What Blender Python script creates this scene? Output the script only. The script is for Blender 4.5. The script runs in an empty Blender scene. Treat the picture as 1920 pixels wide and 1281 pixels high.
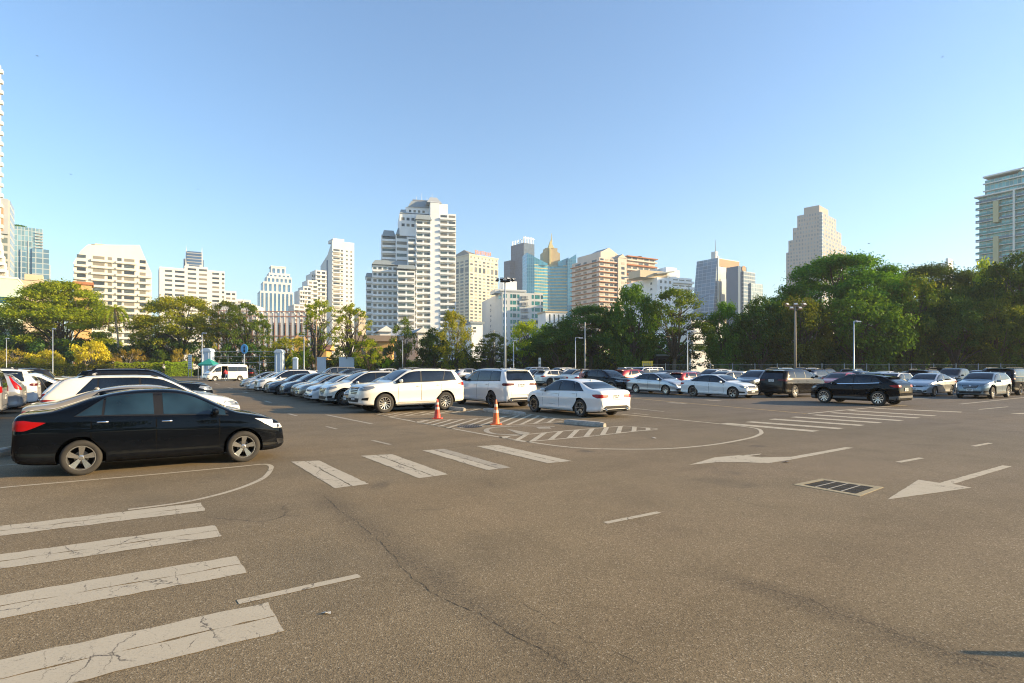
import bpy, bmesh, math, random
from mathutils import Vector, Matrix
from mathutils.bvhtree import BVHTree
R = math.radians
PI = math.pi
SC = bpy.context.scene
COL = SC.collection
F, HC, YH, XC = 1080.0, 1.90, 688.0, 960.0      # focal length, camera height, horizon row, centre column

def G(px, py):                                   # ground point seen at a photo position
    d = F*HC/(py-YH)
    return Vector(((px-XC)/F*d, d, 0))
def AT(px, d, z=0.0):
    return Vector(((px-XC)/F*d, d, z))
def ZZ(py, d):
    return HC+(YH-py)/F*d
U = Vector((math.cos(R(34)), math.sin(R(34)), 0))
V = Vector((-math.sin(R(34)), math.cos(R(34)), 0))

# ---------------------------------------------------------------- objects
def tag(o, label=None, cat=None, group=None, kind=None):
    if label: o['label'] = label
    if cat: o['category'] = cat
    if group: o['group'] = group
    if kind: o['kind'] = kind
    return o
def empty(name, loc=(0, 0, 0), rz=0.0, parent=None):
    o = bpy.data.objects.new(name, None)
    o.empty_display_size = .3
    COL.objects.link(o)
    o.location = loc
    o.rotation_euler = (0, 0, rz)
    if parent: o.parent = parent
    return o
def copy_tree(o, parent=None):
    kids = [c for c in o.children]
    c = o.copy()
    COL.objects.link(c)
    if parent is not None: c.parent = parent
    for k in kids: copy_tree(k, c)
    return c

class MB:
    def __init__(s):
        s.v = []; s.f = []; s.m = []; s.n = None
    def quad(s, a, b, c, d, m=0):
        i = len(s.v)
        s.v += [tuple(a), tuple(b), tuple(c), tuple(d)]
        s.f.append((i, i+1, i+2, i+3)); s.m.append(m)
    def poly(s, pts, m=0):
        i = len(s.v)
        s.v += [tuple(p) for p in pts]
        s.f.append(tuple(range(i, i+len(pts)))); s.m.append(m)
    def box(s, c, sz, rz=0.0, m=0, taper=1.0):
        cx, cy, cz = c; hx, hy, hz = sz[0]/2, sz[1]/2, sz[2]/2
        ca, sa = math.cos(rz), math.sin(rz)
        i = len(s.v)
        for dz in (-1, 1):
            t = taper if dz > 0 else 1.0
            for dx, dy in ((-1, -1), (1, -1), (1, 1), (-1, 1)):
                x, y = dx*hx*t, dy*hy*t
                s.v.append((cx+x*ca-y*sa, cy+x*sa+y*ca, cz+dz*hz))
        for f in ((0, 3, 2, 1), (4, 5, 6, 7), (0, 1, 5, 4), (1, 2, 6, 5), (2, 3, 7, 6), (3, 0, 4, 7)):
            s.f.append(tuple(i+k for k in f)); s.m.append(m)
    def bx(s, o, ex, ey, ez, m=0):               # box from a corner and three edge vectors
        o = Vector(o); ex = Vector(ex); ey = Vector(ey); ez = Vector(ez)
        i = len(s.v)
        for k in (0, 1):
            b = o+ez*k
            s.v += [tuple(b), tuple(b+ex), tuple(b+ex+ey), tuple(b+ey)]
        fl = [(0, 3, 2, 1), (4, 5, 6, 7), (0, 1, 5, 4), (1, 2, 6, 5), (2, 3, 7, 6), (3, 0, 4, 7)]
        if ex.cross(ey).dot(ez) < 0: fl = [tuple(reversed(f)) for f in fl]
        for f in fl:
            s.f.append(tuple(i+k for k in f)); s.m.append(m)
    def prism(s, pts, z0, z1, m=0, mt=None):      # vertical prism over an xy outline (counter-clockwise)
        n = len(pts); i = len(s.v)
        a = sum(pts[k][0]*pts[(k+1) % n][1]-pts[(k+1) % n][0]*pts[k][1] for k in range(n))
        if a < 0: pts = list(reversed(pts))
        s.v += [(p[0], p[1], z0) for p in pts]+[(p[0], p[1], z1) for p in pts]
        for k in range(n):
            s.f.append((i+k, i+(k+1) % n, i+n+(k+1) % n, i+n+k)); s.m.append(m)
        s.f.append(tuple(i+n+k for k in range(n))); s.m.append(m if mt is None else mt)
        s.f.append(tuple(i+n-1-k for k in range(n))); s.m.append(m)
    def tube(s, pts, rad, n=8, m=0, cap=True):
        pts = [Vector(p) for p in pts]
        if not hasattr(rad, '__len__'): rad = [rad]*len(pts)
        i0 = len(s.v)
        ref = Vector((.13, .27, .95))
        for k, p in enumerate(pts):
            d = (pts[min(k+1, len(pts)-1)]-pts[max(k-1, 0)]).normalized()
            if abs(d.dot(ref)) > .97: rr = Vector((1, .1, 0))
            else: rr = ref
            a = d.cross(rr).normalized(); b = d.cross(a)
            for j in range(n):
                t = 2*PI*j/n
                s.v.append(tuple(p+(a*math.cos(t)+b*math.sin(t))*rad[k]))
        for k in range(len(pts)-1):
            for j in range(n):
                a, b = i0+k*n+j, i0+k*n+(j+1) % n
                s.f.append((a, a+n, b+n, b)); s.m.append(m)
        if cap:
            s.f.append(tuple(i0+j for j in range(n))); s.m.append(m)
            e = i0+(len(pts)-1)*n
            s.f.append(tuple(e+n-1-j for j in range(n))); s.m.append(m)
    def lathe(s, prof, n=16, m=0, c=(0, 0, 0), axis='z'):
        i0 = len(s.v); c = Vector(c)
        for r_, z_ in prof:
            for j in range(n):
                t = 2*PI*j/n
                if axis == 'z': q = Vector((r_*math.cos(t), r_*math.sin(t), z_))
                elif axis == 'y': q = Vector((r_*math.cos(t), z_, r_*math.sin(t)))
                else: q = Vector((z_, r_*math.cos(t), r_*math.sin(t)))
                s.v.append(tuple(c+q))
        for k in range(len(prof)-1):
            for j in range(n):
                a, b = i0+k*n+j, i0+k*n+(j+1) % n
                s.f.append((a, b, b+n, a+n) if axis != 'y' else (a, a+n, b+n, b)); s.m.append(m)
    def add(s, o, m=None):
        i = len(s.v)
        s.v += o.v
        s.f += [tuple(i+k for k in f) for f in o.f]
        s.m += (o.m if m is None else [m]*len(o.m))
    def mesh(s, name, smooth=False):
        me = bpy.data.meshes.new(name)
        me.from_pydata(s.v, [], s.f)
        if any(s.m): me.polygons.foreach_set('material_index', s.m)
        if smooth: me.polygons.foreach_set('use_smooth', [True]*len(me.polygons))
        me.update()
        return me
    def build(s, name, mats, parent=None, smooth=False, sharp=None):
        me = s.mesh(name, smooth)
        if not isinstance(mats, (list, tuple)): mats = [mats]
        for m in mats: me.materials.append(m)
        if sharp: me.set_sharp_from_angle(angle=R(sharp))
        o = bpy.data.objects.new(name, me)
        COL.objects.link(o)
        if parent is not None: o.parent = parent
        return o
def inst(name, me, parent=None, mats=None):
    o = bpy.data.objects.new(name, me)
    COL.objects.link(o)
    if parent is not None: o.parent = parent
    return o

# ---------------------------------------------------------------- materials
def new_mat(name):
    m = bpy.data.materials.new(name); m.use_nodes = True
    nt = m.node_tree
    return m, nt, nt.nodes['Principled BSDF']
def N(nt, typ, **kw):
    n = nt.nodes.new(typ)
    for k, v in kw.items():
        if k in n.inputs: n.inputs[k].default_value = v
        else: setattr(n, k, v)
    return n
def ramp(nt, fac, stops):
    n = nt.nodes.new('ShaderNodeValToRGB')
    e = n.color_ramp.elements
    while len(e) < len(stops): e.new(.5)
    for i, (p, c) in enumerate(stops):
        e[i].position = p
        e[i].color = (c, c, c, 1) if not hasattr(c, '__len__') else (*c[:3], 1)
    nt.links.new(fac, n.inputs[0])
    return n.outputs[0]
def mix(nt, a, b, fac, mode='MIX'):
    n = nt.nodes.new('ShaderNodeMix'); n.data_type = 'RGBA'; n.blend_type = mode
    for i, x in ((0, fac), (6, a), (7, b)):
        if isinstance(x, bpy.types.NodeSocket): nt.links.new(x, n.inputs[i])
        elif hasattr(x, '__len__'): n.inputs[i].default_value = (*x[:3], 1)
        else: n.inputs[i].default_value = x if i == 0 else (x, x, x, 1)
    return n.outputs[2]
def mth(nt, op, a, b=0.0, clamp=False):
    n = nt.nodes.new('ShaderNodeMath'); n.operation = op; n.use_clamp = clamp
    for i, x in ((0, a), (1, b)):
        if isinstance(x, bpy.types.NodeSocket): nt.links.new(x, n.inputs[i])
        else: n.inputs[i].default_value = x
    return n.outputs[0]
def coords(nt, scale=(1, 1, 1), kind='Object'):
    tc = nt.nodes.new('ShaderNodeTexCoord')
    mp = nt.nodes.new('ShaderNodeMapping')
    mp.inputs['Scale'].default_value = scale
    nt.links.new(tc.outputs[kind], mp.inputs[0])
    return mp.outputs[0]
def noise(nt, vec, scale, detail=3.0, rough=.5, dist=0.0):
    n = N(nt, 'ShaderNodeTexNoise', Scale=scale, Detail=detail, Roughness=rough, Distortion=dist)
    nt.links.new(vec, n.inputs['Vector'])
    return n.outputs['Fac']
def bump(nt, bsdf, h, strength=.3, dist=.01):
    b = N(nt, 'ShaderNodeBump', Strength=strength, Distance=dist)
    nt.links.new(h, b.inputs['Height'])
    nt.links.new(b.outputs[0], bsdf.inputs['Normal'])
_mc = {}
def plain(name, col, rough=.6, metal=0.0, coat=0.0, emit=0.0, spec=.5, var=.08, nscale=3.0):
    key = name
    if key in _mc: return _mc[key]
    m, nt, b = new_mat(name)
    b.inputs['Roughness'].default_value = rough
    b.inputs['Metallic'].default_value = metal
    b.inputs['Coat Weight'].default_value = coat
    b.inputs['Coat Roughness'].default_value = .03
    b.inputs['Specular IOR Level'].default_value = spec
    v = coords(nt)
    n1 = noise(nt, v, nscale, 4, .6)
    lo = tuple(c*(1-var) for c in col); hi = tuple(min(1, c*(1+var)) for c in col)
    nt.links.new(ramp(nt, n1, [(.3, lo), (.7, hi)]), b.inputs['Base Color'])
    if emit:
        b.inputs['Emission Color'].default_value = (*col, 1)
        b.inputs['Emission Strength'].default_value = emit
    _mc[key] = m
    return m
def paint(name, col, metal=0.0, rough=.35):
    dk = .3 if max(col) < .1 else 1.0
    if name in _mc: return _mc[name]
    m, nt, b = new_mat(name)
    b.inputs['Metallic'].default_value = metal
    b.inputs['Coat Weight'].default_value = 1.0
    b.inputs['Specular IOR Level'].default_value = .5 if dk == 1 else .0
    if dk < 1: b.inputs['Coat IOR'].default_value = 1.27
    b.inputs['Coat Roughness'].default_value = .025
    v = coords(nt)
    n1 = noise(nt, v, 1.3, 3, .5)
    sep = nt.nodes.new('ShaderNodeSeparateXYZ'); nt.links.new(v, sep.inputs[0])
    low = ramp(nt, sep.outputs[2], [(.18, 1.0), (.62, 0.0)])           # road film low on the sides
    n2 = noise(nt, v, 9, 4, .6)
    dirt = mth(nt, 'MULTIPLY', low, ramp(nt, n2, [(.35, .1), (.75, .5)]))
    c = mix(nt, tuple(x*.94 for x in col), tuple(min(1, x*1.04) for x in col), n1)
    c = mix(nt, c, (.16, .13, .10), mth(nt, 'MULTIPLY', dirt, .40*dk))
    nt.links.new(c, b.inputs['Base Color'])
    nt.links.new(mth(nt, 'ADD', mth(nt, 'MULTIPLY', dirt, .5*dk), rough), b.inputs['Roughness'])
    nt.links.new(mth(nt, 'ADD', mth(nt, 'MULTIPLY', dirt, .2*dk), .015), b.inputs['Coat Roughness'])
    _mc[name] = m
    return m
def glassy(name, col=(.012, .014, .018), rough=.03):
    if name in _mc: return _mc[name]
    m, nt, b = new_mat(name)
    v = coords(nt)
    n = noise(nt, v, 1.7, 2, .5)
    nt.links.new(ramp(nt, n, [(.35, tuple(c*.6 for c in col)), (.65, tuple(c*1.5 for c in col))]), b.inputs['Base Color'])
    b.inputs['Roughness'].default_value = rough
    b.inputs['Specular IOR Level'].default_value = .55
    b.inputs['Coat Weight'].default_value = .0
    b.inputs['Coat Roughness'].default_value = .02
    _mc[name] = m
    return m
# ================================================================ cars
M_GLASS = glassy('tinted_glass', (.006, .010, .018))
M_GLASSL = glassy('light_tinted_glass', (.010, .025, .038))
M_TRIM = plain('black_plastic_trim', (.010, .010, .012), .45, spec=.3)
M_CLAD = plain('grey_plastic_cladding', (.085, .084, .083), .6)
M_RUB = plain('tyre_rubber', (.035, .032, .028), .85, var=.25)
M_RIM = plain('alloy_rim', (.55, .54, .52), .25, .9)
M_RIMD = plain('dark_alloy_rim', (.05, .05, .055), .3, .7)
M_CHROME = plain('chrome', (.75, .75, .75), .12, 1.0)
M_HEAD = plain('headlamp_glass', (.20, .22, .24), .10, .3, .6)
M_HEADB = plain('bright_headlamp_glass', (.70, .72, .74), .12, .0, .8)
M_DRL = plain('headlamp_dark', (.05, .055, .065), .08, .3, 1.0)
M_TAIL = plain('tail_lamp_red', (.32, .004, .004), .3, 0.0, .15, spec=.2)
M_TAILD = plain('tail_lamp_dark_red', (.09, .004, .005), .3, 0.0, .15, spec=.2)
M_PLATE = plain('number_plate', (.72, .72, .70), .5)
M_INK = plain('plate_ink', (.03, .03, .03), .6)
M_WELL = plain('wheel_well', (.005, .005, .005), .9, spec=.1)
M_RED_IN = plain('brake_metal', (.2, .19, .18), .4, .8)

def pchip(pts):
    xs = [p[0] for p in pts]; ys = [p[1] for p in pts]; n = len(xs)
    h = [xs[i+1]-xs[i] for i in range(n-1)]
    dl = [(ys[i+1]-ys[i])/h[i] for i in range(n-1)]
    d = [0.0]*n
    for i in range(1, n-1):
        if dl[i-1]*dl[i] > 0:
            w1 = 2*h[i]+h[i-1]; w2 = h[i]+2*h[i-1]
            d[i] = (w1+w2)/(w1/dl[i-1]+w2/dl[i])
    d[0] = dl[0]; d[-1] = dl[-1]
    def f(x):
        if x <= xs[0]: return ys[0]
        if x >= xs[-1]: return ys[-1]
        for i in range(n-1):
            if x <= xs[i+1]: break
        t = (x-xs[i])/h[i]; t2 = t*t; t3 = t2*t
        return (2*t3-3*t2+1)*ys[i]+(t3-2*t2+t)*h[i]*d[i]+(-2*t3+3*t2)*ys[i+1]+(t3-t2)*h[i]*d[i+1]
    return f
def lin(pts):
    def f(x):
        if x <= pts[0][0]: return pts[0][1]
        for (a, b), (c, d) in zip(pts, pts[1:]):
            if x <= c: return b+(d-b)*(x-a)/(c-a)
        return pts[-1][1]
    return f

CABIN = [(1, 0), (.985, .12), (.965, .28), (.935, .45), (.90, .62), (.862, .77), (.815, .875), (.745, .94), (.64, .972), (.48, .988), (.26, .997), (0, 1)]
HOOD = [(1, 0), (.998, .18), (.99, .34), (.975, .48), (.95, .61), (.91, .71), (.85, .79), (.76, .86), (.64, .915), (.46, .96), (.25, .99), (0, 1)]
SIDE = [(.80, 0), (.90, .012), (.958, .05), (.986, .10), (.990, .15), (.978, .23), (.974, .33), (.984, .46), (.996, .58), (1.0, .66), (.999, .715), (.987, .76), (.978, .83), (.970, .90), (.957, .96), (.94, 1.0)]

class Shape:
    def __init__(s, sp):
        s.sp = sp
        s.L, s.W, s.H = sp['L'], sp['W'], sp['H']
        s.zt = pchip(sp['top']); s.zbelt = pchip(sp['belt'])
        hl = s.L/2
        pf, pr = sp.get('pf', .62), sp.get('pr', .72)
        nose = sp.get('nose', .55)
        s.w = pchip([(-hl, pr), (-hl+.05, pr+(1-pr)*.45), (-hl+.16, pr+(1-pr)*.72), (-hl+.42, .965), (-hl+.95, .995), (0, 1.0), (hl-1.05, .995),
                     (hl-nose, .955), (hl-nose*.4, pf+(1-pf)*.58), (hl-.07, pf+(1-pf)*.27), (hl, pf)])
        gc = sp.get('clear', .20)
        s.zl = pchip([(-hl, gc+.16), (-hl+.08, gc+.07), (-hl+.4, gc+.02), (-hl+.9, gc), (hl-.9, gc), (hl-.35, gc+.0), (hl-.06, gc+.04), (hl, gc+.10)])
    def zb(s, x):
        zt = s.zt(x)
        return min(s.zbelt(x), zt-.035-.035*(zt-s.zl(x)))
    def wb(s, x): return s.W/2*s.w(x)*.94
    def section(s, x):
        zt, zb, zl, w = s.zt(x), s.zb(x), s.zl(x), s.W/2*s.w(x)
        h = zt-zb
        k = min(1, max(0, (h-.06)/.28)); k = k*k*(3-2*k)
        tm = s.sp.get('tumble', 1.0)
        pts = [(0, zl)]
        for a, b in SIDE: pts.append((a*w, zl+(zb-zl)*b))
        wb = .94*w
        for (a, b), (c, d) in list(zip(CABIN, HOOD))[1:]:
            a2 = 1-(1-a)*tm if a > .7 else a*(1-(1-.745)*(tm-1)*.4)
            pts.append((wb*(a2*k+c*(1-k)), zb+h*(b*k+d*(1-k))))
        return pts
    def mesh(s):
        hl = s.L/2
        xs = [-hl, -hl+.02, -hl+.05, -hl+.09, -hl+.14]
        n = int((s.L-.28)/.075)
        xs += [-hl+.14+(s.L-.28)*i/n for i in range(1, n)]
        xs += [hl-.14, hl-.09, hl-.05, hl-.02, hl]
        vs, fs = [], []
        secs = []
        for x in xs:
            p = s.section(x)
            ring = [(x, y, z) for y, z in p]
            ring += [(x, -y, z) for y, z in reversed(p[1:-1])]
            secs.append(ring)
        m = len(secs[0])
        for r in secs: vs += r
        for i in range(len(secs)-1):
            for j in range(m):
                a, b = i*m+j, i*m+(j+1) % m
                fs.append((a, a+m, b+m, b))
        fs.append(tuple(range(m)))
        e = (len(secs)-1)*m
        fs.append(tuple(e+m-1-j for j in range(m)))
        return vs, fs

def body_mesh(sh, name):
    vs, fs = sh.mesh()
    bm = bmesh.new()
    bv = [bm.verts.new(v) for v in vs]
    for f in fs: bm.faces.new([bv[i] for i in f])
    bmesh.ops.recalc_face_normals(bm, faces=bm.faces)
    for f in bm.faces: f.smooth = True
    me0 = bpy.data.meshes.new('tmp'); bm.to_mesh(me0)
    bvh = BVHTree.FromBMesh(bm)
    bm.verts.ensure_lookup_table(); bm.faces.ensure_lookup_table(); bm.normal_update()
    nrm = []
    for f in bm.faces: nrm.append([(v.co.copy(), v.normal.copy()) for v in f.verts] if len(f.verts) < 6 else None)
    # wheel arches
    sp = sh.sp
    R_ = sp['R']+sp.get('gap', .055)
    cut = bmesh.new()
    for ax in (sp['af'], sp['ar']):
        for sd in (-1, 1):
            n = 40
            y0, y1 = sd*(sh.W/2-.30), sd*(sh.W/2+.1)
            ra = [cut.verts.new((ax+R_*math.cos(2*PI*k/n), y0, sp['R']+.01+R_*math.sin(2*PI*k/n))) for k in range(n)]
            rb = [cut.verts.new((ax+R_*math.cos(2*PI*k/n), y1, sp['R']+.01+R_*math.sin(2*PI*k/n))) for k in range(n)]
            for k in range(n): cut.faces.new((ra[k], ra[(k+1) % n], rb[(k+1) % n], rb[k]))
            cut.faces.new(ra); cut.faces.new(list(reversed(rb)))
    if sp.get('opening'):
        x0, x1, z0, z1 = sp['opening']
        q = [[cut.verts.new((x, y, z)) for (x, z) in ((x0, z0), (x1, z0), (x1, z1), (x0, z1))] for y in (-.55, sh.W/2+.2)]
        for k in range(4): cut.faces.new((q[0][k], q[0][(k+1) % 4], q[1][(k+1) % 4], q[1][k]))
        cut.faces.new(q[0]); cut.faces.new(list(reversed(q[1])))
    bmesh.ops.recalc_face_normals(cut, faces=cut.faces)
    mc = bpy.data.meshes.new('cut'); cut.to_mesh(mc)
    for me in (me0, mc):
        me.materials.append(M_TRIM); me.materials.append(M_WELL)
    mc.polygons.foreach_set('material_index', [1]*len(mc.polygons))
    o0 = bpy.data.objects.new('tmp', me0); oc = bpy.data.objects.new('cut', mc)
    COL.objects.link(o0); COL.objects.link(oc)
    md = o0.modifiers.new('b', 'BOOLEAN'); md.operation = 'DIFFERENCE'; md.object = oc; md.solver = 'EXACT'
    try: md.material_mode = 'TRANSFER'
    except Exception: pass
    dg = bpy.context.evaluated_depsgraph_get(); dg.update()
    me = bpy.data.meshes.new_from_object(o0.evaluated_get(dg))
    bpy.data.objects.remove(o0); bpy.data.objects.remove(oc)
    me.name = name
    me.materials.clear(); me.materials.append(None); me.materials.append(M_WELL)
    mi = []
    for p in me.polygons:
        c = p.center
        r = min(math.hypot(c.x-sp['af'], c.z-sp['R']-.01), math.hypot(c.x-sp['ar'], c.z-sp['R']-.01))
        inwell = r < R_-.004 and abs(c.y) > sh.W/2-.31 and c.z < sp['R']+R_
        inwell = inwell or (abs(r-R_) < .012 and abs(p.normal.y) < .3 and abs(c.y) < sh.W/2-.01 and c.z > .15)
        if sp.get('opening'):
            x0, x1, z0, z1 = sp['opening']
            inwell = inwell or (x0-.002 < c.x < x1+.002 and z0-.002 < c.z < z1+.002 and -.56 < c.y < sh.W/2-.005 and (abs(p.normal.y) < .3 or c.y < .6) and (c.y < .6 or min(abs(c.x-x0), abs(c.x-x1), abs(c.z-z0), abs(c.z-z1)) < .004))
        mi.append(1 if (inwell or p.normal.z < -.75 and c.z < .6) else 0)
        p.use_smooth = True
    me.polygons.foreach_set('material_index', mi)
    me.set_sharp_from_angle(angle=R(38))
    return me, bvh, nrm

class Car:
    def __init__(s, spec, name):
        s.sp = spec; s.sh = Shape(spec)
        s.me, s.bvh, s.nrm = body_mesh(s.sh, name)
        a, b = s.sh.L/2-.5, s.sh.W/2-.42
        s.corner = {'CFL': (a, b), 'CFR': (a, -b), 'CBL': (-a, b), 'CBR': (-a, -b)}
    def lamp(s, side, end, fb, sd, off=.006):
        key = 'C'+fb+('L' if sd > 0 else 'R')
        cx, cy = s.corner[key]
        def ang(x, y):
            a = math.atan2(y-cy, x-cx)
            if fb == 'B' and sd < 0 and a > 0: a -= 2*PI
            if fb == 'B' and sd > 0 and a < 0: a += 2*PI
            return a
        def sp_(x, z):
            h, n = s.proj(x, z, 'L' if sd > 0 else 'R')
            return (ang(x, h.y), z)
        def ep(y, z):
            h, n = s.proj(sd*y, z, fb)
            return (ang(h.x, sd*y), z)
        am = PI/4*sd if fb == 'F' else (3*PI/4 if sd > 0 else -3*PI/4)
        if fb == 'F':      # side points: back low, nose low, nose high, middle high, back high
            out = [ep(*end[0]), (am, (side[1][1]+end[1][1])/2), sp_(*side[0]), sp_(*side[-1]), sp_(*side[-2]), (am, (side[2][1]+end[2][1])/2), ep(*end[-1])]
        else:
            out = [ep(*end[0]), (am, (side[0][1]+end[1][1])/2)]+[sp_(*p) for p in side[1:-1]]+[(am, (side[-1][1]+end[2][1])/2), ep(*end[-1])]
        return s.patch(out, key, off, .055, .015)
    def proj(s, u, v, ax):
        big = 6.0
        if ax == 'L': o, d = Vector((u, big, v)), Vector((0, -1, 0))
        elif ax == 'R': o, d = Vector((u, -big, v)), Vector((0, 1, 0))
        elif ax == 'F': o, d = Vector((big, u, v)), Vector((-1, 0, 0))
        elif ax == 'B': o, d = Vector((-big, u, v)), Vector((1, 0, 0))
        elif ax[0] == 'C':                          # round a corner: u is the angle, v the height
            cx, cy = s.corner[ax]
            d = Vector((-math.cos(u), -math.sin(u), 0)); o = Vector((cx, cy, v))-d*4
        else: o, d = Vector((u, v, big)), Vector((0, 0, -1))
        hit, n, fi, _ = s.bvh.ray_cast(o, d)
        if hit is None:
            if ax in 'LR': q = Vector((u, .8 if ax == 'L' else -.8, v))
            elif ax[0] == 'C': q = Vector((cx, cy, v))-d*.5
            elif ax in 'FB': q = Vector((s.sh.L/2*(1 if ax == 'F' else -1), u, v))
            else: q = Vector((u, v, s.sh.H))
            hit, n, fi, _ = s.bvh.find_nearest(q)
        fv = s.nrm[fi]
        if fv:
            acc = Vector((0, 0, 0))
            for co, nn in fv: acc += nn/((co-hit).length+.01)
            n = acc.normalized()
        return hit, n
    def patch(s, outline, ax, off=.004, cell=.06, skirt=.012, mb=None, m=0):
        if mb is None: mb = MB(); mb.n = []
        bm = bmesh.new()
        f = bm.faces.new([bm.verts.new((p[0], p[1], 0)) for p in outline])
        us = [p[0] for p in outline]; vs = [p[1] for p in outline]
        for k in range(2):
            lo, hi = (min(us), max(us)) if k == 0 else (min(vs), max(vs))
            n = int((hi-lo)/cell)
            for i in range(1, n+1):
                c = lo+(hi-lo)*i/(n+1)
                bmesh.ops.bisect_plane(bm, geom=bm.verts[:]+bm.edges[:]+bm.faces[:], plane_co=(c, 0, 0) if k == 0 else (0, c, 0),
                                       plane_no=(1, 0, 0) if k == 0 else (0, 1, 0))
        bmesh.ops.remove_doubles(bm, verts=bm.verts[:], dist=.0008)
        bm.verts.ensure_lookup_table(); bm.verts.index_update()
        base = len(mb.v)
        ns = []
        for v in bm.verts:
            h, n = s.proj(v.co.x, v.co.y, ax)
            mb.v.append(tuple(h+n*off)); mb.n.append(tuple(n)); ns.append(n)
        for f in bm.faces:
            ids = [base+v.index for v in f.verts]
            a, b, c = [Vector(mb.v[i]) for i in ids[:3]]
            fn = Vector((0, 0, 0))
            pv = [Vector(mb.v[i]) for i in ids]
            for q in range(1, len(pv)-1): fn += (pv[q]-pv[0]).cross(pv[q+1]-pv[0])
            if fn.dot(ns[f.verts[0].index]) < 0: ids.reverse()
            mb.f.append(tuple(ids)); mb.m.append(m)
        if skirt:
            for e in bm.edges:
                if len(e.link_faces) == 1:
                    a, b = e.verts
                    i = len(mb.v)
                    for q in (a, b):
                        mb.v.append(tuple(Vector(mb.v[base+q.index])-ns[q.index]*skirt)); mb.n.append(tuple(ns[q.index]))
                    mb.f.append((base+a.index, base+b.index, i+1, i)); mb.m.append(m)
        bm.free()
        return mb
    def fin(s, mb, name, mats, parent):
        me = mb.mesh(name, True)
        if not isinstance(mats, (list, tuple)): mats = [mats]
        for m in mats: me.materials.append(m)
        me.normals_split_custom_set_from_vertices(mb.n)
        o = bpy.data.objects.new(name, me); COL.objects.link(o); o.parent = parent
        return o
    # side outline in (x, t): t is the share of the glasshouse height above the belt
    def dlo(s, pts):
        out = []
        pil = s.sp.get('pil', .13)
        for x, t in pts:
            zb, zt = s.sh.zb(x), s.sh.zt(x)
            z = zb+(zt-zb)*t
            if t > .3: z = max(zb+.012, min(z, s.sh.zt(x+pil)-.012, s.sh.zt(x-pil)-.012))
            out.append((x, z))
        return out
    def winline(s, x0, x1, t0=.06, t1=.85, n=10, f0=0.0, f1=0.0):
        # outline of a side pane between two stations; f0/f1 lean the rear and front edges (shift of the top edge)
        lo = [(x0+(x1-x0)*i/n, t0) for i in range(n+1)]
        hi = [(x0+f0+(x1+f1-x0-f0)*i/n, t1) for i in range(n+1)]
        return s.dlo(lo)+list(reversed(s.dlo(hi)))

def wheel_mesh(R_, w, style, dark=False):
    """tyre and rim meshes, axle along y, outer face at +y"""
    t = MB()
    h = w/2; rr = R_*.71 if style != 'suv' else R_*.66
    prof = [(rr-.015, -h*.9), (rr+.01, -h), (R_*.86, -h*1.02), (R_*.96, -h*.9), (R_, -h*.66), (R_, h*.66), (R_*.96, h*.9), (R_*.86, h*1.03), (rr+.012, h), (rr-.004, h*.92), (rr-.02, h*.8)]
    t.lathe(prof, 36, axis='y')
    tm = t.mesh('tyre', True); tm.materials.append(M_RUB); tm.set_sharp_from_angle(angle=R(50))
    r = MB()
    # barrel, back plate and lip
    r.lathe([(rr-.002, h*.86), (rr-.004, h*.95), (rr-.018, h*.95), (rr-.03, h*.6), (rr-.035, -h*.7)], 36, axis='y', m=0)
    r.lathe([(rr-.035, -h*.25), (.02, -h*.25)], 28, axis='y', m=1)
    r.lathe([(R_*.36, -h*.1), (R_*.36, -h*.2)], 24, axis='y', m=2)
    r.lathe([(.001, -h*.08), (R_*.36, -h*.1)], 24, axis='y', m=2)
    r.lathe([(.001, h*.72), (.028, h*.72), (.05, h*.66), (.062, h*.5), (.062, -h*.2)], 18, axis='y', m=0 if not dark else 3)
    ns = {'five': 5, 'ten': 10, 'suv': 12, 'turbine': 5, 'seven': 7}[style]
    for k in range(ns):
        a = 2*PI*k/ns+.3
        twins = ((-.16, .2), (.16, -.02)) if style in ('five', 'turbine') else ((0, .0),)
        for da, sk in twins:
            pts = []
            wi = .026 if style in ('five', 'turbine') else (.016 if style == 'suv' else .02)
            a0, a1 = a+da*.9, a+da*1.25+(sk if style == 'turbine' else 0)+(.35 if style == 'suv' else 0)
            r0, r1 = .045, rr-.02
            c0 = Vector((math.cos(a0)*r0, 0, math.sin(a0)*r0)); c1 = Vector((math.cos(a1)*r1, 0, math.sin(a1)*r1))
            d = (c1-c0).normalized(); q = Vector((-d.z, 0, d.x))
            yo = Vector((0, h*.70, 0)); yr = Vector((0, h*.86, 0)); dp = Vector((0, -.035, 0))
            A = [c0-q*wi*.7+yo, c0+q*wi*.7+yo, c1+q*wi*1.25+yr, c1-q*wi*1.25+yr]
            B = [p+dp for p in A]
            i = len(r.v); r.v += [tuple(p) for p in A+B]
            for f in ((0, 3, 2, 1), (4, 5, 6, 7), (0, 1, 5, 4), (1, 2, 6, 5), (2, 3, 7, 6), (3, 0, 4, 7)):
                r.f.append(tuple(i+z for z in f)); r.m.append(3 if (dark and k % 1 == 0 and f[0] != 0) else (0 if not dark else 3))
            if dark:      # bright machined face on a dark spoke
                e = Vector((0, .002, 0)); r.poly([c0-q*wi*.3+yo+e, c1-q*wi*.75+yr+e, c1+q*wi*.45+yr+e, c0+q*wi*.2+yo+e], 0)
                r.poly([c0+q*wi*.2+yo+e, c1+q*wi*.45+yr+e, c1-q*wi*.75+yr+e, c0-q*wi*.3+yo+e], 0)
    rm = r.mesh('rim', False)
    for m in (M_RIM, M_WELL, M_RED_IN, M_RIMD): rm.materials.append(m)
    return tm, rm

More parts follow.
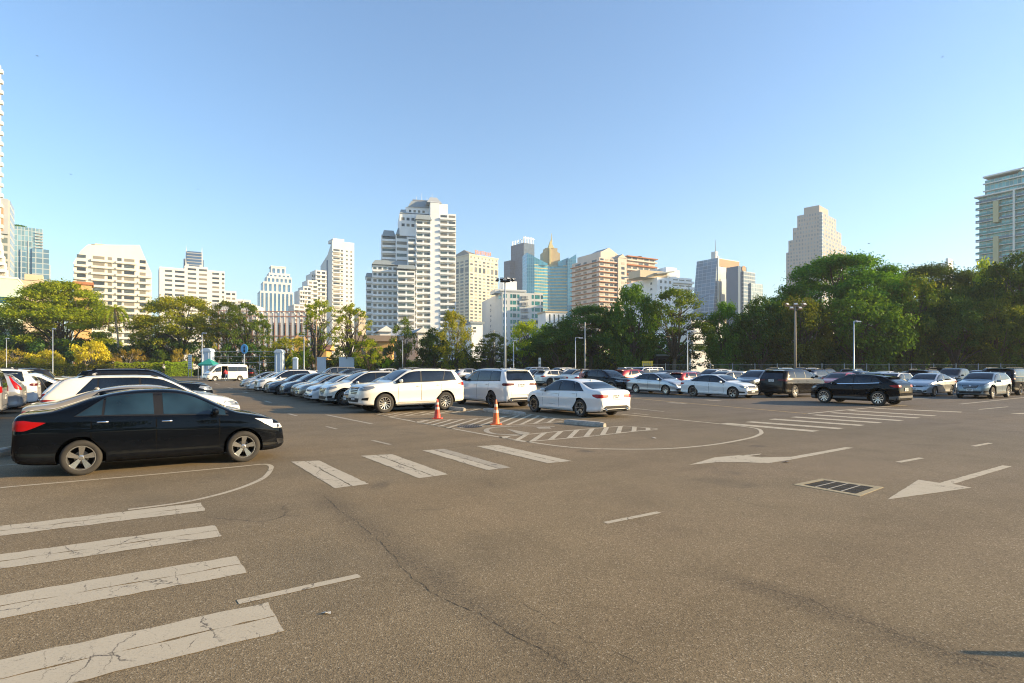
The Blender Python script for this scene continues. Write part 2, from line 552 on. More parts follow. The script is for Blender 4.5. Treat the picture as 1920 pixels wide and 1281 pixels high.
def mirror_mb(c, sd, sz=(.13, .21, .15)):
    mb = MB(); n, k = 12, 8
    i0 = 0
    for a in range(k+1):
        th = PI*a/k
        for b in range(n):
            ph = 2*PI*b/n
            y = -math.cos(th); rr = math.sin(th)**.6
            x, z = rr*math.cos(ph), rr*math.sin(ph)
            x = math.copysign(abs(x)**.8, x); z = math.copysign(abs(z)**.7, z)
            if x < 0: x *= .55
            mb.v.append((c[0]+x*sz[0]*.6, c[1]+y*sz[1]/2, c[2]+z*sz[2]/2))
    for a in range(k):
        for b in range(n):
            p, q = a*n+b, a*n+(b+1) % n
            mb.f.append((p, q, q+n, p+n)); mb.m.append(0)
    mb.box((c[0]-.01, c[1]-sd*(sz[1]*.5+.02), c[2]-sz[2]*.38), (.07, .12, .035), m=1)
    return mb

def make_car(spec, name, cat):
    """build one car of a kind: body and every part a mesh of its own under the car's Empty"""
    sp = spec
    c = Car(sp, name+'_body')
    sh = c.sh; hl = sh.L/2
    root = empty(name)
    root['category'] = cat
    body = inst('body', c.me, root)
    D = sp
    # --- side glass: black surround below, panes above it
    sill_t, top_t = D.get('t0', .07), D.get('t1', .84)
    xs0, xs1 = D['side']            # ends of the side glass at the belt
    f0, f1 = D.get('lean', (.25, 0.0))
    for ax in 'LR':
        op = D.get('opening') if ax == 'L' else None
        if op:
            mb = c.patch(c.winline(xs0, op[0]-.03, sill_t-.05, top_t+.035, 16, f0, 0), ax, .003, .07, .006)
            c.patch(c.winline(op[1]+.03, xs1, sill_t-.05, top_t+.035, 16, 0, f1), ax, .003, .07, .006, mb)
        else: mb = c.patch(c.winline(xs0, xs1, sill_t-.05, top_t+.035, 16, f0, f1), ax, .003, .07, .006)
        c.fin(mb, 'window_frame', M_TRIM, root)
        if D.get('chrome'):
            x1c = xs1-.05; n_ = 18; lo_ = [(xs0+f0*.35+(x1c-xs0-f0*.35)*i/n_, 0) for i in range(n_+1)]
            pts_ = [(x, sh.zb(x)-.004) for x, _ in lo_]+[(x, sh.zb(x)+.022) for x, _ in reversed(lo_)]
            c.fin(c.patch(pts_, ax, .009, .1, .004), 'chrome_strip', M_CHROME, root)
        xx = [xs0+.035]+list(D['pillars'])+[xs1-.05]
        for k in range(len(xx)-1):
            a, b = xx[k], xx[k+1]
            if op and a < op[1]-.1 and b > op[0]+.1: continue
            last, first = k == len(xx)-2, k == 0
            tt0 = sill_t; tt1 = top_t
            fa = f0*.92 if first else D.get('plean', (0,)*9)[k-1]
            fb = f1 if last else D.get('plean', (0,)*9)[k]
            gw_ = D.get('bgap', .028); ga = .0 if first else (gw_ if last else .02); gb = .0 if last else (gw_ if k == len(xx)-3 else .02)
            mb = c.patch(c.winline(a+ga, b-gb, tt0, tt1, 8, fa, fb), ax, .007, .08, .004)
            c.fin(mb, 'side_window', D.get('glass', M_GLASS), root)
    # --- windscreen and rear window
    def topglass(xa, xb, ka, kb, ax='T'):
        n = 8; pts = []
        for i in range(n+1):
            x = xa+(xb-xa)*i/n; pts.append((x, sh.wb(x)*(ka+(kb-ka)*i/n)))
        for i in range(n, -1, -1):
            x = xa+(xb-xa)*i/n; pts.append((x, -sh.wb(x)*(ka+(kb-ka)*i/n)))
        return pts
    xa, xb, ka, kb = D['screen']
    mb = c.patch(topglass(xa, xb, ka, kb), 'T', .004, .09, .008); c.fin(mb, 'windscreen', M_GLASS, root)
    if D.get('wiper', True):
        w_ = MB()
        for y0, y1 in ((.45, -.10), (-.08, -.55)):
            p0, n0 = c.proj(xb-.03, y0, 'T'); p1, n1 = c.proj(xb-.16, y1, 'T')
            w_.tube([p0+n0*.012, (p0+p1)/2+n0*.02, p1+n1*.012], .006, 4)
        w_.build('wiper', M_TRIM, root)
    if 'rear_t' in D:
        xa, xb, ka, kb = D['rear_t']
        mb = c.patch(topglass(xa, xb, ka, kb), 'T', .004, .09, .008); c.fin(mb, 'rear_window', M_GLASS, root)
    else:
        z0, z1, y0, y1 = D['rear_b']
        mb = c.patch([(y0, z0), (y0*.99, (z0*2+z1)/3), (y1, z1-.03), (y1*.9, z1), (-y1*.9, z1), (-y1, z1-.03), (-y0*.99, (z0*2+z1)/3), (-y0, z0)], 'B', .005, .09, .01)
        c.fin(mb, 'rear_window', M_GLASS, root)
        p, n = c.proj(.0, z0+.03, 'B'); q, n2 = c.proj(y0*.55, z0+.06, 'B')
        w_ = MB(); w_.tube([p+n*.03, q+n2*.03], .009, 4); w_.build('wiper', M_TRIM, root)
    # --- dark lower cladding and wheel-arch rings
    if D.get('clad'):
        mb = MB(); mb.n = []
        for ax in 'LR':
            z1 = D['clad']
            for wx in (D['af'], D['ar']):
                n = 26; r0, r1 = D['R']+D.get('gap', .055)+.006, D['R']+D.get('gap', .055)+.075
                prev = None
                for k in range(n+1):
                    t = R(-8+196*k/n)
                    row = []
                    for rr_ in (r0, r1):
                        h, nn = c.proj(wx+rr_*math.cos(t), D['R']+.01+rr_*math.sin(t), ax)
                        mb.v.append(tuple(h+nn*.012)); mb.n.append(tuple(nn)); row.append(len(mb.v)-1)
                    if prev:
                        f = (prev[0], prev[1], row[1], row[0])
                        mb.f.append(f); mb.m.append(0)
                    prev = row
            r1 = D['R']+.10
            mb = c.patch([(D['ar']+r1-.02, sh.zl(0)+.02), (D['af']-r1+.02, sh.zl(0)+.02), (D['af']-r1-.0, z1), (D['ar']+r1, z1)], ax, .009, .12, .01, mb)
            mb = c.patch([(-hl+.06, sh.zl(-hl+.4)+.03), (D['ar']-r1+.02, sh.zl(0)+.05), (D['ar']-r1, z1+.03), (-hl+.05, z1+.10)], ax, .009, .12, .01, mb)
            mb = c.patch([(D['af']+r1-.02, sh.zl(0)+.03), (hl-.10, sh.zl(0)+.06), (hl-.08, z1-.02), (D['af']+r1, z1)], ax, .009, .12, .01, mb)
        mb = c.patch([(-sh.W*.40, sh.zl(-hl+.1)+.06), (sh.W*.40, sh.zl(-hl+.1)+.06), (sh.W*.42, z1+.10), (-sh.W*.42, z1+.10)], 'B', .009, .12, .01, mb)
        c.fin(mb, 'cladding', M_CLAD, root)
    # --- doors: seam below, painted panel above, handle on the panel
    pm = None
    for ax in 'LR':
        for di, (x0, x1, xt, cut) in enumerate(D['doors']):
            zlo = sh.zl(0)+D.get('dz', .10); 
            if D.get('clad'): zlo = D['clad']+.02
            def top(x): return sh.zb(x)-.012
            n = 8
            def ring(g):
                pts = [(x0-g+(cut if cut > 0 else 0), zlo-g), (x1+g+(cut if cut < 0 else 0), zlo-g)]
                if cut < 0: pts.append((x1+g, zlo+.34))
                for i in range(n+1):
                    x = (x1+g)+(x0-g-x1-g)*i/n
                    pts.append((x, top(x)+g*.3))
                if cut > 0: pts.append((x0-g, zlo+.36))
                return pts
            s_ = c.patch(ring(.015), ax, .0015, .1, 0)
            dr = c.patch(ring(0), ax, .004, .055, .002)
            so = c.fin(s_, 'door_seam', M_WELL, root)
            do = c.fin(dr, 'door', None if False else M_TRIM, root)
            do.data.materials.clear(); do.data.materials.append(None)
            so.parent = do
            hx = x0+.16; hz = sh.zb(hx)-D.get('hz', .10)
            h, nn = c.proj(hx, hz, ax)
            mbh = MB()
            k = 6
            for a in range(k+1):
                t = a/k
                hh, n3 = c.proj(hx-.085+.17*t, hz+.004, ax)
                o_ = .012+.026*math.sin(PI*t)**.5
                mbh.v += [tuple(hh+n3*o_+Vector((0, 0, .014))), tuple(hh+n3*o_-Vector((0, 0, .014))), tuple(hh-Vector((0, 0, .014))), tuple(hh+Vector((0, 0, .014)))]
                if a:
                    b = (a-1)*4
                    for q in range(4):
                        mbh.f.append((b+q, b+(q+1) % 4, b+4+(q+1) % 4, b+4+q)); mbh.m.append(0)
            ho = mbh.build('door_handle', M_CHROME if D.get('chandle') else [None], do, True)
    # --- lamps: each wraps round its corner
    for ax, sd in (('L', 1), ('R', -1)):
        mb = c.lamp(D['head_s'], D['head_f'], 'F', sd)
        hd = c.fin(mb, 'headlight', D.get('head_mat', M_HEAD), root)
        # bright projector unit inside the lamp
        ly = sum(p[0] for p in D['head_f'])/len(D['head_f'])+.03; lz = sum(p[1] for p in D['head_f'])/len(D['head_f'])
        h, nn = c.proj(sd*ly, lz, 'F')
        l_ = MB(); l_.lathe([(.001, .012), (.03, .010), (.042, -.01)], 12, axis='x', c=h+Vector((.0, 0, 0)))
        l_.build('lamp', M_DRL if D.get('head_mat') else M_CHROME, hd, True)
        mb = c.lamp(D['tail_s'], D['tail_b'], 'B', sd)
        c.fin(mb, 'taillight', D.get('tail_mat', M_TAIL), root)
        if D.get('fog', True):
            fy, fz = D.get('fogp', (sh.W*.36, .36))
            mb = MB(); mb.n = []
            c.patch([(sd*(fy-.08), fz-.05), (sd*(fy+.07), fz-.06), (sd*(fy+.09), fz+.06), (sd*(fy-.05), fz+.03)], 'F', .007, .05, .01, mb)
            c.fin(mb, 'fog_lamp_bezel', M_TRIM, root)
        # mirror
        mx = D['mirror'][0]; mz = D['mirror'][1]
        h, nn = c.proj(mx, mz, ax)
        mo = mirror_mb((mx, h.y+sd*.15, mz+.03), sd)
        o = mo.build('mirror', [None, M_TRIM], root, True)
        if D.get('mirror_dark'): o.data.materials[0] = M_TRIM
    # --- front: grille, lower intake, plate
    g = D['grille']; mb = c.patch(g+[(-y, z) for y, z in reversed(g)], 'F', .007, .07, .012)
    gr = c.fin(mb, 'grille', M_TRIM, root)
    zg0, zg1 = min(p[1] for p in g), max(p[1] for p in g); gw = min(max(p[0] for p in g)*.85, .5)
    if D.get('gbar', True):
        b_ = MB(); b_.n = []
        nb = max(1, int((zg1-zg0)/.06))
        for k in range(nb):
            z = zg0+(zg1-zg0)*(k+.65)/nb
            c.patch([(-gw, z-.006), (gw, z-.006), (gw, z+.006), (-gw, z+.006)], 'F', .012, .12, .008, b_)
        c.fin(b_, 'grille_bar', D.get('gbar_mat', M_CHROME), gr)
    g = D['intake']; mb = c.patch(g+[(-y, z) for y, z in reversed(g)], 'F', .006, .08, .012)
    c.fin(mb, 'air_intake', M_TRIM, root)
    # badge
    h, nn = c.proj(0, D.get('badge', zg1-.05), 'F'); bd = MB()
    bd.lathe([(.001, .02), (.038, .018), (.048, .008), (.05, -.01)], 16, axis='x', c=h)
    bd.build('badge', M_CHROME, root, True)
    for ax, z in (('F', D['plates'][0]), ('B', D['plates'][1])):
        h, nn = c.proj(0, z, ax); sd = 1 if ax == 'F' else -1
        pl = MB(); pl.box((h.x+sd*.016, 0, z), (.012, .34, .15))
        po = pl.build('number_plate', M_PLATE, root)
        ink = MB()
        for q, (yy, w_) in enumerate(((-.115, .03), (-.07, .03), (-.005, .022), (.035, .022), (.075, .022), (.115, .022))):
            ink.box((h.x+sd*.0235, yy, z+.022), (.002, w_, .058))
        ink.box((h.x+sd*.0235, 0, z-.045), (.002, .15, .022))
        ink.build('lettering', M_INK, po)
        if not D.get('inkshow'): pass
    # --- seams of bonnet / boot lid / bumper
    hx0 = D['screen'][1]+.02
    for sd in (-1, 1):
        pts = []
        for i in range(7):
            x = hx0+(hl-.30-hx0)*i/6
            pts.append((x, sd*sh.wb(x)*.88))
        c.fin(c.patch([(p[0], p[1]-.005) for p in pts]+[(p[0], p[1]+.005) for p in reversed(pts)], 'T', .002, .15, 0), 'panel_seam', M_WELL, root)
    zz = D.get('bootz')
    if zz:
        hw = sh.W*.30
        for a, b in (((-hw, zz[0]), (hw, zz[0])), ((-hw, zz[0]), (-hw*1.04, zz[1])), ((hw, zz[0]), (hw*1.04, zz[1]))):
            d = (Vector((b[0]-a[0], b[1]-a[1], 0))).normalized(); q = (-d.y*.005, d.x*.005)
            c.fin(c.patch([(a[0]-q[0], a[1]-q[1]), (b[0]-q[0], b[1]-q[1]), (b[0]+q[0], b[1]+q[1]), (a[0]+q[0], a[1]+q[1])], 'B', .002, .12, 0), 'panel_seam', M_WELL, root)
    # --- lower valance behind
    if D.get('valance', True):
        z0 = sh.zl(-hl+.2)+.03; vh = D.get('vh', .13)
        mb = c.patch([(-sh.W*.36, z0), (sh.W*.36, z0), (sh.W*.38, z0+vh*.6), (sh.W*.30, z0+vh), (-sh.W*.30, z0+vh), (-sh.W*.38, z0+vh*.6)], 'B', .007, .08, .01)
        c.fin(mb, 'valance', M_TRIM, root)
    if D.get('pipes'):
        for sd in (-1, 1):
            h, nn = c.proj(sd*sh.W*.30, sh.zl(-hl+.1)+.09, 'B'); t = MB()
            t.lathe([(.045, -.0), (.045, -.09), (.036, -.09), (.034, -.0)], 14, axis='x', c=(h.x+.05, h.y, h.z))
            t.build('exhaust_pipe', M_CHROME, root, True)
    if D.get('rails'):
        x0, x1 = D['rails']
        for sd in (-1, 1):
            t = MB(); pts = []
            for i in range(11):
                x = x0+(x1-x0)*i/10
                h, nn = c.proj(x, sd*sh.wb(x)*.735, 'T')
                pts.append(h+Vector((0, 0, .045 if 0 < i < 10 else .0)))
            t.tube(pts, .016, 6)
            t.build('roof_rail', D.get('rail_mat', M_TRIM), root, True)
    if D.get('spoiler'):
        xs_, zs_ = D['spoiler']; w_ = sh.wb(xs_)*.70
        t = MB(); n = 8
        for i in range(n+1):
            y = -w_+2*w_*i/n; k = 1-(2*i/n-1)**2*.25
            h, _ = c.proj(xs_+.22, y*.97, 'T')
            t.v += [tuple(h+Vector((0, 0, .006))), (xs_-.06*k, y, zs_+.005-.012*(1-k)*4), (xs_-.06*k, y, zs_-.022), (xs_+.08, y, zs_-.05)]
        for i in range(n):
            for q in range(4):
                a = i*4+q; b = i*4+(q+1) % 4
                t.f.append((a, b, b+4, a+4)); t.m.append(0)
        t.f.append((0, 3, 2, 1)); t.f.append((n*4, n*4+1, n*4+2, n*4+3)); t.m += [0, 0]
        t.build('spoiler', [None], root, True, 40)
    if D.get('step'):
        for sd in (-1, 1):
            t = MB(); t.box(((D['af']+D['ar'])/2, sd*(sh.W/2-.02), sh.zl(0)+.02), (D['af']-D['ar']-.95, .16, .05))
            t.build('side_step', M_CHROME if D.get('step') == 2 else M_TRIM, root)
    # antenna
    h, nn = c.proj(D.get('fin', -1.0), 0, 'T'); t = MB()
    t.box(h+Vector((0, 0, .02)), (.15, .035, .06), taper=.35); t.build('antenna', [None], root, True)
    # --- wheels
    tm, rm = wheel_mesh(D['R'], D.get('tw', .21), D.get('wheel', 'five'), D.get('wdark', False))
    for ax_ in (D['af'], D['ar']):
        for sd in (-1, 1):
            w_ = empty('wheel', (ax_, sd*(sh.W/2-D.get('tw', .21)/2-.025), D['R']), 0, root)
            if sd < 0: w_.rotation_euler = (0, 0, PI)
            if ax_ == D['af'] and D.get('steer'): w_.rotation_euler.z += D['steer']
            inst('tyre', tm, w_); inst('rim', rm, w_)
    return root

def recolour(root, mat):
    """painted slots are empty in the shared meshes and filled per car on the object"""
    def rec(o):
        if o.type == 'MESH':
            for i, ms in enumerate(o.data.materials):
                if ms is None:
                    o.material_slots[i].link = 'OBJECT'
                    o.material_slots[i].material = mat
        for k in o.children: rec(k)
    rec(root)
# ---------------------------------------------------------------- kinds of car (side profile from rear to nose, metres)
def scale_spec(sp, **kw):
    d = dict(sp); d.update(kw); return d

SEDAN = dict(L=4.44, W=1.70, H=1.477, R=.308, af=1.37, ar=-1.23, clear=.19,
    top=[(-2.22, .58), (-2.212, .82), (-2.20, .97), (-2.165, 1.065), (-2.09, 1.105), (-1.95, 1.115), (-1.70, 1.145), (-1.42, 1.235), (-1.05, 1.365), (-.7, 1.445), (-.35, 1.482), (-.05, 1.487), (.2, 1.47),
         (.45, 1.41), (.8, 1.25), (1.12, 1.085), (1.3, 1.01), (1.6, .95), (1.9, .87), (2.06, .80), (2.15, .71), (2.2, .60), (2.22, .50)],
    belt=[(-2.22, .95), (-1.9, 1.03), (-1.0, 1.015), (0, .985), (.9, .955), (1.5, .895), (2.22, .70)],
    pf=.58, pr=.78, nose=.60, side=(-1.34, 1.10), lean=(.46, -.02), pillars=[-.92, -.07], plean=(.03, -.02),
    screen=(.40, 1.13, .70, .83), rear_t=(-1.62, -.98, .78, .70), tumble=1.12,
    doors=[(-1.08, -.12, 0, .30), (-.10, .93, 0, 0)],
    head_s=[(1.72, .80), (2.12, .655), (2.16, .74), (1.96, .815), (1.60, .865)], head_f=[(.42, .62), (.72, .64), (.78, .74), (.44, .71)],
    tail_s=[(-2.21, .83), (-2.02, .82), (-1.74, .945), (-1.92, .965), (-2.19, .98)], tail_b=[(.46, .83), (.80, .80), (.80, 1.0), (.46, .97)],
    grille=[(.42, .60), (.45, .70), (0, .71)][:2], intake=[(.50, .27), (.40, .42)], plates=(.47, .80), mirror=(.84, 1.01),
    wheel='turbine', bootz=(.72, 1.0), fogp=(.56, .36), badge=.67, chandle=True, fin=-.95)
SPORT = scale_spec(SEDAN, L=4.71, W=1.83, H=1.435, R=.335, af=1.56, ar=-1.29, clear=.17,
    top=[(-2.355, .55), (-2.345, .80), (-2.33, .93), (-2.27, 1.02), (-2.15, 1.045), (-1.9, 1.065), (-1.62, 1.13), (-1.25, 1.265), (-.9, 1.365), (-.5, 1.422), (-.15, 1.435), (.1, 1.425),
         (.4, 1.36), (.75, 1.205), (1.05, 1.06), (1.22, .995), (1.6, .945), (2.0, .86), (2.2, .775), (2.3, .67), (2.34, .57), (2.355, .50)],
    belt=[(-2.355, .88), (-2.0, .975), (-1.2, .975), (0, .95), (.9, .92), (1.5, .875), (2.355, .69)],
    pf=.62, pr=.78, side=(-1.50, 1.05), lean=(.42, -.02), pillars=[-.95, -.06], plean=(.10, -.03),
    screen=(.36, 1.06, .70, .83), rear_t=(-1.80, -1.12, .80, .70), doors=[(-1.12, -.10, 0, .30), (-.08, .92, 0, 0)],
    head_s=[(1.98, .70), (2.26, .63), (2.32, .68), (2.24, .755), (1.95, .765)], head_f=[(.42, .62), (.80, .62), (.84, .73), (.46, .735)],
    tail_s=[(-2.34, .74), (-2.0, .80), (-1.93, .87), (-2.32, .89)], tail_b=[(.40, .77), (.86, .74), (.86, .885), (.42, .865)],
    grille=[(.10, .56), (.38, .58), (.36, .745), (.06, .755)], intake=[(.62, .26), (.54, .47)], plates=(.44, .80), mirror=(.80, .945),
    wheel='five', wdark=True, bootz=(.68, .98), fogp=(.74, .38), badge=.80, chandle=False, pipes=True, gbar=True, steer=0, vh=.21)
SUV = dict(L=4.885, W=1.865, H=1.83, R=.40, gap=.075, tw=.265, af=1.44, ar=-1.41, clear=.31,
    top=[(-2.44, .66), (-2.43, .95), (-2.40, 1.18), (-2.33, 1.33), (-2.20, 1.50), (-2.05, 1.68), (-1.92, 1.765), (-1.6, 1.80), (-1.0, 1.83), (-.4, 1.83), (.02, 1.81), (.30, 1.755),
         (.60, 1.60), (.92, 1.41), (1.10, 1.315), (1.22, 1.275), (1.5, 1.255), (1.9, 1.215), (2.2, 1.15), (2.36, 1.06), (2.42, .88), (2.44, .66)],
    belt=[(-2.44, 1.18), (-2.0, 1.30), (-1.2, 1.255), (0, 1.22), (1.0, 1.20), (1.6, 1.15), (2.44, 1.0)],
    pf=.62, pr=.74, nose=.5, side=(-1.98, 1.0), lean=(.20, -.05), pillars=[-1.28, -.22], plean=(-.16, -.03),
    screen=(.30, 1.04, .70, .86), rear_b=(1.30, 1.66, .66, .58), tumble=.95, t0=.08, t1=.80,
    doors=[(-1.18, -.22, 0, .36), (-.20, .86, 0, 0)], dz=.12, hz=.14,
    head_s=[(1.86, 1.04), (2.26, .92), (2.38, .98), (2.30, 1.09), (1.92, 1.12)], head_f=[(.50, .93), (.86, .95), (.86, 1.08), (.48, 1.06)],
    tail_s=[(-2.42, 1.09), (-2.06, 1.14), (-2.04, 1.21), (-2.40, 1.23)], tail_b=[(.55, 1.1), (.92, 1.08), (.92, 1.23), (.58, 1.22)],
    grille=[(.30, .78), (.44, 1.07)], intake=[(.50, .46), (.60, .62)], plates=(.62, .94), mirror=(.76, 1.29),
    wheel='suv', bootz=(.74, 1.66), fogp=(.74, .60), badge=.96, chandle=True, rails=(-1.7, .15), spoiler=(-2.06, 1.77), step=2, fin=-1.6)
BIGSUV = scale_spec(SUV, L=5.15, W=2.0, H=1.835, R=.385, af=1.66, ar=-1.44, clear=.23, gap=.05, tw=.28,
    top=[(-2.575, .60), (-2.57, .98), (-2.55, 1.18), (-2.50, 1.28), (-2.38, 1.46), (-2.25, 1.64), (-2.14, 1.75), (-1.9, 1.80), (-1.2, 1.83), (-.3, 1.835), (.12, 1.815), (.45, 1.75),
         (.78, 1.58), (1.10, 1.38), (1.30, 1.275), (1.6, 1.245), (2.1, 1.20), (2.4, 1.12), (2.52, 1.02), (2.565, .82), (2.575, .62)],
    belt=[(-2.575, 1.17), (-2.0, 1.235), (-1.2, 1.215), (0, 1.195), (1.2, 1.17), (1.8, 1.12), (2.575, .97)],
    side=(-2.14, 1.16), lean=(.10, -.05), pillars=[-1.28, -.16], plean=(-.05, -.03), screen=(.44, 1.20, .70, .86), rear_b=(1.27, 1.68, .74, .64), t0=.08, t1=.80,
    doors=[(-1.20, -.16, 0, .34), (-.14, 1.0, 0, 0)],
    head_s=[(2.2, .98), (2.48, .92), (2.53, .98), (2.44, 1.02), (2.2, 1.03)], head_f=[(.55, .92), (.92, .92), (.92, 1.0), (.55, 1.0)],
    tail_s=[(-2.56, 1.04), (-2.30, 1.07), (-2.32, 1.14), (-2.54, 1.16)], tail_b=[(.42, 1.06), (.97, 1.03), (.97, 1.16), (.44, 1.15)],
    grille=[(.12, .62), (.42, .66), (.40, .99), (.08, 1.0)], plates=(.5, 1.06), mirror=(.90, 1.26), wheel='ten', wdark=True, chandle=False,
    rails=(-1.9, .3), spoiler=(-2.26, 1.75), step=0, tail_mat=M_TAILD, rail_mat=M_TRIM, mirror_dark=True, pipes=True, vh=.20, bootz=(.62, 1.66), badge=1.03)
CROSS = dict(L=4.43, W=1.80, H=1.58, R=.355, gap=.06, tw=.225, af=1.33, ar=-1.32, clear=.20,
    top=[(-2.215, .60), (-2.205, .86), (-2.18, 1.02), (-2.10, 1.13), (-1.98, 1.24), (-1.80, 1.40), (-1.62, 1.495), (-1.35, 1.54), (-.9, 1.57), (-.35, 1.58), (.0, 1.568), (.28, 1.52),
         (.6, 1.385), (.95, 1.20), (1.12, 1.105), (1.35, 1.06), (1.7, 1.0), (1.98, .92), (2.12, .83), (2.19, .69), (2.215, .55)],
    belt=[(-2.215, 1.03), (-1.9, 1.13), (-1.1, 1.09), (0, 1.04), (.9, 1.01), (1.5, .96), (2.215, .78)],
    pf=.60, pr=.72, nose=.58, side=(-1.72, 1.02), lean=(.36, -.03), pillars=[-1.16, -.16], plean=(.02, -.03),
    screen=(.28, 1.02, .70, .85), rear_b=(1.12, 1.46, .62, .56), tumble=1.0,
    doors=[(-1.14, -.16, 0, .32), (-.14, .88, 0, 0)], clad=.40,
    head_s=[(1.74, .83), (2.08, .74), (2.15, .80), (2.07, .865), (1.76, .90)], head_f=[(.44, .74), (.82, .75), (.84, .86), (.48, .84)],
    tail_s=[(-2.20, .90), (-1.88, .95), (-1.83, 1.0), (-2.17, 1.04)], tail_b=[(.46, .92), (.86, .90), (.86, 1.03), (.48, 1.02)],
    grille=[(.30, .58), (.42, .80)], intake=[(.52, .32), (.60, .46)], plates=(.52, .80), mirror=(.76, 1.03),
    wheel='ten', bootz=(.62, 1.42), fogp=(.70, .44), badge=.75, spoiler=(-1.86, 1.53), fin=-1.2, chandle=False)
CROSS5 = scale_spec(CROSS, L=4.60, W=1.86, H=1.69, R=.365, af=1.42, ar=-1.32,
    top=[(-2.30, .60), (-2.29, .90), (-2.26, 1.08), (-2.18, 1.20), (-2.04, 1.36), (-1.86, 1.54), (-1.70, 1.61), (-1.4, 1.655), (-.9, 1.685), (-.35, 1.69), (.05, 1.675), (.34, 1.615),
         (.68, 1.46), (1.02, 1.26), (1.2, 1.16), (1.45, 1.12), (1.8, 1.06), (2.08, .97), (2.22, .86), (2.28, .70), (2.30, .56)],
    belt=[(-2.30, 1.09), (-1.95, 1.19), (-1.1, 1.15), (0, 1.11), (1.0, 1.07), (1.6, 1.01), (2.30, .82)],
    side=(-1.56, 1.08), pillars=[-1.10, -.16], screen=(.34, 1.08, .70, .85), rear_b=(1.18, 1.58, .64, .56), doors=[(-1.18, -.16, 0, .32), (-.14, .94, 0, 0)],
    head_s=[(1.80, .88), (2.16, .79), (2.23, .85), (2.15, .915), (1.84, .95)], head_f=[(.44, .79), (.84, .80), (.86, .91), (.48, .89)],
    tail_s=[(-2.28, .95), (-1.9, 1.02), (-1.86, 1.06), (-2.25, 1.09)], tail_b=[(.44, .97), (.88, .95), (.88, 1.08), (.46, 1.08)],
    grille=[(.32, .60), (.46, .86)], intake=[(.55, .32), (.62, .46)], plates=(.55, .82), mirror=(.82, 1.09), bootz=(.64, 1.54), spoiler=(-1.94, 1.63), badge=.80, rails=(-1.5, .22))
HATCH = dict(L=4.0, W=1.70, H=1.50, R=.30, af=1.22, ar=-1.27, clear=.18,
    top=[(-2.0, .56), (-1.99, .84), (-1.965, 1.0), (-1.89, 1.12), (-1.77, 1.28), (-1.62, 1.40), (-1.42, 1.455), (-1.0, 1.49), (-.45, 1.50), (-.1, 1.49), (.2, 1.43),
         (.52, 1.28), (.84, 1.10), (1.0, 1.02), (1.3, .955), (1.6, .875), (1.82, .79), (1.93, .68), (1.98, .57), (2.0, .50)],
    belt=[(-2.0, .95), (-1.7, 1.06), (-1.0, 1.02), (0, .985), (.85, .94), (1.4, .87), (2.0, .71)],
    pf=.58, pr=.72, nose=.58, side=(-1.62, .92), lean=(.28, -.03), pillars=[-1.10, -.22], plean=(.0, -.03),
    screen=(.20, .90, .70, .84), rear_b=(1.06, 1.38, .60, .54), tumble=1.0,
    doors=[(-1.10, -.22, 0, .30), (-.20, .78, 0, 0)],
    head_s=[(1.55, .78), (1.88, .64), (1.95, .70), (1.86, .78), (1.58, .845)], head_f=[(.44, .64), (.74, .66), (.80, .78), (.50, .76)],
    tail_s=[(-1.985, .80), (-1.75, .86), (-1.72, 1.02), (-1.95, 1.04)], tail_b=[(.50, .80), (.80, .80), (.80, 1.02), (.56, 1.02)],
    grille=[(.34, .58), (.42, .68)], intake=[(.50, .28), (.44, .44)], plates=(.48, .78), mirror=(.66, .97),
    wheel='seven', bootz=(.60, 1.36), fogp=(.62, .38), badge=.66, spoiler=(-1.72, 1.45), fin=-1.2, chandle=False)
MPV = dict(L=4.95, W=1.85, H=1.90, R=.345, gap=.05, af=1.62, ar=-1.38, clear=.18,
    top=[(-2.475, .55), (-2.47, .95), (-2.45, 1.25), (-2.38, 1.58), (-2.28, 1.79), (-2.1, 1.86), (-1.5, 1.895), (-.5, 1.90), (.3, 1.88), (.65, 1.80), (1.0, 1.58), (1.4, 1.29),
         (1.6, 1.18), (1.9, 1.12), (2.2, 1.04), (2.38, .93), (2.45, .76), (2.475, .55)],
    belt=[(-2.475, 1.12), (-2.0, 1.14), (0, 1.09), (1.4, 1.04), (2.475, .88)],
    pf=.64, pr=.80, nose=.46, side=(-2.28, 1.52), lean=(.06, -.1), pillars=[-1.30, -.06, .95], plean=(0, 0, -.08),
    screen=(.62, 1.42, .72, .86), rear_b=(1.14, 1.74, .70, .64), tumble=.78, t1=.88,
    doors=[(-1.0, .06, 0, .3), (.08, 1.12, 0, 0)],
    head_s=[(2.0, .92), (2.34, .82), (2.41, .90), (2.34, .98), (2.05, 1.0)], head_f=[(.55, .82), (.86, .84), (.86, .97), (.55, .96)],
    tail_s=[(-2.465, .95), (-2.25, 1.0), (-2.25, 1.18), (-2.44, 1.2)], tail_b=[(.55, .98), (.90, .95), (.90, 1.2), (.58, 1.18)],
    grille=[(.46, .52), (.52, .90)], intake=[(.56, .28), (.58, .40)], plates=(.46, .80), mirror=(1.15, 1.12),
    wheel='ten', bootz=(.5, 1.80), fogp=(.76, .40), badge=.86, spoiler=(-2.30, 1.85), fin=-1.8, chandle=True, gbar_mat=M_CHROME)
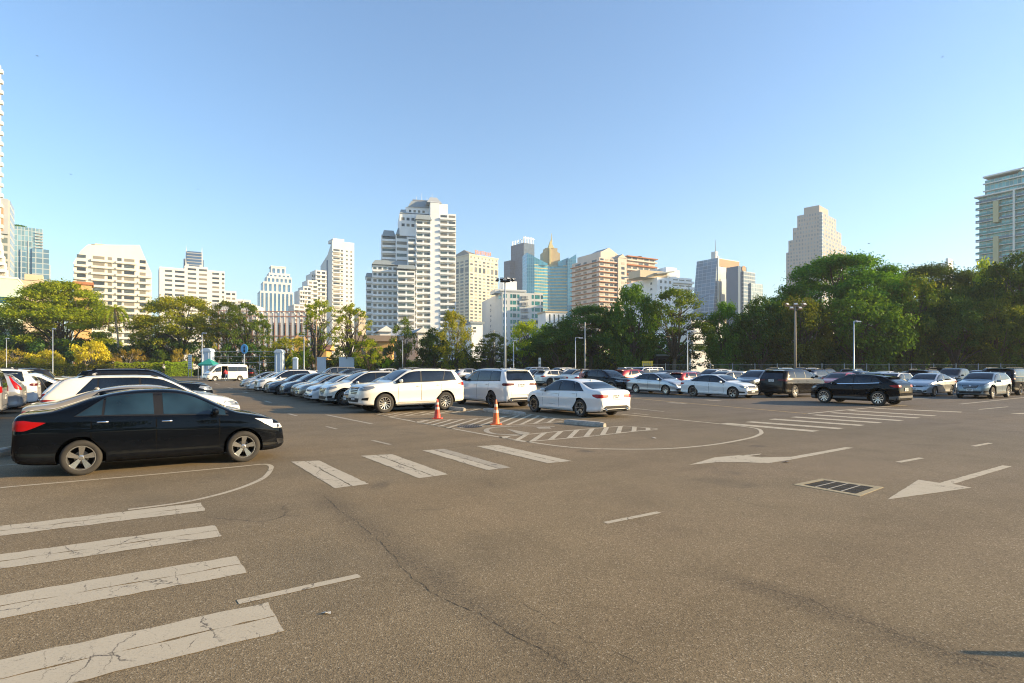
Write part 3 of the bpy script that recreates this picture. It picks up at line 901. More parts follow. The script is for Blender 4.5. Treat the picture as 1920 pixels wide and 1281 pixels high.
VAN = dict(L=5.38, W=1.88, H=2.285, R=.335, gap=.05, opening=(.02, .80, .42, 2.0), af=1.63, ar=-1.55, clear=.20,
    top=[(-2.69, .55), (-2.685, 1.1), (-2.67, 1.7), (-2.63, 2.05), (-2.52, 2.20), (-2.2, 2.26), (-1, 2.285), (.6, 2.285), (1.1, 2.23), (1.4, 2.10), (1.75, 1.75), (2.05, 1.42),
         (2.25, 1.23), (2.42, 1.12), (2.56, .98), (2.65, .78), (2.69, .52)],
    belt=[(-2.69, 1.28), (0, 1.28), (1.6, 1.20), (2.2, 1.06), (2.69, .86)],
    pf=.66, pr=.84, nose=.45, side=(-2.55, 2.02), lean=(.02, -.42), pillars=[-1.25, -.02, .86], plean=(0, 0, 0),
    screen=(1.42, 2.12, .74, .86), rear_b=(1.28, 1.90, .72, .68), tumble=.62, t0=.05, t1=.60,
    doors=[(-.98, -.06, 0, .0), (.84, 1.20, 0, 0)], dz=.18,
    head_s=[(2.28, .90), (2.54, .80), (2.60, .88), (2.50, 1.0), (2.30, 1.02)], head_f=[(.58, .80), (.86, .82), (.86, 1.0), (.60, .98)],
    tail_s=[(-2.685, .9), (-2.58, .9), (-2.58, 1.3), (-2.68, 1.3)], tail_b=[(.80, .9), (.92, .9), (.92, 1.3), (.80, 1.3)],
    grille=[(.50, .78), (.52, .96)], intake=[(.55, .32), (.58, .46)], plates=(.50, .75), mirror=(1.72, 1.28),
    wheel='ten', fogp=(.76, .40), badge=.88, chandle=False, wiper=True, fin=-1.8)
PICKUP = scale_spec(SUV, L=5.3, W=1.86, H=1.80, af=1.62, ar=-1.50,
    top=[(-2.65, .6), (-2.64, .95), (-2.62, 1.12), (-2.55, 1.16), (-1.35, 1.17), (-1.25, 1.19), (-1.15, 1.5), (-1.05, 1.72), (-.85, 1.78), (-.3, 1.80), (.25, 1.78), (.55, 1.71),
         (.88, 1.50), (1.22, 1.27), (1.4, 1.17), (1.7, 1.135), (2.1, 1.09), (2.4, 1.02), (2.56, .92), (2.63, .78), (2.65, .60)],
    belt=[(-2.65, 1.08), (-1.2, 1.11), (0, 1.09), (1.2, 1.05), (1.8, 1.0), (2.65, .86)],
    side=(-1.10, 1.28), lean=(.06, -.05), pillars=[-.06], plean=(-.03,), screen=(.52, 1.26, .70, .86), rear_b=(1.22, 1.62, .62, .56),
    doors=[(-1.02, -.06, 0, .2), (-.04, 1.02, 0, 0)],
    head_s=[(2.1, .90), (2.50, .82), (2.58, .90), (2.50, .98), (2.12, 1.01)], tail_s=[(-2.64, .78), (-2.55, .78), (-2.55, 1.08), (-2.63, 1.08)], tail_b=[(.80, .78), (.92, .78), (.92, 1.08), (.80, 1.08)],
    mirror=(.98, 1.14), rails=None, spoiler=None, step=1, bootz=(.6, 1.08), plates=(.58, .62), fin=.2)
AIR, DUST, OZONE, SKY, SUN, EXPO, HAZE = 1.2, .4, 4.0, .135, 5.0, 1.15, .00026
# ================================================================ ground
def mat_asphalt():
    m, nt, b = new_mat('asphalt')
    v = coords(nt)
    big = noise(nt, v, .09, 4, .55, .4)
    mid = noise(nt, v, .9, 4, .6, .2)
    vor = N(nt, 'ShaderNodeTexVoronoi', Scale=105.0); nt.links.new(v, vor.inputs['Vector'])
    sep = nt.nodes.new('ShaderNodeSeparateColor'); nt.links.new(vor.outputs['Color'], sep.inputs[0])
    stone = ramp(nt, sep.outputs[0], [(0.0, (.045, .036, .026)), (.13, (.085, .066, .044)), (.26, (.185, .140, .083)), (.60, (.252, .190, .110)), (.90, (.325, .250, .152)), (1.0, (.62, .53, .38))])
    fine = noise(nt, v, 210, 3, .7)
    col = mix(nt, stone, mix(nt, (.13, .097, .054), (.31, .235, .135), fine), .5)
    # broad wear: worn brown areas and darker bitumen
    tone = ramp(nt, big, [(.32, (.80, .83, .88)), (.50, (1.0, .98, .95)), (.70, (1.20, 1.10, .98))])
    col = mix(nt, col, tone, 1.0, 'MULTIPLY')
    t2 = ramp(nt, mid, [(.25, .84), (.5, 1.0), (.8, 1.12)])
    col = mix(nt, col, t2, 1.0, 'MULTIPLY')
    sx = nt.nodes.new('ShaderNodeSeparateXYZ'); nt.links.new(v, sx.inputs[0])
    side = mth(nt, 'ADD', mth(nt, 'DIVIDE', sx.outputs[0], 26.0), mth(nt, 'MULTIPLY', mth(nt, 'SUBTRACT', big, .5), 1.6))
    right_grey = ramp(nt, side, [(.02, 0.0), (.45, 1.0)])            # greyer tone towards the right-hand lanes
    col = mix(nt, col, mix(nt, col, (.85, .90, 1.08), 1.0, 'MULTIPLY'), right_grey)
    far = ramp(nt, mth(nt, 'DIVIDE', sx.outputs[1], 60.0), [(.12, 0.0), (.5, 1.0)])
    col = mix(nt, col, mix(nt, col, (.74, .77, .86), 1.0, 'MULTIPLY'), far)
    # wheel tracks polished into the lanes
    tr = mth(nt, 'ADD', mth(nt, 'MULTIPLY', sx.outputs[0], -math.sin(R(34))), mth(nt, 'MULTIPLY', sx.outputs[1], math.cos(R(34))))
    wvs = N(nt, 'ShaderNodeTexNoise', Scale=.55, Detail=2.0); wvs.noise_dimensions = '1D'; nt.links.new(tr, wvs.inputs['W'])
    col = mix(nt, col, mix(nt, col, (.88, .87, .86), 1.0, 'MULTIPLY'), ramp(nt, wvs.outputs['Fac'], [(.5, 0.0), (.62, .7)]))
    # ravelled dark strip along the long joint
    # ravelled, darker strips along the long joints
    for (ax_, ay_), (bx_, by_), wd_ in (((600, 925), (1110, 1290), .16), ((1360, 1078), (1930, 1275), .12)):
        A_, B_ = G(ax_, ay_), G(bx_, by_); d_ = (B_-A_).normalized(); n_ = Vector((-d_.y, d_.x, 0))
        tt = mth(nt, 'SUBTRACT', mth(nt, 'ADD', mth(nt, 'MULTIPLY', sx.outputs[0], n_.x), mth(nt, 'MULTIPLY', sx.outputs[1], n_.y)), A_.dot(n_))
        al = mth(nt, 'SUBTRACT', mth(nt, 'ADD', mth(nt, 'MULTIPLY', sx.outputs[0], d_.x), mth(nt, 'MULTIPLY', sx.outputs[1], d_.y)), A_.dot(d_)+(B_-A_).length/2)
        wob = mth(nt, 'MULTIPLY', mth(nt, 'SUBTRACT', noise(nt, v, 1.4, 4, .6), .5), .5)
        dist = mth(nt, 'ABSOLUTE', mth(nt, 'ADD', tt, wob))
        inside = ramp(nt, mth(nt, 'DIVIDE', mth(nt, 'ABSOLUTE', al), (B_-A_).length*.62), [(.6, 1.0), (1.0, 0.0)])
        band = mth(nt, 'MULTIPLY', ramp(nt, mth(nt, 'DIVIDE', dist, wd_*2), [(0.0, 1.0), (1.0, 0.0)]), inside)
        grit = ramp(nt, noise(nt, v, 34, 4, .7), [(.40, 0.0), (.60, 1.0)])
        col = mix(nt, col, (.045, .038, .030), mth(nt, 'MULTIPLY', band, mth(nt, 'MULTIPLY', grit, .62)))
    # dark oil drips and patches
    oil = noise(nt, v, .33, 5, .65, .8)
    col = mix(nt, col, (.055, .05, .043), ramp(nt, oil, [(.62, 0.0), (.76, .5)]))
    drip = N(nt, 'ShaderNodeTexVoronoi', Scale=.45); nt.links.new(v, drip.inputs['Vector'])
    dn = noise(nt, v, 5.0, 4, .7)
    dd = mth(nt, 'ADD', drip.outputs['Distance'], mth(nt, 'MULTIPLY', dn, .10))
    col = mix(nt, col, (.07, .06, .05), ramp(nt, dd, [(.10, .55), (.16, 0.0)]))
    # fine meandering cracks
    wv = nt.nodes.new('ShaderNodeVectorMath'); wv.operation = 'ADD'
    nz = N(nt, 'ShaderNodeTexNoise', Scale=1.1, Detail=5.0, Roughness=.65); nt.links.new(v, nz.inputs['Vector'])
    sc = nt.nodes.new('ShaderNodeVectorMath'); sc.operation = 'SCALE'; sc.inputs['Scale'].default_value = .55
    nt.links.new(nz.outputs['Color'], sc.inputs[0]); nt.links.new(v, wv.inputs[0]); nt.links.new(sc.outputs[0], wv.inputs[1])
    ed = N(nt, 'ShaderNodeTexVoronoi', Scale=.21); ed.feature = 'DISTANCE_TO_EDGE'; nt.links.new(wv.outputs[0], ed.inputs['Vector'])
    crack = ramp(nt, ed.outputs['Distance'], [(0.0, .8), (.0012, .6), (.0028, 0.0)])
    halo = ramp(nt, ed.outputs['Distance'], [(0.0, .5), (.03, 0.0)])
    brk = ramp(nt, noise(nt, v, .5, 4, .6), [(.54, 0.0), (.68, 1.0)])
    col = mix(nt, col, (.06, .055, .05), mth(nt, 'MULTIPLY', halo, mth(nt, 'MULTIPLY', brk, .3)))
    col = mix(nt, col, (.018, .016, .015), mth(nt, 'MULTIPLY', crack, brk))
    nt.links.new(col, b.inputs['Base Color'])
    b.inputs['Roughness'].default_value = .88
    b.inputs['Specular IOR Level'].default_value = .25
    h = mth(nt, 'ADD', mth(nt, 'MULTIPLY', fine, .5), vor.outputs['Distance'])
    bump(nt, b, h, .4, .005)
    return m
def mat_road_paint(name, col, wear=.42):
    m, nt, b = new_mat(name)
    v = coords(nt)
    n1 = noise(nt, v, 1.6, 5, .65)
    base = mix(nt, tuple(c*.80 for c in col), col, n1)
    sp = noise(nt, v, 60, 4, .7)
    base = mix(nt, base, (.19, .16, .125), ramp(nt, sp, [(.50+.1*(1-wear), 0.0), (.72, .55)]))
    nz = N(nt, 'ShaderNodeTexNoise', Scale=5.0, Detail=5.0, Roughness=.65); nt.links.new(v, nz.inputs['Vector'])
    sc = nt.nodes.new('ShaderNodeVectorMath'); sc.operation = 'SCALE'; sc.inputs['Scale'].default_value = .16
    wv = nt.nodes.new('ShaderNodeVectorMath'); wv.operation = 'ADD'
    nt.links.new(nz.outputs['Color'], sc.inputs[0]); nt.links.new(v, wv.inputs[0]); nt.links.new(sc.outputs[0], wv.inputs[1])
    vr = coords(nt, (1, 1, 1)); vm = nt.nodes.new('ShaderNodeMapping'); vm.vector_type = 'TEXTURE'; vm.inputs['Rotation'].default_value = (0, 0, R(34)); vm.inputs['Scale'].default_value = (1, 2.6, 1)
    nt.links.new(wv.outputs[0], vm.inputs[0]); wv = vm
    for scl, wd, lo in ((1.7, .006, .42), (4.2, .009, .50), (9.0, .015, .58)):
        ed = N(nt, 'ShaderNodeTexVoronoi', Scale=scl); ed.feature = 'DISTANCE_TO_EDGE'; nt.links.new(wv.outputs[0], ed.inputs['Vector'])
        crack = ramp(nt, ed.outputs['Distance'], [(0.0, 1.0), (wd*.5, .9), (wd, 0.0)])
        brk = ramp(nt, noise(nt, v, 1.9+scl*.3, 3, .6), [(lo, 0.0), (lo+.10, 1.0)])
        base = mix(nt, base, (.07, .055, .04), mth(nt, 'MULTIPLY', crack, brk))
    # patches worn through to the asphalt
    hole = ramp(nt, noise(nt, v, 7.0, 6, .75, .5), [(.74-wear*.18, 0.0), (.78-wear*.18, .85)])
    base = mix(nt, base, (.15, .12, .09), hole)
    nt.links.new(base, b.inputs['Base Color'])
    b.inputs['Roughness'].default_value = .75
    bump(nt, b, sp, .3, .004)
    return m
M_ASPH = mat_asphalt()
M_LINE = mat_road_paint('road_paint', (.53, .455, .325), .6)
M_LINE_WORN = mat_road_paint('worn_road_paint', (.42, .36, .26), .9)
M_YLINE = mat_road_paint('yellow_road_paint', (.48, .33, .13), .75)
rnd = random.Random(4)

g = MB(); g.quad((-420, -60, 0), (420, -60, 0), (420, 172, 0), (-420, 172, 0))
tag(g.build('asphalt_ground', M_ASPH), kind='structure')
M_SOIL = plain('planted_soil', (.075, .07, .035), .95, var=.4, nscale=.4)
g = MB(); g.quad((-1900, -100, -.03), (1900, -100, -.03), (1900, 2300, -.03), (-1900, 2300, -.03))
tag(g.build('ground', M_SOIL), kind='structure')

def flat(name, polys, mat, z=.004, jitter=.0):
    mb = MB()
    for pts in polys:
        pts = [Vector(p) for p in pts]
        if jitter:
            out = []
            for i in range(len(pts)):
                a, b = pts[i], pts[(i+1) % len(pts)]
                n = max(1, int((b-a).length/.11))
                q = (b-a).normalized(); q = Vector((-q.y, q.x, 0))
                for k in range(n): out.append(a+(b-a)*k/n+q*(rnd.uniform(-jitter, jitter) if k else 0))
            pts = out
        area = sum(pts[k].x*pts[(k+1) % len(pts)].y-pts[(k+1) % len(pts)].x*pts[k].y for k in range(len(pts)))
        if area < 0: pts.reverse()
        mb.poly([(p.x, p.y, z) for p in pts])
    return tag(mb.build(name, mat), kind='structure')
def ribbon(name, pix, w, mat=None, z=.004, close=False, world=False, jit=.004):
    pts = [Vector(p) if world else G(*p) for p in pix]
    # resample smooth
    L, Rr = [], []
    for i, p in enumerate(pts):
        d = (pts[min(i+1, len(pts)-1)]-pts[max(i-1, 0)]).normalized()
        q = Vector((-d.y, d.x, 0))*w/2
        j = rnd.uniform(-jit, jit)
        L.append(p+q*(1+j/w)); Rr.append(p-q*(1-j/w))
    mb = MB()
    for i in range(len(pts)-1):
        mb.quad((Rr[i].x, Rr[i].y, z), (Rr[i+1].x, Rr[i+1].y, z), (L[i+1].x, L[i+1].y, z), (L[i].x, L[i].y, z))
    return tag(mb.build(name, mat or M_LINE), kind='structure')
def smooth(pix, n=5):
    out = []
    for i in range(len(pix)-1):
        p0 = pix[max(i-1, 0)]; p1 = pix[i]; p2 = pix[i+1]; p3 = pix[min(i+2, len(pix)-1)]
        for k in range(n):
            t = k/n
            out.append(tuple(.5*((2*p1[j])+(-p0[j]+p2[j])*t+(2*p0[j]-5*p1[j]+4*p2[j]-p3[j])*t*t+(-p0[j]+3*p1[j]-3*p2[j]+p3[j])*t**3) for j in (0, 1)))
    out.append(pix[-1]); return out

# crossing on the left: four stripes running out of the frame
for tr, br in (((377, 943), (384, 958)), ((402, 985), (416, 1006)), ((443, 1043), (462, 1075)), ((503, 1130), (533, 1184))):
    a, b = G(*tr), G(*br)
    mid = (a+b)/2
    for p, q in ((a, mid+(a-b)*.012), (mid-(a-b)*.012, b)):
        flat('crosswalk_stripe', [[p, q, q-U*4.6, p-U*4.6]], M_LINE, .004, .013)
# crossing straight ahead: each stripe is two bands of paint
for k, (A, B_, C, D_) in enumerate((((546, 866), (598, 864), (692, 908), (628, 916)), ((677, 855), (735, 852), (840, 890), (786, 897)),
                    ((792, 845), (833, 842), (958, 877), (915, 882)), ((893, 837), (935, 835), (1072, 865), (1027, 869)))):
    A, B_, C, D_ = [G(*p) for p in (A, B_, C, D_)]
    m0, m1 = A+(B_-A)*.5, D_+(C-D_)*.5
    e = (B_-A)*.018
    flat('crosswalk_stripe', [[A, m0-e, m1-e, D_]], M_LINE, .004, .012)
    flat('crosswalk_stripe', [[m0+e, B_, C, m1+e]], M_LINE_WORN if k == 2 else M_LINE, .004, .012)
# crossing on the right
for a, b in (((1357, 794), (1530, 809)), ((1403, 791), (1577, 804)), ((1447, 786), (1617, 798)), ((1487, 782), (1650, 793)), ((1527, 778), (1690, 789)),
             ((1560, 774), (1722, 784)), ((1593, 770), (1752, 780)), ((1640, 766), (1803, 773))):
    ribbon('crosswalk_stripe', [a, b], .46)
ribbon('road_dash', [(446, 1130), (674, 1080)], .10)
ribbon('road_dash', [(1135, 981), (1236, 961)], .085)
ribbon('road_dash', [(1684, 867), (1728, 859)], .11); ribbon('road_dash', [(1825, 837), (1857, 831)], .11)
ribbon('road_dash', [(612, 778), (697, 795)], .14, M_LINE_WORN); ribbon('road_dash', [(698, 826), (732, 834)], .10, M_LINE_WORN)
ribbon('road_dash', [(612, 800), (632, 805)], .09, M_LINE_WORN); ribbon('road_dash', [(541, 776), (556, 780)], .12, M_LINE_WORN)
for a, b in (((428, 727), (436, 729)), ((456, 735), (466, 737)), ((384, 712), (390, 713)), ((404, 719), (411, 721)), ((497, 752), (508, 755))):
    ribbon('road_dash', [a, b], .16, M_LINE_WORN)
ribbon('parking_line', smooth([(-160, 931), (0, 915), (150, 902), (300, 889), (440, 876), (490, 871), (506, 873), (508, 880), (496, 895), (470, 908), (430, 922), (375, 936), (320, 946), (240, 956)], 5), .085)
ribbon('parking_line', [(-200, 892), (0, 873), (90, 867)], .09, M_LINE_WORN)
ribbon('parking_line', [(-60, 850), (20, 838), (40, 836)], .1)
ribbon('parking_line', smooth([(703, 777), (800, 795), (920, 817), (993, 829), (1060, 838), (1130, 842), (1240, 842), (1330, 835), (1400, 823), (1424, 815), (1427, 809), (1415, 803), (1360, 796)], 5), .11)
ribbon('parking_line', [(1165, 777), (1270, 787), (1360, 796)], .12)
ribbon('parking_line', [(1170, 764), (1245, 772)], .12, M_LINE_WORN)
ribbon('parking_line', [(1185, 775), (1215, 778)], .12, M_LINE_WORN)
ribbon('lane_line', [(1165, 745), (1300, 757), (1515, 776)], .14, M_YLINE)
ribbon('lane_line', [(1513, 776), (1575, 770), (1640, 764), (1700, 760)], .16)
ribbon('parking_line', [(1836, 768), (1890, 763)], .12); ribbon('parking_line', [(1903, 776), (1990, 773)], .35)
ribbon('parking_line', [(1640, 752), (1742, 747)], .2, M_LINE_WORN); ribbon('parking_line', [(1800, 758), (1925, 745)], .2, M_LINE_WORN)
ribbon('road_dash', [(1255, 755), (1286, 757)], .45, M_LINE_WORN); ribbon('road_dash', [(1322, 750), (1352, 752)], .4, M_LINE_WORN)

def lerp(a, b, t): return (a[0]+(b[0]-a[0])*t, a[1]+(b[1]-a[1])*t)
def hatch(top, bot, w=.13, step=.40, mat=None):
    """two edge lines and parallel bars between them, all laid out on the ground"""
    ribbon('hatch_line', top, .10, mat); ribbon('hatch_line', bot, .10, mat)
    T_ = [G(*p) for p in top]; B_ = [G(*p) for p in bot]; dx = .225
    def cross(line, c):
        for p, q in zip(line, line[1:]):
            f0, f1 = p.x-dx*p.y-c, q.x-dx*q.y-c
            if f0*f1 <= 0 and f0 != f1: return p+(q-p)*(f0/(f0-f1))
    cs = [p.x-dx*p.y for p in T_+B_]; c = min(cs)+.2
    while c < max(cs)-.05:
        p, q = cross(T_, c), cross(B_, c); c += step*rnd.uniform(.96, 1.04)
        if p and q and (p-q).length > .15: ribbon('hatch_stripe', [p, q], w, mat, .0042, world=True)
hatch([(935, 820), (1050, 809), (1170, 799), (1233, 804)], [(935, 820), (983, 829), (1100, 819), (1200, 808), (1233, 806)], .14, .43)
hatch([(778, 791.5), (800, 788), (864, 786.7), (908, 784.7), (994, 777), (1056, 787)], [(778, 791.5), (847, 804), (907, 799.6), (971, 796.6), (1056, 790.7)], .12, .40)
hatch([(703, 777), (745, 774), (826, 771), (903, 766)], [(703, 777), (730, 782), (800, 778), (865, 773), (907, 771)], .12, .44)
# a worn arrow inside the island
ribbon('road_arrow', smooth([(1040, 800), (980, 799), (925, 802), (912, 808), (930, 814), (985, 816)], 5), .16, M_LINE_WORN)
flat('road_arrow', [[G(*p) for p in ((948, 804), (995, 812), (982, 818), (970, 813))]], M_LINE_WORN)
flat('road_arrow', [[G(*p) for p in ((1005, 801), (1030, 801), (1034, 804), (1010, 804))]], M_LINE_WORN)
flat('road_arrow', [[G(*p) for p in ((1293, 872), (1340, 858), (1385, 854), (1428, 858), (1483, 857), (1585, 839), (1600, 840), (1485, 862), (1440, 869), (1395, 867), (1345, 867))]], M_LINE, .004, .006)
flat('road_arrow', [[G(*p) for p in ((1393, 854), (1428, 851), (1424, 853), (1400, 856))]], M_LINE, .0045)
flat('road_arrow', [[G(*p) for p in ((1664, 937), (1722, 900), (1762, 906), (1880, 873), (1897, 875), (1787, 908), (1822, 915))]], M_LINE, .004, .006)

# long cracks ending in ravelled asphalt
M_CRACK = plain('crack_shadow', (.022, .019, .017), .95)
def crack(pix, w=.012, seed=0):
    r = random.Random(seed); pts = [G(*p) for p in pix]; mb = MB(); prev = None
    out = []
    for a, b in zip(pts, pts[1:]):
        n = max(2, int((b-a).length/.035)); d = (b-a).normalized(); q = Vector((-d.y, d.x, 0)); off = 0
        for k in range(n):
            off = off*.86+r.uniform(-.011, .011); out.append((a+(b-a)*k/n+q*off, q))
    for i, (p, q) in enumerate(out):
        ww = w*r.uniform(.15, 1.0)*min(1, i/12, (len(out)-i)/12)
        row = (p+q*ww/2, p-q*ww/2)
        if prev and r.random() > .12: mb.quad((prev[1].x, prev[1].y, .0025), (row[1].x, row[1].y, .0025), (row[0].x, row[0].y, .0025), (prev[0].x, prev[0].y, .0025))
        prev = row
    return tag(mb.build('asphalt_crack', M_CRACK), kind='structure')
crack([(600, 925), (700, 1005), (750, 1060), (800, 1105), (900, 1150), (990, 1205), (1060, 1245), (1110, 1290)], .008, 1)
crack([(935, 1105), (1010, 1150), (1110, 1205), (1200, 1250), (1260, 1290)], .006, 2)
crack([(1360, 1078), (1440, 1105), (1520, 1125), (1580, 1155), (1660, 1180), (1730, 1205), (1790, 1225), (1860, 1250), (1930, 1275)], .008, 3)
crack([(1232, 958), (1330, 985), (1420, 1010)], .004, 5)

# concrete-framed drain with its grates
fr = [(1487, 909), (1541, 898), (1657, 914), (1612, 931)]
P4 = [G(*p) for p in fr]
def bil(s, t): return (P4[0]*(1-s)+P4[3]*s)*(1-t)+(P4[1]*(1-s)+P4[2]*s)*t
M_CONC = plain('drain_concrete', (.33, .275, .17), .85, var=.2, nscale=14)
M_IRON = plain('drain_iron', (.018, .018, .02), .6, .4)
dr = empty('storm_drain', bil(.5, .5)); tag(dr, 'rectangular storm drain with four black iron grates in yellowish concrete surround', 'drain')
def loc(p, o, z): return (p.x-o.x, p.y-o.y, z)
O = dr.location.copy()
mb = MB()
for (s0, s1, t0, t1) in ((0, 1, 0, .13), (0, 1, .87, 1), (0, .10, .13, .87), (.90, 1, .13, .87)):
    q = [bil(s0, t0), bil(s1, t0), bil(s1, t1), bil(s0, t1)]
    mb.prism([loc(p, O, 0)[:2] for p in q], -.02, .006)
mb.build('concrete_frame', M_CONC, dr)
mb = MB(); q = [bil(.10, .13), bil(.9, .13), bil(.9, .87), bil(.10, .87)]
mb.poly([loc(p, O, .002) for p in q]); mb.build('pit', M_WELL, dr)
for k in range(4):
    s0 = .12+k*.195; s1 = s0+.165
    mb = MB()
    for i in range(7):
        a = s0+(s1-s0)*i/6
        q = [bil(a, .15), bil(a+.008, .15), bil(a+.008, .85), bil(a, .85)]
        mb.prism([loc(p, O, 0)[:2] for p in q], .003, .0075)
    for t in (.16, .38, .62, .82):
        q = [bil(s0, t), bil(s1, t), bil(s1, t+.035), bil(s0, t+.035)]
        mb.prism([loc(p, O, 0)[:2] for p in q], .003, .0068)
    mb.build('grate', M_IRON, dr)
    if k < 3:
        mb = MB(); q = [bil(s1+.004, .13), bil(s1+.026, .13), bil(s1+.026, .87), bil(s1+.004, .87)]
        mb.prism([loc(p, O, 0)[:2] for p in q], .003, .0085); mb.build('divider', plain('drain_edge', (.30, .29, .26), .8), dr)
# round grate in the hatched island
c = G(881, 800); mh = empty('manhole_grate', c); tag(mh, 'round dark manhole grate in the hatched island by the cones', 'manhole')
mb = MB(); mb.lathe([(.001, .006), (.38, .006), (.40, .002)], 24); mb.build('cover', M_IRON, mh)
mb = MB()
for k in range(9):
    x = -.32+k*.08; w = math.sqrt(.38**2-x*x); mb.box((x, 0, .010), (.03, 2*w, .008))
mb.build('bars', plain('worn_iron', (.12, .10, .08), .6, .5), mh)

# concrete wheel stops
M_STOP = plain('wheel_stop_concrete', (.40, .36, .30), .9, var=.3, nscale=7)
def wheel_stop(a, b, label, h=.15):
    a, b = Vector(a), Vector(b); d = b-a; L = d.length
    o = MB(); n = 10
    sec = [(-.09, 0), (-.085, h*.55), (-.055, h*.95), (.055, h), (.085, h*.6), (.09, 0)]
    for i in range(n+1):
        x = -L/2+L*i/n; t = .82 if i in (0, n) else 1
        for y, z in sec: o.v.append((x+rnd.uniform(-.006, .006), y*t+rnd.uniform(-.004, .004), z*t))
    m = len(sec)
    for i in range(n):
        for j in range(m-1):
            k = i*m+j; o.f.append((k, k+m, k+m+1, k+1)); o.m.append(0)
    o.f.append(tuple(range(m-1, -1, -1))); o.f.append(tuple(n*m+j for j in range(m))); o.m += [0, 0]
    ob = o.build('wheel_stop', M_STOP); ob.location = (a+b)/2; ob.rotation_euler.z = math.atan2(d.y, d.x)
    return tag(ob, label, 'wheel stop', 'concrete wheel stops')
ws = wheel_stop(G(1060, 794), G(1134, 801), 'grey concrete wheel stop behind the white sports sedan, nearest the hatching tip')
wheel_stop(G(908, 771), G(984, 780), 'stained concrete wheel stop on the ground behind the taller orange cone')
wheel_stop(G(836, 768), G(871, 771), 'concrete wheel stop beside the rear wheel of the cream white off-roader')
wheel_stop(G(-70, 868), G(20, 852), 'concrete wheel stop on the ground at the left, behind the black sedan')

# traffic cones
M_CONE = plain('cone_orange', (.78, .16, .04), .5, var=.18, nscale=6)
M_CONER = plain('cone_red', (.66, .07, .035), .5, var=.18, nscale=6)
M_BANDW = plain('cone_band_faded', (.80, .60, .46), .5, var=.2, nscale=9)
def cone(loc_, h, mat, label, rz=0):
    r = empty('traffic_cone', loc_, rz); tag(r, label, 'traffic cone', 'traffic cones on the parking ground')
    mb = MB(); w = .19
    n = 8; pts = []
    for k in range(4):
        for j in range(3):
            a = PI/2*k+PI/4*(j/2)*2-PI/4+ (PI/4)
            cx, cy = (w-.04)*(1 if k in (0, 3) else -1), (w-.04)*(1 if k in (0, 1) else -1)
            aa = PI/2*k+PI/2*j/2
            pts.append((cx+.04*math.cos(aa), cy+.04*math.sin(aa)))
    mb.prism(pts, 0, .028); mb.build('base', mat, r)
    prof = [(.135, .028), (.128, .06), (.118, .075)]
    z1 = h
    prof += [(.118+(.028-.118)*t, .075+(z1-.085)*t) for t in (.25, .5, .75, 1)]+[(.024, z1), (.018, z1), (.015, z1-.03)]
    mb = MB(); mb.lathe(prof, 20); mb.build('body', mat, r, True)
    for t0, t1 in ((.42, .56), (.70, .82)):
        f = lambda t: (.118+(.028-.118)*t+.003, .075+(z1-.085)*t)
        mb = MB(); mb.lathe([f(t0), f(t1)], 20); mb.build('reflective_band', M_BANDW, r, True)
    return r
cone(G(820, 785), .72, M_CONER, 'worn red traffic cone standing by the rear wheel of the cream off-roader')
cone(G(930, 796), .82, M_CONE, 'faded orange traffic cone, the taller one, beside the round grate')
cone((5.45, 3.66, 0), .75, M_CONE, 'orange traffic cone just outside the picture that throws the thin shadow')
# litter
def scrap(px, py, s, label, col, seed):
    r = random.Random(seed); mb = MB(); c = []
    for k in range(7):
        a = 2*PI*k/7; c.append((math.cos(a)*s*r.uniform(.5, 1), math.sin(a)*s*.6*r.uniform(.5, 1), r.uniform(.004, .02)))
    for k in range(7): mb.poly([c[k], c[(k+1) % 7], (0, 0, r.uniform(.012, .03))])
    o = mb.build('paper_scrap', plain('scrap_'+str(seed), col, .7)); o.location = G(px, py)
    tag(o, label, 'litter')
scrap(613, 1151, .055, 'crumpled scrap of pale paper on bare asphalt near the left crossing', (.60, .60, .56), 1)
scrap(1226, 822, .09, 'small light scrap of paper inside the curved parking line', (.55, .52, .46), 2)
scrap(1474, 867, .10, 'small dark scrap lying below the bent road arrow', (.12, .12, .13), 3)
# ================================================================ cars in place
PT = dict(
    white=paint('white_paint', (.76, .76, .74)), pearl=paint('pearl_white_paint', (.82, .78, .68)), black=paint('black_paint', (.0025, .004, .007)),
    silver=paint('silver_paint', (.46, .47, .48), .55, .3), grey=paint('grey_paint', (.16, .17, .18), .5, .3), slate=paint('slate_paint', (.055, .075, .105), .4, .3),
    navy=paint('navy_paint', (.012, .02, .045), .3), beige=paint('beige_paint', (.40, .34, .25), .45, .3), red=paint('red_paint', (.42, .018, .015), .1),
    blue=paint('blue_paint', (.02, .05, .26), .3), brown=paint('dark_bronze_paint', (.016, .014, .012), .4, .25), teal=paint('blue_grey_paint', (.17, .23, .27), .35, .3),
    char=paint('charcoal_paint', (.035, .038, .042), .4, .3), wine=paint('dark_red_paint', (.12, .012, .02), .2))
A34 = R(34)
HEAD = {'u': A34, '-u': A34+PI, 'v': A34+PI/2, '-v': A34-PI/2}
_protos = {}
NAMES = dict(sedan='sedan_car', sport='sedan_car', suv='suv', big='suv', cross='crossover_car', cross5='crossover_car', hatch='hatchback_car', mpv='minivan', van='passenger_van', pickup='pickup_truck')
SMALL = {'door_seam', 'door_handle', 'door', 'wiper', 'fog_lamp_bezel', 'badge', 'lettering', 'panel_seam', 'valance', 'grille_bar', 'antenna', 'lamp', 'exhaust_pipe', 'air_intake', 'window_frame'}
CATS = {'mpv': 'minivan', 'van': 'van', 'pickup': 'pickup truck', 'suv': 'suv', 'big': 'suv', 'cross': 'suv', 'cross5': 'suv'}
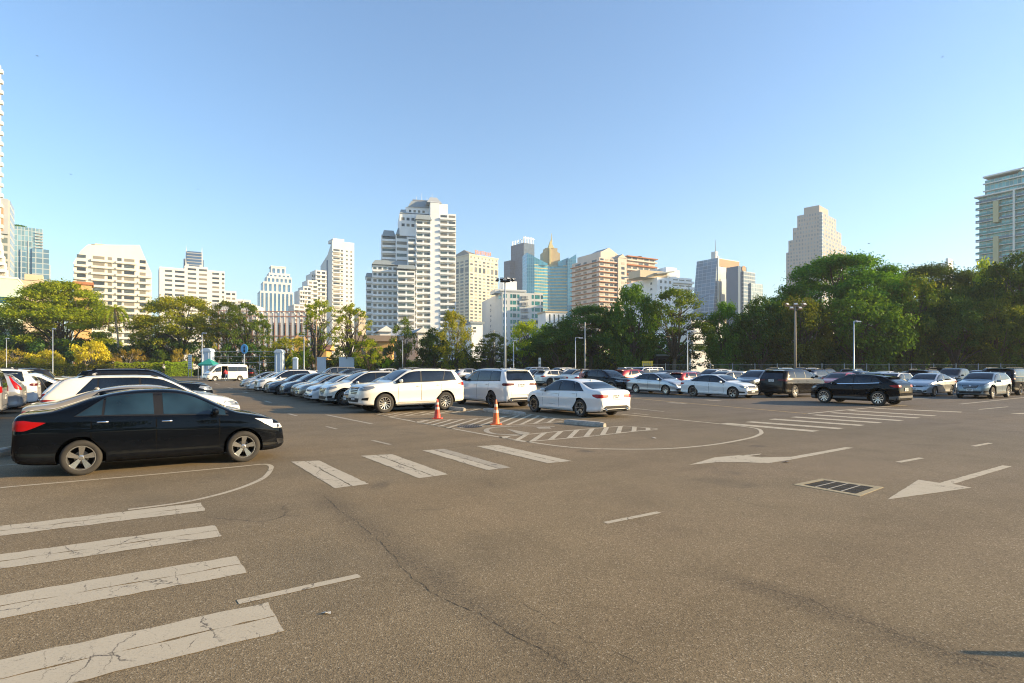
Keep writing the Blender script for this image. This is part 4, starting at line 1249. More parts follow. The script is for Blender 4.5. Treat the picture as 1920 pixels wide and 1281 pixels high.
def put(kind, spec, col, pos, head, label, group, cat=None, d=0.0, sc=(1, 1, 1)):
    """first call of a kind builds it, later ones copy it with its parts"""
    base = kind.split('_')[0]
    if kind not in _protos:
        o = make_car(spec, NAMES[base], CATS.get(base, 'car'))
        _protos[kind] = o
    elif _protos[kind].get('_fresh'):
        o = _protos[kind]; del o['_fresh']
    else:
        o = copy_tree(_protos[kind])
    o.location = pos; o.rotation_euler = (0, 0, HEAD[head]+R(d) if isinstance(head, str) else head)
    o.scale = sc
    recolour(o, PT[col]); tag(o, label, CATS.get(base, 'car'), group)
    return o
def mid(p, head, dx=0, dy=0):
    """car centre from a reference ground point given in car axes (dx forward, dy left of centre)"""
    a = HEAD[head] if isinstance(head, str) else head
    f = Vector((math.cos(a), math.sin(a), 0)); l = Vector((-f.y, f.x, 0))
    return p-f*dx-l*dy
SPECS = {'sedan': SEDAN, 'sport': SPORT, 'suv': SUV, 'big': BIGSUV, 'cross': CROSS, 'cross5': CROSS5, 'hatch': HATCH, 'mpv': MPV, 'van': VAN, 'pickup': PICKUP}
SPECS['sedan_corolla'] = scale_spec(SEDAN, L=4.62, W=1.78, H=1.45, af=1.44, ar=-1.26, R=.32, wheel='ten', chandle=False)
SPECS['cross_black'] = scale_spec(CROSS, tail_mat=M_TAIL, chrome=False)
SPECS['cross5_red'] = scale_spec(CROSS5, clad=None, tail_s=[(-2.28, 1.0), (-2.05, 1.05), (-1.86, 1.50), (-2.02, 1.52), (-2.2, 1.2)], tail_b=[(.66, .95), (.88, .95), (.80, 1.5), (.64, 1.5)])
def at_wheel(kind, px, py, wheel, head, dd=0.0):
    """car centre when a wheel's ground contact is seen at (px, py)"""
    sp = SPECS[kind]; a = HEAD[head]+R(dd)
    x = sp['af'] if wheel[0] == 'F' else sp['ar']
    y = (sp['W']/2-.04)*(1 if wheel[1] == 'L' else -1)
    f = Vector((math.cos(a), math.sin(a), 0)); l = Vector((-f.y, f.x, 0))
    return G(px, py)-f*x-l*y, a
def W_(kind, col, px, py, wheel, head, label, group=None, dd=0.0):
    p, a = at_wheel(kind, px, py, wheel, head, dd)
    return put(kind, SPECS[kind], col, p, a, label, group)
def S_(kind, col, a, b, head, label, group, dd=0.0):
    return put(kind, SPECS[kind], col, U*a+V*b, HEAD[head]+R(dd), label, group)
GA = 'cars parked nose out in the long row facing the left lane'
GL = 'cars parked in the row behind the black sedan'
SPECS['sedan_hero'] = scale_spec(SEDAN, glass=M_GLASSL, bgap=.075, head_mat=M_HEADB)
def squeeze(sp, k, keys=('top', 'belt', 'head_s', 'tail_s')):
    d = dict(sp); d['L'] = sp['L']*k
    for q in keys: d[q] = [(x*k, z) for x, z in sp[q]]
    return d
SPECS['sedan_hero'] = squeeze(SPECS['sedan_hero'], .984)
hero = W_('sedan_hero', 'black', 152, 892, 'RR', 'u', 'glossy black sedan with five-spoke silver wheels parked nearest the camera', GL, -1.0)
HP = hero.location.copy()
S_('sedan_corolla', 'beige', .45, 16.1, 'u', 'pale beige-silver sedan whose roof and bonnet show just behind the black sedan', GL)
S_('cross5', 'pearl', .55, 18.95, 'u', 'cream white crossover with narrow tail lamps, second behind the black sedan', GL)
S_('cross5_red', 'silver', .50, 21.7, 'u', 'silver crossover with tall red tail lamps, beside the open tailgate car', GL)
SPECS['hatch_open'] = scale_spec(HATCH, spoiler=None)
tg = S_('hatch_open', 'white', -.25, 24.6, 'u', 'white hatchback with its tailgate raised, behind the cream white crossover', GL)
S_('suv', 'black', .7, 27.7, 'u', 'black off-roader with roof rails, one bay beyond the open tailgate car', GL)
S_('suv', 'navy', .9, 30.8, 'u', 'dark blue off-roader two bays beyond the open tailgate car', GL)
S_('sedan_corolla', 'grey', 1.1, 33.5, 'u', 'grey sedan near the far end of the row behind the black sedan', GL)
S_('sedan', 'navy', 1.2, 36.2, 'u', 'dark blue sedan at the far end of the row behind the black sedan', GL)
GM = 'cars seen from behind at the left edge'
S_('mpv', 'silver', -6.1, 28.2, '-u', 'silver minivan cut off by the left edge of the photo', GM)
S_('cross5_red', 'silver', -5.7, 31.3, '-u', 'silver crossover with tall red tail lamps climbing its rear pillars, at the left edge', GM)
S_('big', 'white', -5.8, 34.4, '-u', 'white big crossover with wide dark rear window at the left edge, behind the silver one', GM)
S_('hatch', 'red', -5.6, 37.5, '-u', 'red hatchback deep in the left edge row', GM)
S_('big', 'char', -5.6, 40.6, '-u', 'charcoal big crossover deep in the left edge row', GM)

terra = W_('suv', 'pearl', 722, 775, 'FL', '-u', 'cream white off-roader with side steps and roof rails, nearest in the long row', GA, 2.5)
TP = terra.location.copy()
rowA = [(2.75, 'sedan_corolla', 'char', 'charcoal sedan next behind the cream off-roader', -.3), (5.45, 'cross5', 'pearl', 'white crossover with black grille, second behind the cream off-roader', 0),
        (7.95, 'sedan_corolla', 'white', 'white sedan with dark lower grille, third behind the cream off-roader', .1), (10.4, 'sedan', 'beige', 'beige sedan halfway along the long row', .1),
        (12.8, 'hatch', 'char', 'dark green-black hatchback half hidden behind the beige sedan', 0), (15.3, 'hatch', 'slate', 'dark blue hatchback with round badge in the long row', .1),
        (18.1, 'sport', 'slate', 'slate blue sedan with slim lamps beside the dark blue hatchback', .1), (21.6, 'cross5', 'white', 'white crossover with its bonnet close to the slate blue sedan', .2),
        (25.2, 'sedan_corolla', 'white', 'white sedan, last but one at the far end of the long row', .2), (29.2, 'sedan', 'silver', 'silver sedan at the far end of the long row, nearest the van', .1)]
for off, k, c, lab, du in rowA:
    put(k, SPECS[k], c, TP+V*off-U*(du-.15), HEAD['-u']+R(rnd.uniform(-1.2, 1.2)), lab, GA)
GD = 'cars stopped across the ends of the rows'
W_('big', 'white', 921, 764.5, 'RL', 'v', 'large white crossover with dark tail lamps, seen from behind beside the off-roader', GD, 0)
W_('sport', 'white', 1087, 782, 'RL', 'v', 'white sports sedan with dark spoked wheels and twin exhausts, seen from behind', GD, 1.5)
SPECS['sedan_silver'] = SPECS['sedan_corolla']
W_('sedan_corolla', 'silver', 1192, 737.5, 'RR', '-v', 'silver sedan facing right in front of the white minivan', GD, 1.0)
W_('sport', 'white', 1299, 743.5, 'RR', '-v', 'white sports sedan facing right beside the dark glinting crossover', GD, 2.0)
W_('cross5', 'black', 1100, 733.5, 'RR', '-v', 'black crossover facing right with a person leaning on its side', GD, 0)
SPECS['cross_cx'] = scale_spec(CROSS, chrome=True, wheel='ten', H=1.55, R=.36,
    top=[(-2.215, .60), (-2.205, .88), (-2.17, 1.05), (-2.08, 1.13), (-1.95, 1.20), (-1.75, 1.32), (-1.50, 1.42), (-1.2, 1.485), (-.8, 1.53), (-.3, 1.55), (.0, 1.54), (.28, 1.495),
         (.6, 1.36), (.95, 1.19), (1.12, 1.10), (1.35, 1.055), (1.7, .99), (1.98, .91), (2.12, .82), (2.19, .69), (2.215, .55)],
    side=(-1.52, 1.0), lean=(.42, -.03), pillars=[-1.02, -.14], rear_b=(1.13, 1.36, .60, .52), spoiler=(-1.72, 1.40), bootz=(.62, 1.12), vh=.05)
W_('cross_cx', 'black', 1646, 760.8, 'RL', 'v', 'black crossover coupe with grey cladding, broadside beyond the right crossing', GD, -1)
GR = 'cars parked in the rows on the far side of the lane'
SPECS['big_ix'] = scale_spec(BIGSUV, L=4.95, H=1.70, W=1.95, wheel='five', wdark=False, tail_mat=M_TAILD, rails=None, pipes=False, gap=.045, R=.39,
    top=[(x*.96, z*.955) for x, z in BIGSUV['top']], belt=[(x*.96, z*.955) for x, z in BIGSUV['belt']], af=1.58, ar=-1.42, rear_b=(1.14, 1.54, .70, .60), spoiler=(-2.17, 1.67), bootz=(.62, 1.58),
    head_s=[(x*.96, z*.955) for x, z in BIGSUV['head_s']], tail_s=[(x*.96, z*.955) for x, z in BIGSUV['tail_s']], side=(-2.0, 1.18))
W_('big_ix', 'brown', 1491, 746, 'RR', 'u', 'dark bronze crossover with the sun glinting on its side windows', GR, 0)
W_('hatch', 'pearl', 1710, 738.5, 'RL', '-u', 'cream hatchback half hidden behind the black crossover coupe', GR)
W_('cross5', 'brown', 1749, 734.8, 'RR', 'u', 'dark bronze crossover with red tail lamps between the cream hatchback and the grey-green crossover', GR)
T_ = W_('cross', 'teal', 1862, 748, 'FL', '-u', 'blue-grey crossover facing the camera near the right edge', GR)
W_('big', 'black', 1914, 741.5, 'RR', 'u', 'black crossover cut off by the right edge behind the blue-grey one', GR)
put('sedan_corolla', SPECS['sedan_corolla'], 'silver', T_.location+V*3.0+U*.3, HEAD['-u'], 'pale silver sedan right behind the blue-grey crossover', GR)
# the deeper rows, bay by bay; a is the distance of the row, b the place along it
ordw = ['first', 'second', 'third', 'fourth', 'fifth', 'sixth', 'seventh', 'eighth', 'ninth', 'tenth', 'eleventh', 'twelfth', 'thirteenth', 'fourteenth', 'fifteenth', 'sixteenth', 'seventeenth', 'eighteenth']
CN = dict(white='white', pearl='cream white', black='black', silver='silver', grey='grey', slate='slate blue', navy='dark navy', beige='beige', red='red', blue='bright blue', brown='dark bronze', teal='blue-grey', char='charcoal', wine='dark red')
KN = dict(sedan='sedan', sedan_corolla='sedan', sport='sedan', suv='off-roader', big='big crossover', cross='crossover', cross5='crossover', cross5_red='crossover', hatch='hatchback', mpv='minivan', pickup='pickup', van='van')
rr = random.Random(21)
ROWS = [
 ('row beginning at the glinting bronze crossover', 36.3, 23.5, 'u',
   [('cross5', 'slate'), ('cross', 'beige'), ('hatch', 'red'), ('sedan', 'silver'), ('cross5', 'red'), ('hatch', 'white'), ('sedan_corolla', 'white'), ('cross5', 'beige'), ('cross', 'pearl'), ('cross5', 'grey'),
    ('sedan_corolla', 'teal'), ('pickup', 'white'), ('sedan', 'silver'), ('sport', 'white'), ('cross5', 'silver'), ('sedan', 'wine'), ('hatch', 'black')]),
 ('row behind the glinting bronze crossover', 44.6, 22.0, '-u',
   [('sedan', 'red'), ('sedan_corolla', 'silver'), ('cross5', 'grey'), ('hatch', 'pearl'), ('cross5', 'white'), ('sedan', 'silver'), ('cross', 'char'), ('mpv', 'white'), ('sedan_corolla', 'white'), None, ('hatch', 'teal'),
    ('cross5', 'silver'), ('suv', 'white'), ('hatch', 'blue'), ('mpv', 'silver')]),
 ('row of the red-lamped bronze crossover', 52.6, 22.8, 'u',
   [('sedan_corolla', 'silver'), ('sedan', 'char'), ('cross5', 'navy'), ('suv', 'teal'), ('sedan', 'black'), ('hatch', 'grey'), ('cross', 'white'), ('sedan', 'beige'), ('sport', 'silver'), ('cross5', 'wine'), ('mpv', 'silver'), ('sedan', 'white')]),
 ('next-to-last row by the wire fence', 61.0, 17.5, '-u',
   [('big', 'char'), ('pickup', 'char'), ('cross5', 'black'), ('sedan', 'white'), ('hatch', 'slate'), ('cross5', 'char'), ('suv', 'grey'), None, ('sedan_corolla', 'black'), ('sedan', 'silver'), ('cross5', 'navy')]),
 ('last row along the wire fence', 68.5, 21.0, 'u',
   [('cross', 'grey'), ('suv', 'black'), ('sedan', 'silver'), ('sedan', 'beige'), ('cross5', 'teal'), ('hatch', 'white'), ('sedan_corolla', 'grey')]),
 ('short row by the dark hedge', 22.5, 62.0, '-u',
   [('sedan', 'white'), ('sedan_corolla', 'silver'), ('cross5', 'slate'), ('hatch', 'white'), ('mpv', 'beige'), ('sedan', 'navy')]),
 ('short row past the long row', 29.0, 57.5, 'u',
   [('hatch', 'blue'), ('sedan', 'navy'), ('suv', 'white'), ('sedan_corolla', 'wine'), ('cross', 'grey'), ('cross5', 'white'), ('sedan', 'char')]),
]
for desc, a, b0, hd, cars in ROWS:
    n = 0; seen = {}
    for i, kc in enumerate(cars):
        b = b0+2.82*i
        if kc is None: continue
        p = U*a+V*b
        if p.y > 104 or (p.x > 14 and p.y > 76.5): continue
        k, c = kc
        seen.setdefault((KN[k], c), 0)
        h = hd if rr.random() > .22 else ('u' if hd == '-u' else '-u')
        lab = '%s %s, %s bay of the %s' % (CN[c], KN[k], ordw[i], desc)
        far = k+'_far'
        if far not in _protos:            # at this distance only the larger parts show
            q = make_car(SPECS[k], 'proto_car', 'car')
            def trim(o_):
                for ch in list(o_.children):
                    trim(ch)
                    if ch.name.split('.')[0] in SMALL: bpy.data.objects.remove(ch)
            trim(q); q.name = NAMES[k.split('_')[0]]; _protos[far] = q; q['_fresh'] = 1
        put(far, SPECS[k], c, p+U*rr.uniform(-.3, .3)+V*rr.uniform(-.12, .12), HEAD[h]+R(rr.uniform(-1.5, 1.5)), lab, 'cars in the '+desc)
# passenger van by the gate with its sliding door open
vp, va = AT(397, 76.0)+Vector((1.0, 1.6, 0)), HEAD['-u']+R(14)
van = put('van', VAN, 'pearl', vp, va, 'cream passenger van with its sliding door open before the gate', None)
put('cross5', SPECS['cross5'], 'brown', AT(468, 86), HEAD['v']+R(-20), 'dark bronze crossover seen from behind just right of the cream van', None)

# raised tailgate of the white estate
def tailgate(root):
    mb = MB(); n = 8
    piv = Vector((-1.60, 0, 1.44)); ang = R(24)       # opens slightly above level
    secs = [(0, .0, .56), (.20, .02, .58), (.42, .05, .62), (.62, .02, .66), (.82, -.10, .66)]
    for s, bulge, hw in secs:
        for k in range(n+1):
            y = -hw+2*hw*k/n
            q = Vector((-s, y, bulge-.05*(abs(y)/hw)**3))
            x = q.x*math.cos(ang)+q.z*math.sin(ang); z = -q.x*math.sin(ang)+q.z*math.cos(ang)
            mb.v.append((piv.x+x, y, piv.z+z)); 
    m = n+1; t = len(mb.v)
    mb.v += [(x-.0, y, z-.055) for x, y, z in mb.v]
    for i in range(len(secs)-1):
        for k in range(n):
            a = i*m+k
            glass = i < 2 and 0 < k < n-1
            mb.f.append((a, a+m, a+m+1, a+1)); mb.m.append(1 if glass else 0)
            mb.f.append((t+a, t+a+1, t+a+m+1, t+a+m)); mb.m.append(1 if glass else 2)
    e = len(secs)-1
    for k in range(n):
        mb.f.append((e*m+k, t+e*m+k, t+e*m+k+1, e*m+k+1)); mb.m.append(0)
        mb.f.append((k, k+1, t+k+1, t+k)); mb.m.append(0)
    for i in range(e):
        for k in (0, n):
            a = i*m+k; f = (a, t+a, t+a+m, a+m); mb.f.append(f if k == 0 else tuple(reversed(f))); mb.m.append(0)
    mb.build('tailgate', [PT['white'], M_GLASS, M_TRIM], root, True, 40)
    for sd in (-1, 1):
        s = MB(); s.tube([(-1.78, sd*.58, 1.10), (-2.0, sd*.58, 1.58)], .012, 6); s.build('tailgate_strut', M_CHROME, root)
    s = MB(); s.box((-1.80, 0, 1.22), (.16, 1.05, .34)); s.build('boot_opening', M_WELL, root)
for ch in list(tg.children):
    if ch.name.split('.')[0] in ('rear_window', 'spoiler'):
        bpy.data.objects.remove(ch)
tailgate(tg)
# ================================================================ planting
import numpy as np
def mat_leaf(name, cols, trans=.45):
    m = bpy.data.materials.new(name); m.use_nodes = True; nt = m.node_tree; nt.nodes.clear()
    out = nt.nodes.new('ShaderNodeOutputMaterial')
    geo = nt.nodes.new('ShaderNodeNewGeometry')
    v = coords(nt)
    n = noise(nt, v, .38, 3, .6)
    r = mth(nt, 'ADD', mth(nt, 'MULTIPLY', geo.outputs['Random Per Island'], .55), mth(nt, 'MULTIPLY', n, .9))
    r = mth(nt, 'SUBTRACT', r, .22, True)
    c = ramp(nt, r, [(i/(len(cols)-1)*.9+.05, q) for i, q in enumerate(cols)])
    oi = nt.nodes.new('ShaderNodeObjectInfo')
    hs = nt.nodes.new('ShaderNodeHueSaturation')
    nt.links.new(mth(nt, 'ADD', mth(nt, 'MULTIPLY', oi.outputs['Random'], .03), .485), hs.inputs['Hue'])
    nt.links.new(mth(nt, 'ADD', mth(nt, 'MULTIPLY', oi.outputs['Random'], .4), .8), hs.inputs['Value'])
    nt.links.new(c, hs.inputs['Color']); c = hs.outputs[0]
    d = nt.nodes.new('ShaderNodeBsdfDiffuse'); t = nt.nodes.new('ShaderNodeBsdfTranslucent'); g = nt.nodes.new('ShaderNodeBsdfGlossy')
    g.inputs['Roughness'].default_value = .45
    c2 = mix(nt, c, (1.25, 1.15, .55), 1.0, 'MULTIPLY')
    nt.links.new(c, d.inputs[0]); nt.links.new(c2, t.inputs[0])
    m1 = nt.nodes.new('ShaderNodeMixShader'); m1.inputs[0].default_value = trans
    nt.links.new(d.outputs[0], m1.inputs[1]); nt.links.new(t.outputs[0], m1.inputs[2])
    m2 = nt.nodes.new('ShaderNodeMixShader'); m2.inputs[0].default_value = .012
    nt.links.new(m1.outputs[0], m2.inputs[1]); nt.links.new(g.outputs[0], m2.inputs[2])
    nt.links.new(m2.outputs[0], out.inputs[0])
    return m
LG = mat_leaf('leaf_deep_green', [(.038, .105, .014), (.07, .175, .018), (.12, .25, .024), (.19, .31, .03)])
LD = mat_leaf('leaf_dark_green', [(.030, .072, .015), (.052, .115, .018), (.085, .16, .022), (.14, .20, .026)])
LO = mat_leaf('leaf_olive', [(.055, .095, .012), (.10, .155, .016), (.16, .20, .022), (.25, .235, .026)])
LY = mat_leaf('leaf_yellow_green', [(.15, .24, .012), (.26, .37, .014), (.40, .49, .02), (.54, .57, .03)], .5)
LA = mat_leaf('leaf_autumn', [(.13, .17, .016), (.23, .26, .018), (.36, .33, .022), (.46, .36, .026)], .5)
LB = mat_leaf('blossom_yellow', [(.62, .60, .03), (.76, .74, .04), (.86, .82, .06), (.70, .72, .05)], .45)
LR = mat_leaf('leaf_rust', [(.18, .17, .02), (.32, .27, .03), (.46, .34, .04), (.28, .30, .04)], .45)
LH = mat_leaf('hedge_leaf', [(.20, .34, .012), (.30, .45, .018), (.44, .56, .025), (.28, .40, .02)], .45)
M_BARK = plain('bark', (.085, .068, .05), .95, var=.45, nscale=5)
M_BARKP = plain('pale_bark', (.30, .26, .20), .95, var=.3, nscale=5)

def leaf_mesh(name, pts, nrm, size, mat, rs, asp=.62):
    """many small pointed leaf sprays: one kite-shaped face each"""
    n = len(pts)
    t = rs.normal(size=(n, 3)); t -= nrm*(np.sum(t*nrm, 1)[:, None]); t /= np.linalg.norm(t, axis=1)[:, None]+1e-9
    b = np.cross(nrm, t)
    s = (size*rs.uniform(.6, 1.35, n))[:, None]
    fold = nrm*s*.16
    v = np.stack([pts-t*s*.55, pts+b*s*asp*.5+t*s*.05+fold, pts+t*s*.6, pts-b*s*asp*.5-t*s*.05+fold], 1).reshape(-1, 3)
    me = bpy.data.meshes.new(name)
    me.vertices.add(n*4); me.vertices.foreach_set('co', v.ravel().astype(np.float32))
    me.loops.add(n*4); me.loops.foreach_set('vertex_index', np.arange(n*4, dtype=np.int32))
    me.polygons.add(n); me.polygons.foreach_set('loop_start', np.arange(0, n*4, 4, dtype=np.int32))
    try: me.polygons.foreach_set('loop_total', np.full(n, 4, dtype=np.int32))
    except Exception: pass
    me.update(); me.materials.append(mat)
    return me
DENS = 2.4
def clumps_to_leaves(cl, per, rs, flat=.6, up=.55, hollow=.35):
    """cl: list of (centre, radius)"""
    P, Q = [], []
    for c, r in cl:
        n = max(6, int(per*DENS*r*r))
        d = rs.normal(size=(n, 3)); d /= np.linalg.norm(d, axis=1)[:, None]
        rad = r*(hollow+(1-hollow)*rs.uniform(0, 1, n)**.5)*(1+.25*rs.normal(size=n))
        p = d*rad[:, None]*np.array([1, 1, flat])+np.array(c)
        q = d*.6+rs.normal(size=(n, 3))*.55+np.array([0, 0, up]); q /= np.linalg.norm(q, axis=1)[:, None]
        P.append(p); Q.append(q)
    return np.concatenate(P), np.concatenate(Q)
def limbs(mb, base, tips, rs, r0, fork, taper=.14, sag=.0):
    """tapered trunk to the fork, bent limbs out to the clump centres"""
    base = Vector(base); fork = Vector(fork); n = 5
    pts = [base+(fork-base)*(i/n)+Vector((rs.normal()*r0*.35, rs.normal()*r0*.35, 0))*(1 if 0 < i < n else 0) for i in range(n+1)]
    mb.tube([pts[0]-Vector((0, 0, .2))]+pts, [r0*1.35]+[r0*(1.15-.4*i/n) for i in range(n+1)], 9)
    for t in tips:
        t = Vector(t); d = t-fork
        hub = fork+Vector((0, 0, -(rs.uniform(0, .25))*(fork-base).length))
        m1 = hub+Vector((d.x*.30, d.y*.30, d.z*.48))+Vector(rs.normal(size=3))*d.length*.05
        m2 = hub+Vector((d.x*.66, d.y*.66, d.z*.80))+Vector(rs.normal(size=3))*d.length*.05
        rr_ = r0*rs.uniform(.32, .5)
        mb.tube([hub, m1, m2, t], [rr_, rr_*.7, rr_*.42, rr_*taper], 6)
        for _ in range(2):
            e = m2+Vector(rs.normal(size=3))*d.length*.22
            mb.tube([m1*.35+m2*.65, (m2+e)/2+Vector((0, 0, .1)), e], [rr_*.4, rr_*.25, rr_*.08], 5)
def tree_proto(kind, seed, H, W, mat, leaf=.34, per=34, trunk=.30, barkmat=None, base=.3, D=None, ncl=None, ragged=.25, name='broadleaf_tree', open_=0.0):
    rs = np.random.RandomState(seed); D = D or W
    cl = []
    if kind == 'umbrella':                          # wide spreading crown in flat layers
        ncl = ncl or 70
        for i in range(ncl):
            a = rs.uniform(0, 2*PI); q = rs.uniform(0, 1)**.55
            top = H*(.94-.36*q**2.3)
            lay = rs.choice([0, 0, 0, .10, .20, .30, .42])
            r = rs.uniform(.75, 1.25)*W*.085
            z = top-lay*H*(1-.35*q)-r*.3
            cl.append(((math.cos(a)*q*W/2*.95, math.sin(a)*q*D/2*.95, max(z, H*base)), r))
        flat, up = .38, 1.0
    elif kind == 'round':
        ncl = ncl or 62
        z0, z1 = H*base, H
        for i in range(ncl):
            u = rs.uniform(-1, 1); a = rs.uniform(0, 2*PI); q = rs.uniform(.25, 1)**.4
            s = math.sqrt(1-u*u)*q
            lump = 1+ragged*math.sin(3*a+seed)*math.cos(2.3*u+seed)
            r = rs.uniform(.7, 1.3)*W*.095
            zc = (z0+z1)/2+u*q*(z1-z0)/2*.92
            wz = 1.0-.25*max(0, u)
            cl.append(((math.cos(a)*s*W/2*lump*wz, math.sin(a)*s*D/2*lump*wz, zc), r))
        flat, up = .62, .5
    elif kind == 'tall':                            # irregular crown to the ground
        ncl = ncl or 90
        for i in range(ncl):
            t = rs.uniform(0, 1); z = H*(base+(1-base)*t)
            wr = (math.sin(PI*min(1, t*.86+.10))**.6)*(1+ragged*math.sin(5*t+seed))
            a = rs.uniform(0, 2*PI); q = rs.uniform(.3, 1)**.5
            r = rs.uniform(.6, 1.25)*W*.10
            cl.append(((math.cos(a)*q*W/2*wr*.9, math.sin(a)*q*D/2*wr*.9, z-r*.4), r))
        flat, up = .7, .35
    elif kind == 'sparse':
        ncl = ncl or 34
        for i in range(ncl):
            u = rs.uniform(-1, 1); a = rs.uniform(0, 2*PI); q = rs.uniform(.3, 1)
            s = math.sqrt(max(.1, 1-u*u))*q
            cl.append(((math.cos(a)*s*W/2, math.sin(a)*s*D/2, H*(base+1)/2+u*H*(1-base)/2*.92), rs.uniform(.5, 1.2)*W*.07))
        flat, up = .6, .5
    root = empty(name)
    mb = MB()
    tips = [cl[i][0] for i in rs.choice(len(cl), min(len(cl), 26 if kind != 'sparse' else 34), replace=False)]
    fz = H*(base*.75 if kind != 'umbrella' else base*.9)
    limbs(mb, (0, 0, 0), tips, rs, trunk, (rs.normal()*.3, rs.normal()*.3, max(fz, .5)))
    mb.build('trunk', barkmat or M_BARK, root, True)
    P, Q = clumps_to_leaves(cl, per, rs, flat, up)
    if kind in ('round', 'tall', 'umbrella'):       # stray sprays break the outline
        k = rs.choice(len(P), len(P)//14); e = P[k]*1.0; c0 = np.array([0, 0, H*.6])
        e = c0+(e-c0)*rs.uniform(1.02, 1.10, len(k))[:, None]
        P = np.concatenate([P, e]); Q = np.concatenate([Q, Q[k]])
    me = leaf_mesh('crown', P, Q, leaf, mat, rs)
    inst('crown', me, root)
    root['_h'] = H; root['_w'] = W
    return root
_tp = {}
def tree(key, px, d, ytop, wpx, label, cat='tree', group='trees beyond the parking ground', rz=None, mk=None, name=None, wmul=1.0):
    """stand a tree of a kind at a distance so that its top and width come out right"""
    global _tseed
    if key not in _tp: _tp[key] = [TREES[key](), False]
    rec = _tp[key]
    if not rec[1]: o = rec[0]; rec[1] = True
    else: o = copy_tree(rec[0])
    H, W = rec[0]['_h'], rec[0]['_w']
    h = ZZ(ytop, d); w = wpx/F*d
    o.location = AT(px, d); o.scale = (w/W, w/W, h/H)
    o.rotation_euler = (0, 0, (px*1.7) % 6.28 if rz is None else rz)
    if name: o.name = name
    tag(o, label, cat, group)
    return o
TREES = {
 'rain1': lambda: tree_proto('umbrella', 3, 19, 24, LG, .36, 46, .55, base=.38, ncl=120),
 'rain2': lambda: tree_proto('umbrella', 8, 17, 24, LD, .36, 38, .5, base=.42, ncl=95),
 'big1': lambda: tree_proto('tall', 5, 12, 13, LG, .36, 40, .4, base=.16, ncl=110),
 'big2': lambda: tree_proto('round', 12, 14, 13, LD, .34, 46, .4, base=.22, ncl=95, ragged=.2),
 'big3': lambda: tree_proto('tall', 17, 12, 12, LO, .34, 40, .4, base=.2, ncl=100, ragged=.35),
 'yel1': lambda: tree_proto('umbrella', 21, 17, 19, LY, .36, 46, .45, base=.25, ncl=130),
 'aut1': lambda: tree_proto('umbrella', 25, 14, 17, LA, .33, 40, .40, base=.32, ncl=90),
 'fea1': lambda: tree_proto('umbrella', 29, 13, 12, LO, .32, 36, .32, base=.28, ncl=70),
 'spa1': lambda: tree_proto('sparse', 33, 13, 9, LY, .30, 60, .30, base=.30, ncl=64),
 'mid1': lambda: tree_proto('tall', 37, 10, 9, LA, .30, 44, .3, base=.14, ncl=80, ragged=.15),
 'mid2': lambda: tree_proto('round', 41, 10, 8, LO, .30, 44, .26, base=.3, ncl=46),
 'mid3': lambda: tree_proto('round', 43, 8, 8, LY, .28, 48, .24, base=.2, ncl=50),
 'bush_d': lambda: tree_proto('tall', 47, 4, 5, LD, .26, 90, .12, base=.02, ncl=36, name='leafy_bush'),
 'bush_o': lambda: tree_proto('tall', 51, 4, 5, LO, .24, 95, .12, base=.02, ncl=34, name='leafy_bush'),
 'bush_y': lambda: tree_proto('round', 53, 3.2, 4.6, LB, .22, 150, .09, M_BARKP, base=.22, ncl=34, name='yellow_shrub', ragged=.12),
 'bush_r': lambda: tree_proto('round', 57, 3.2, 4.6, LR, .20, 110, .09, M_BARKP, base=.2, ncl=30, name='rusty_shrub'),
}
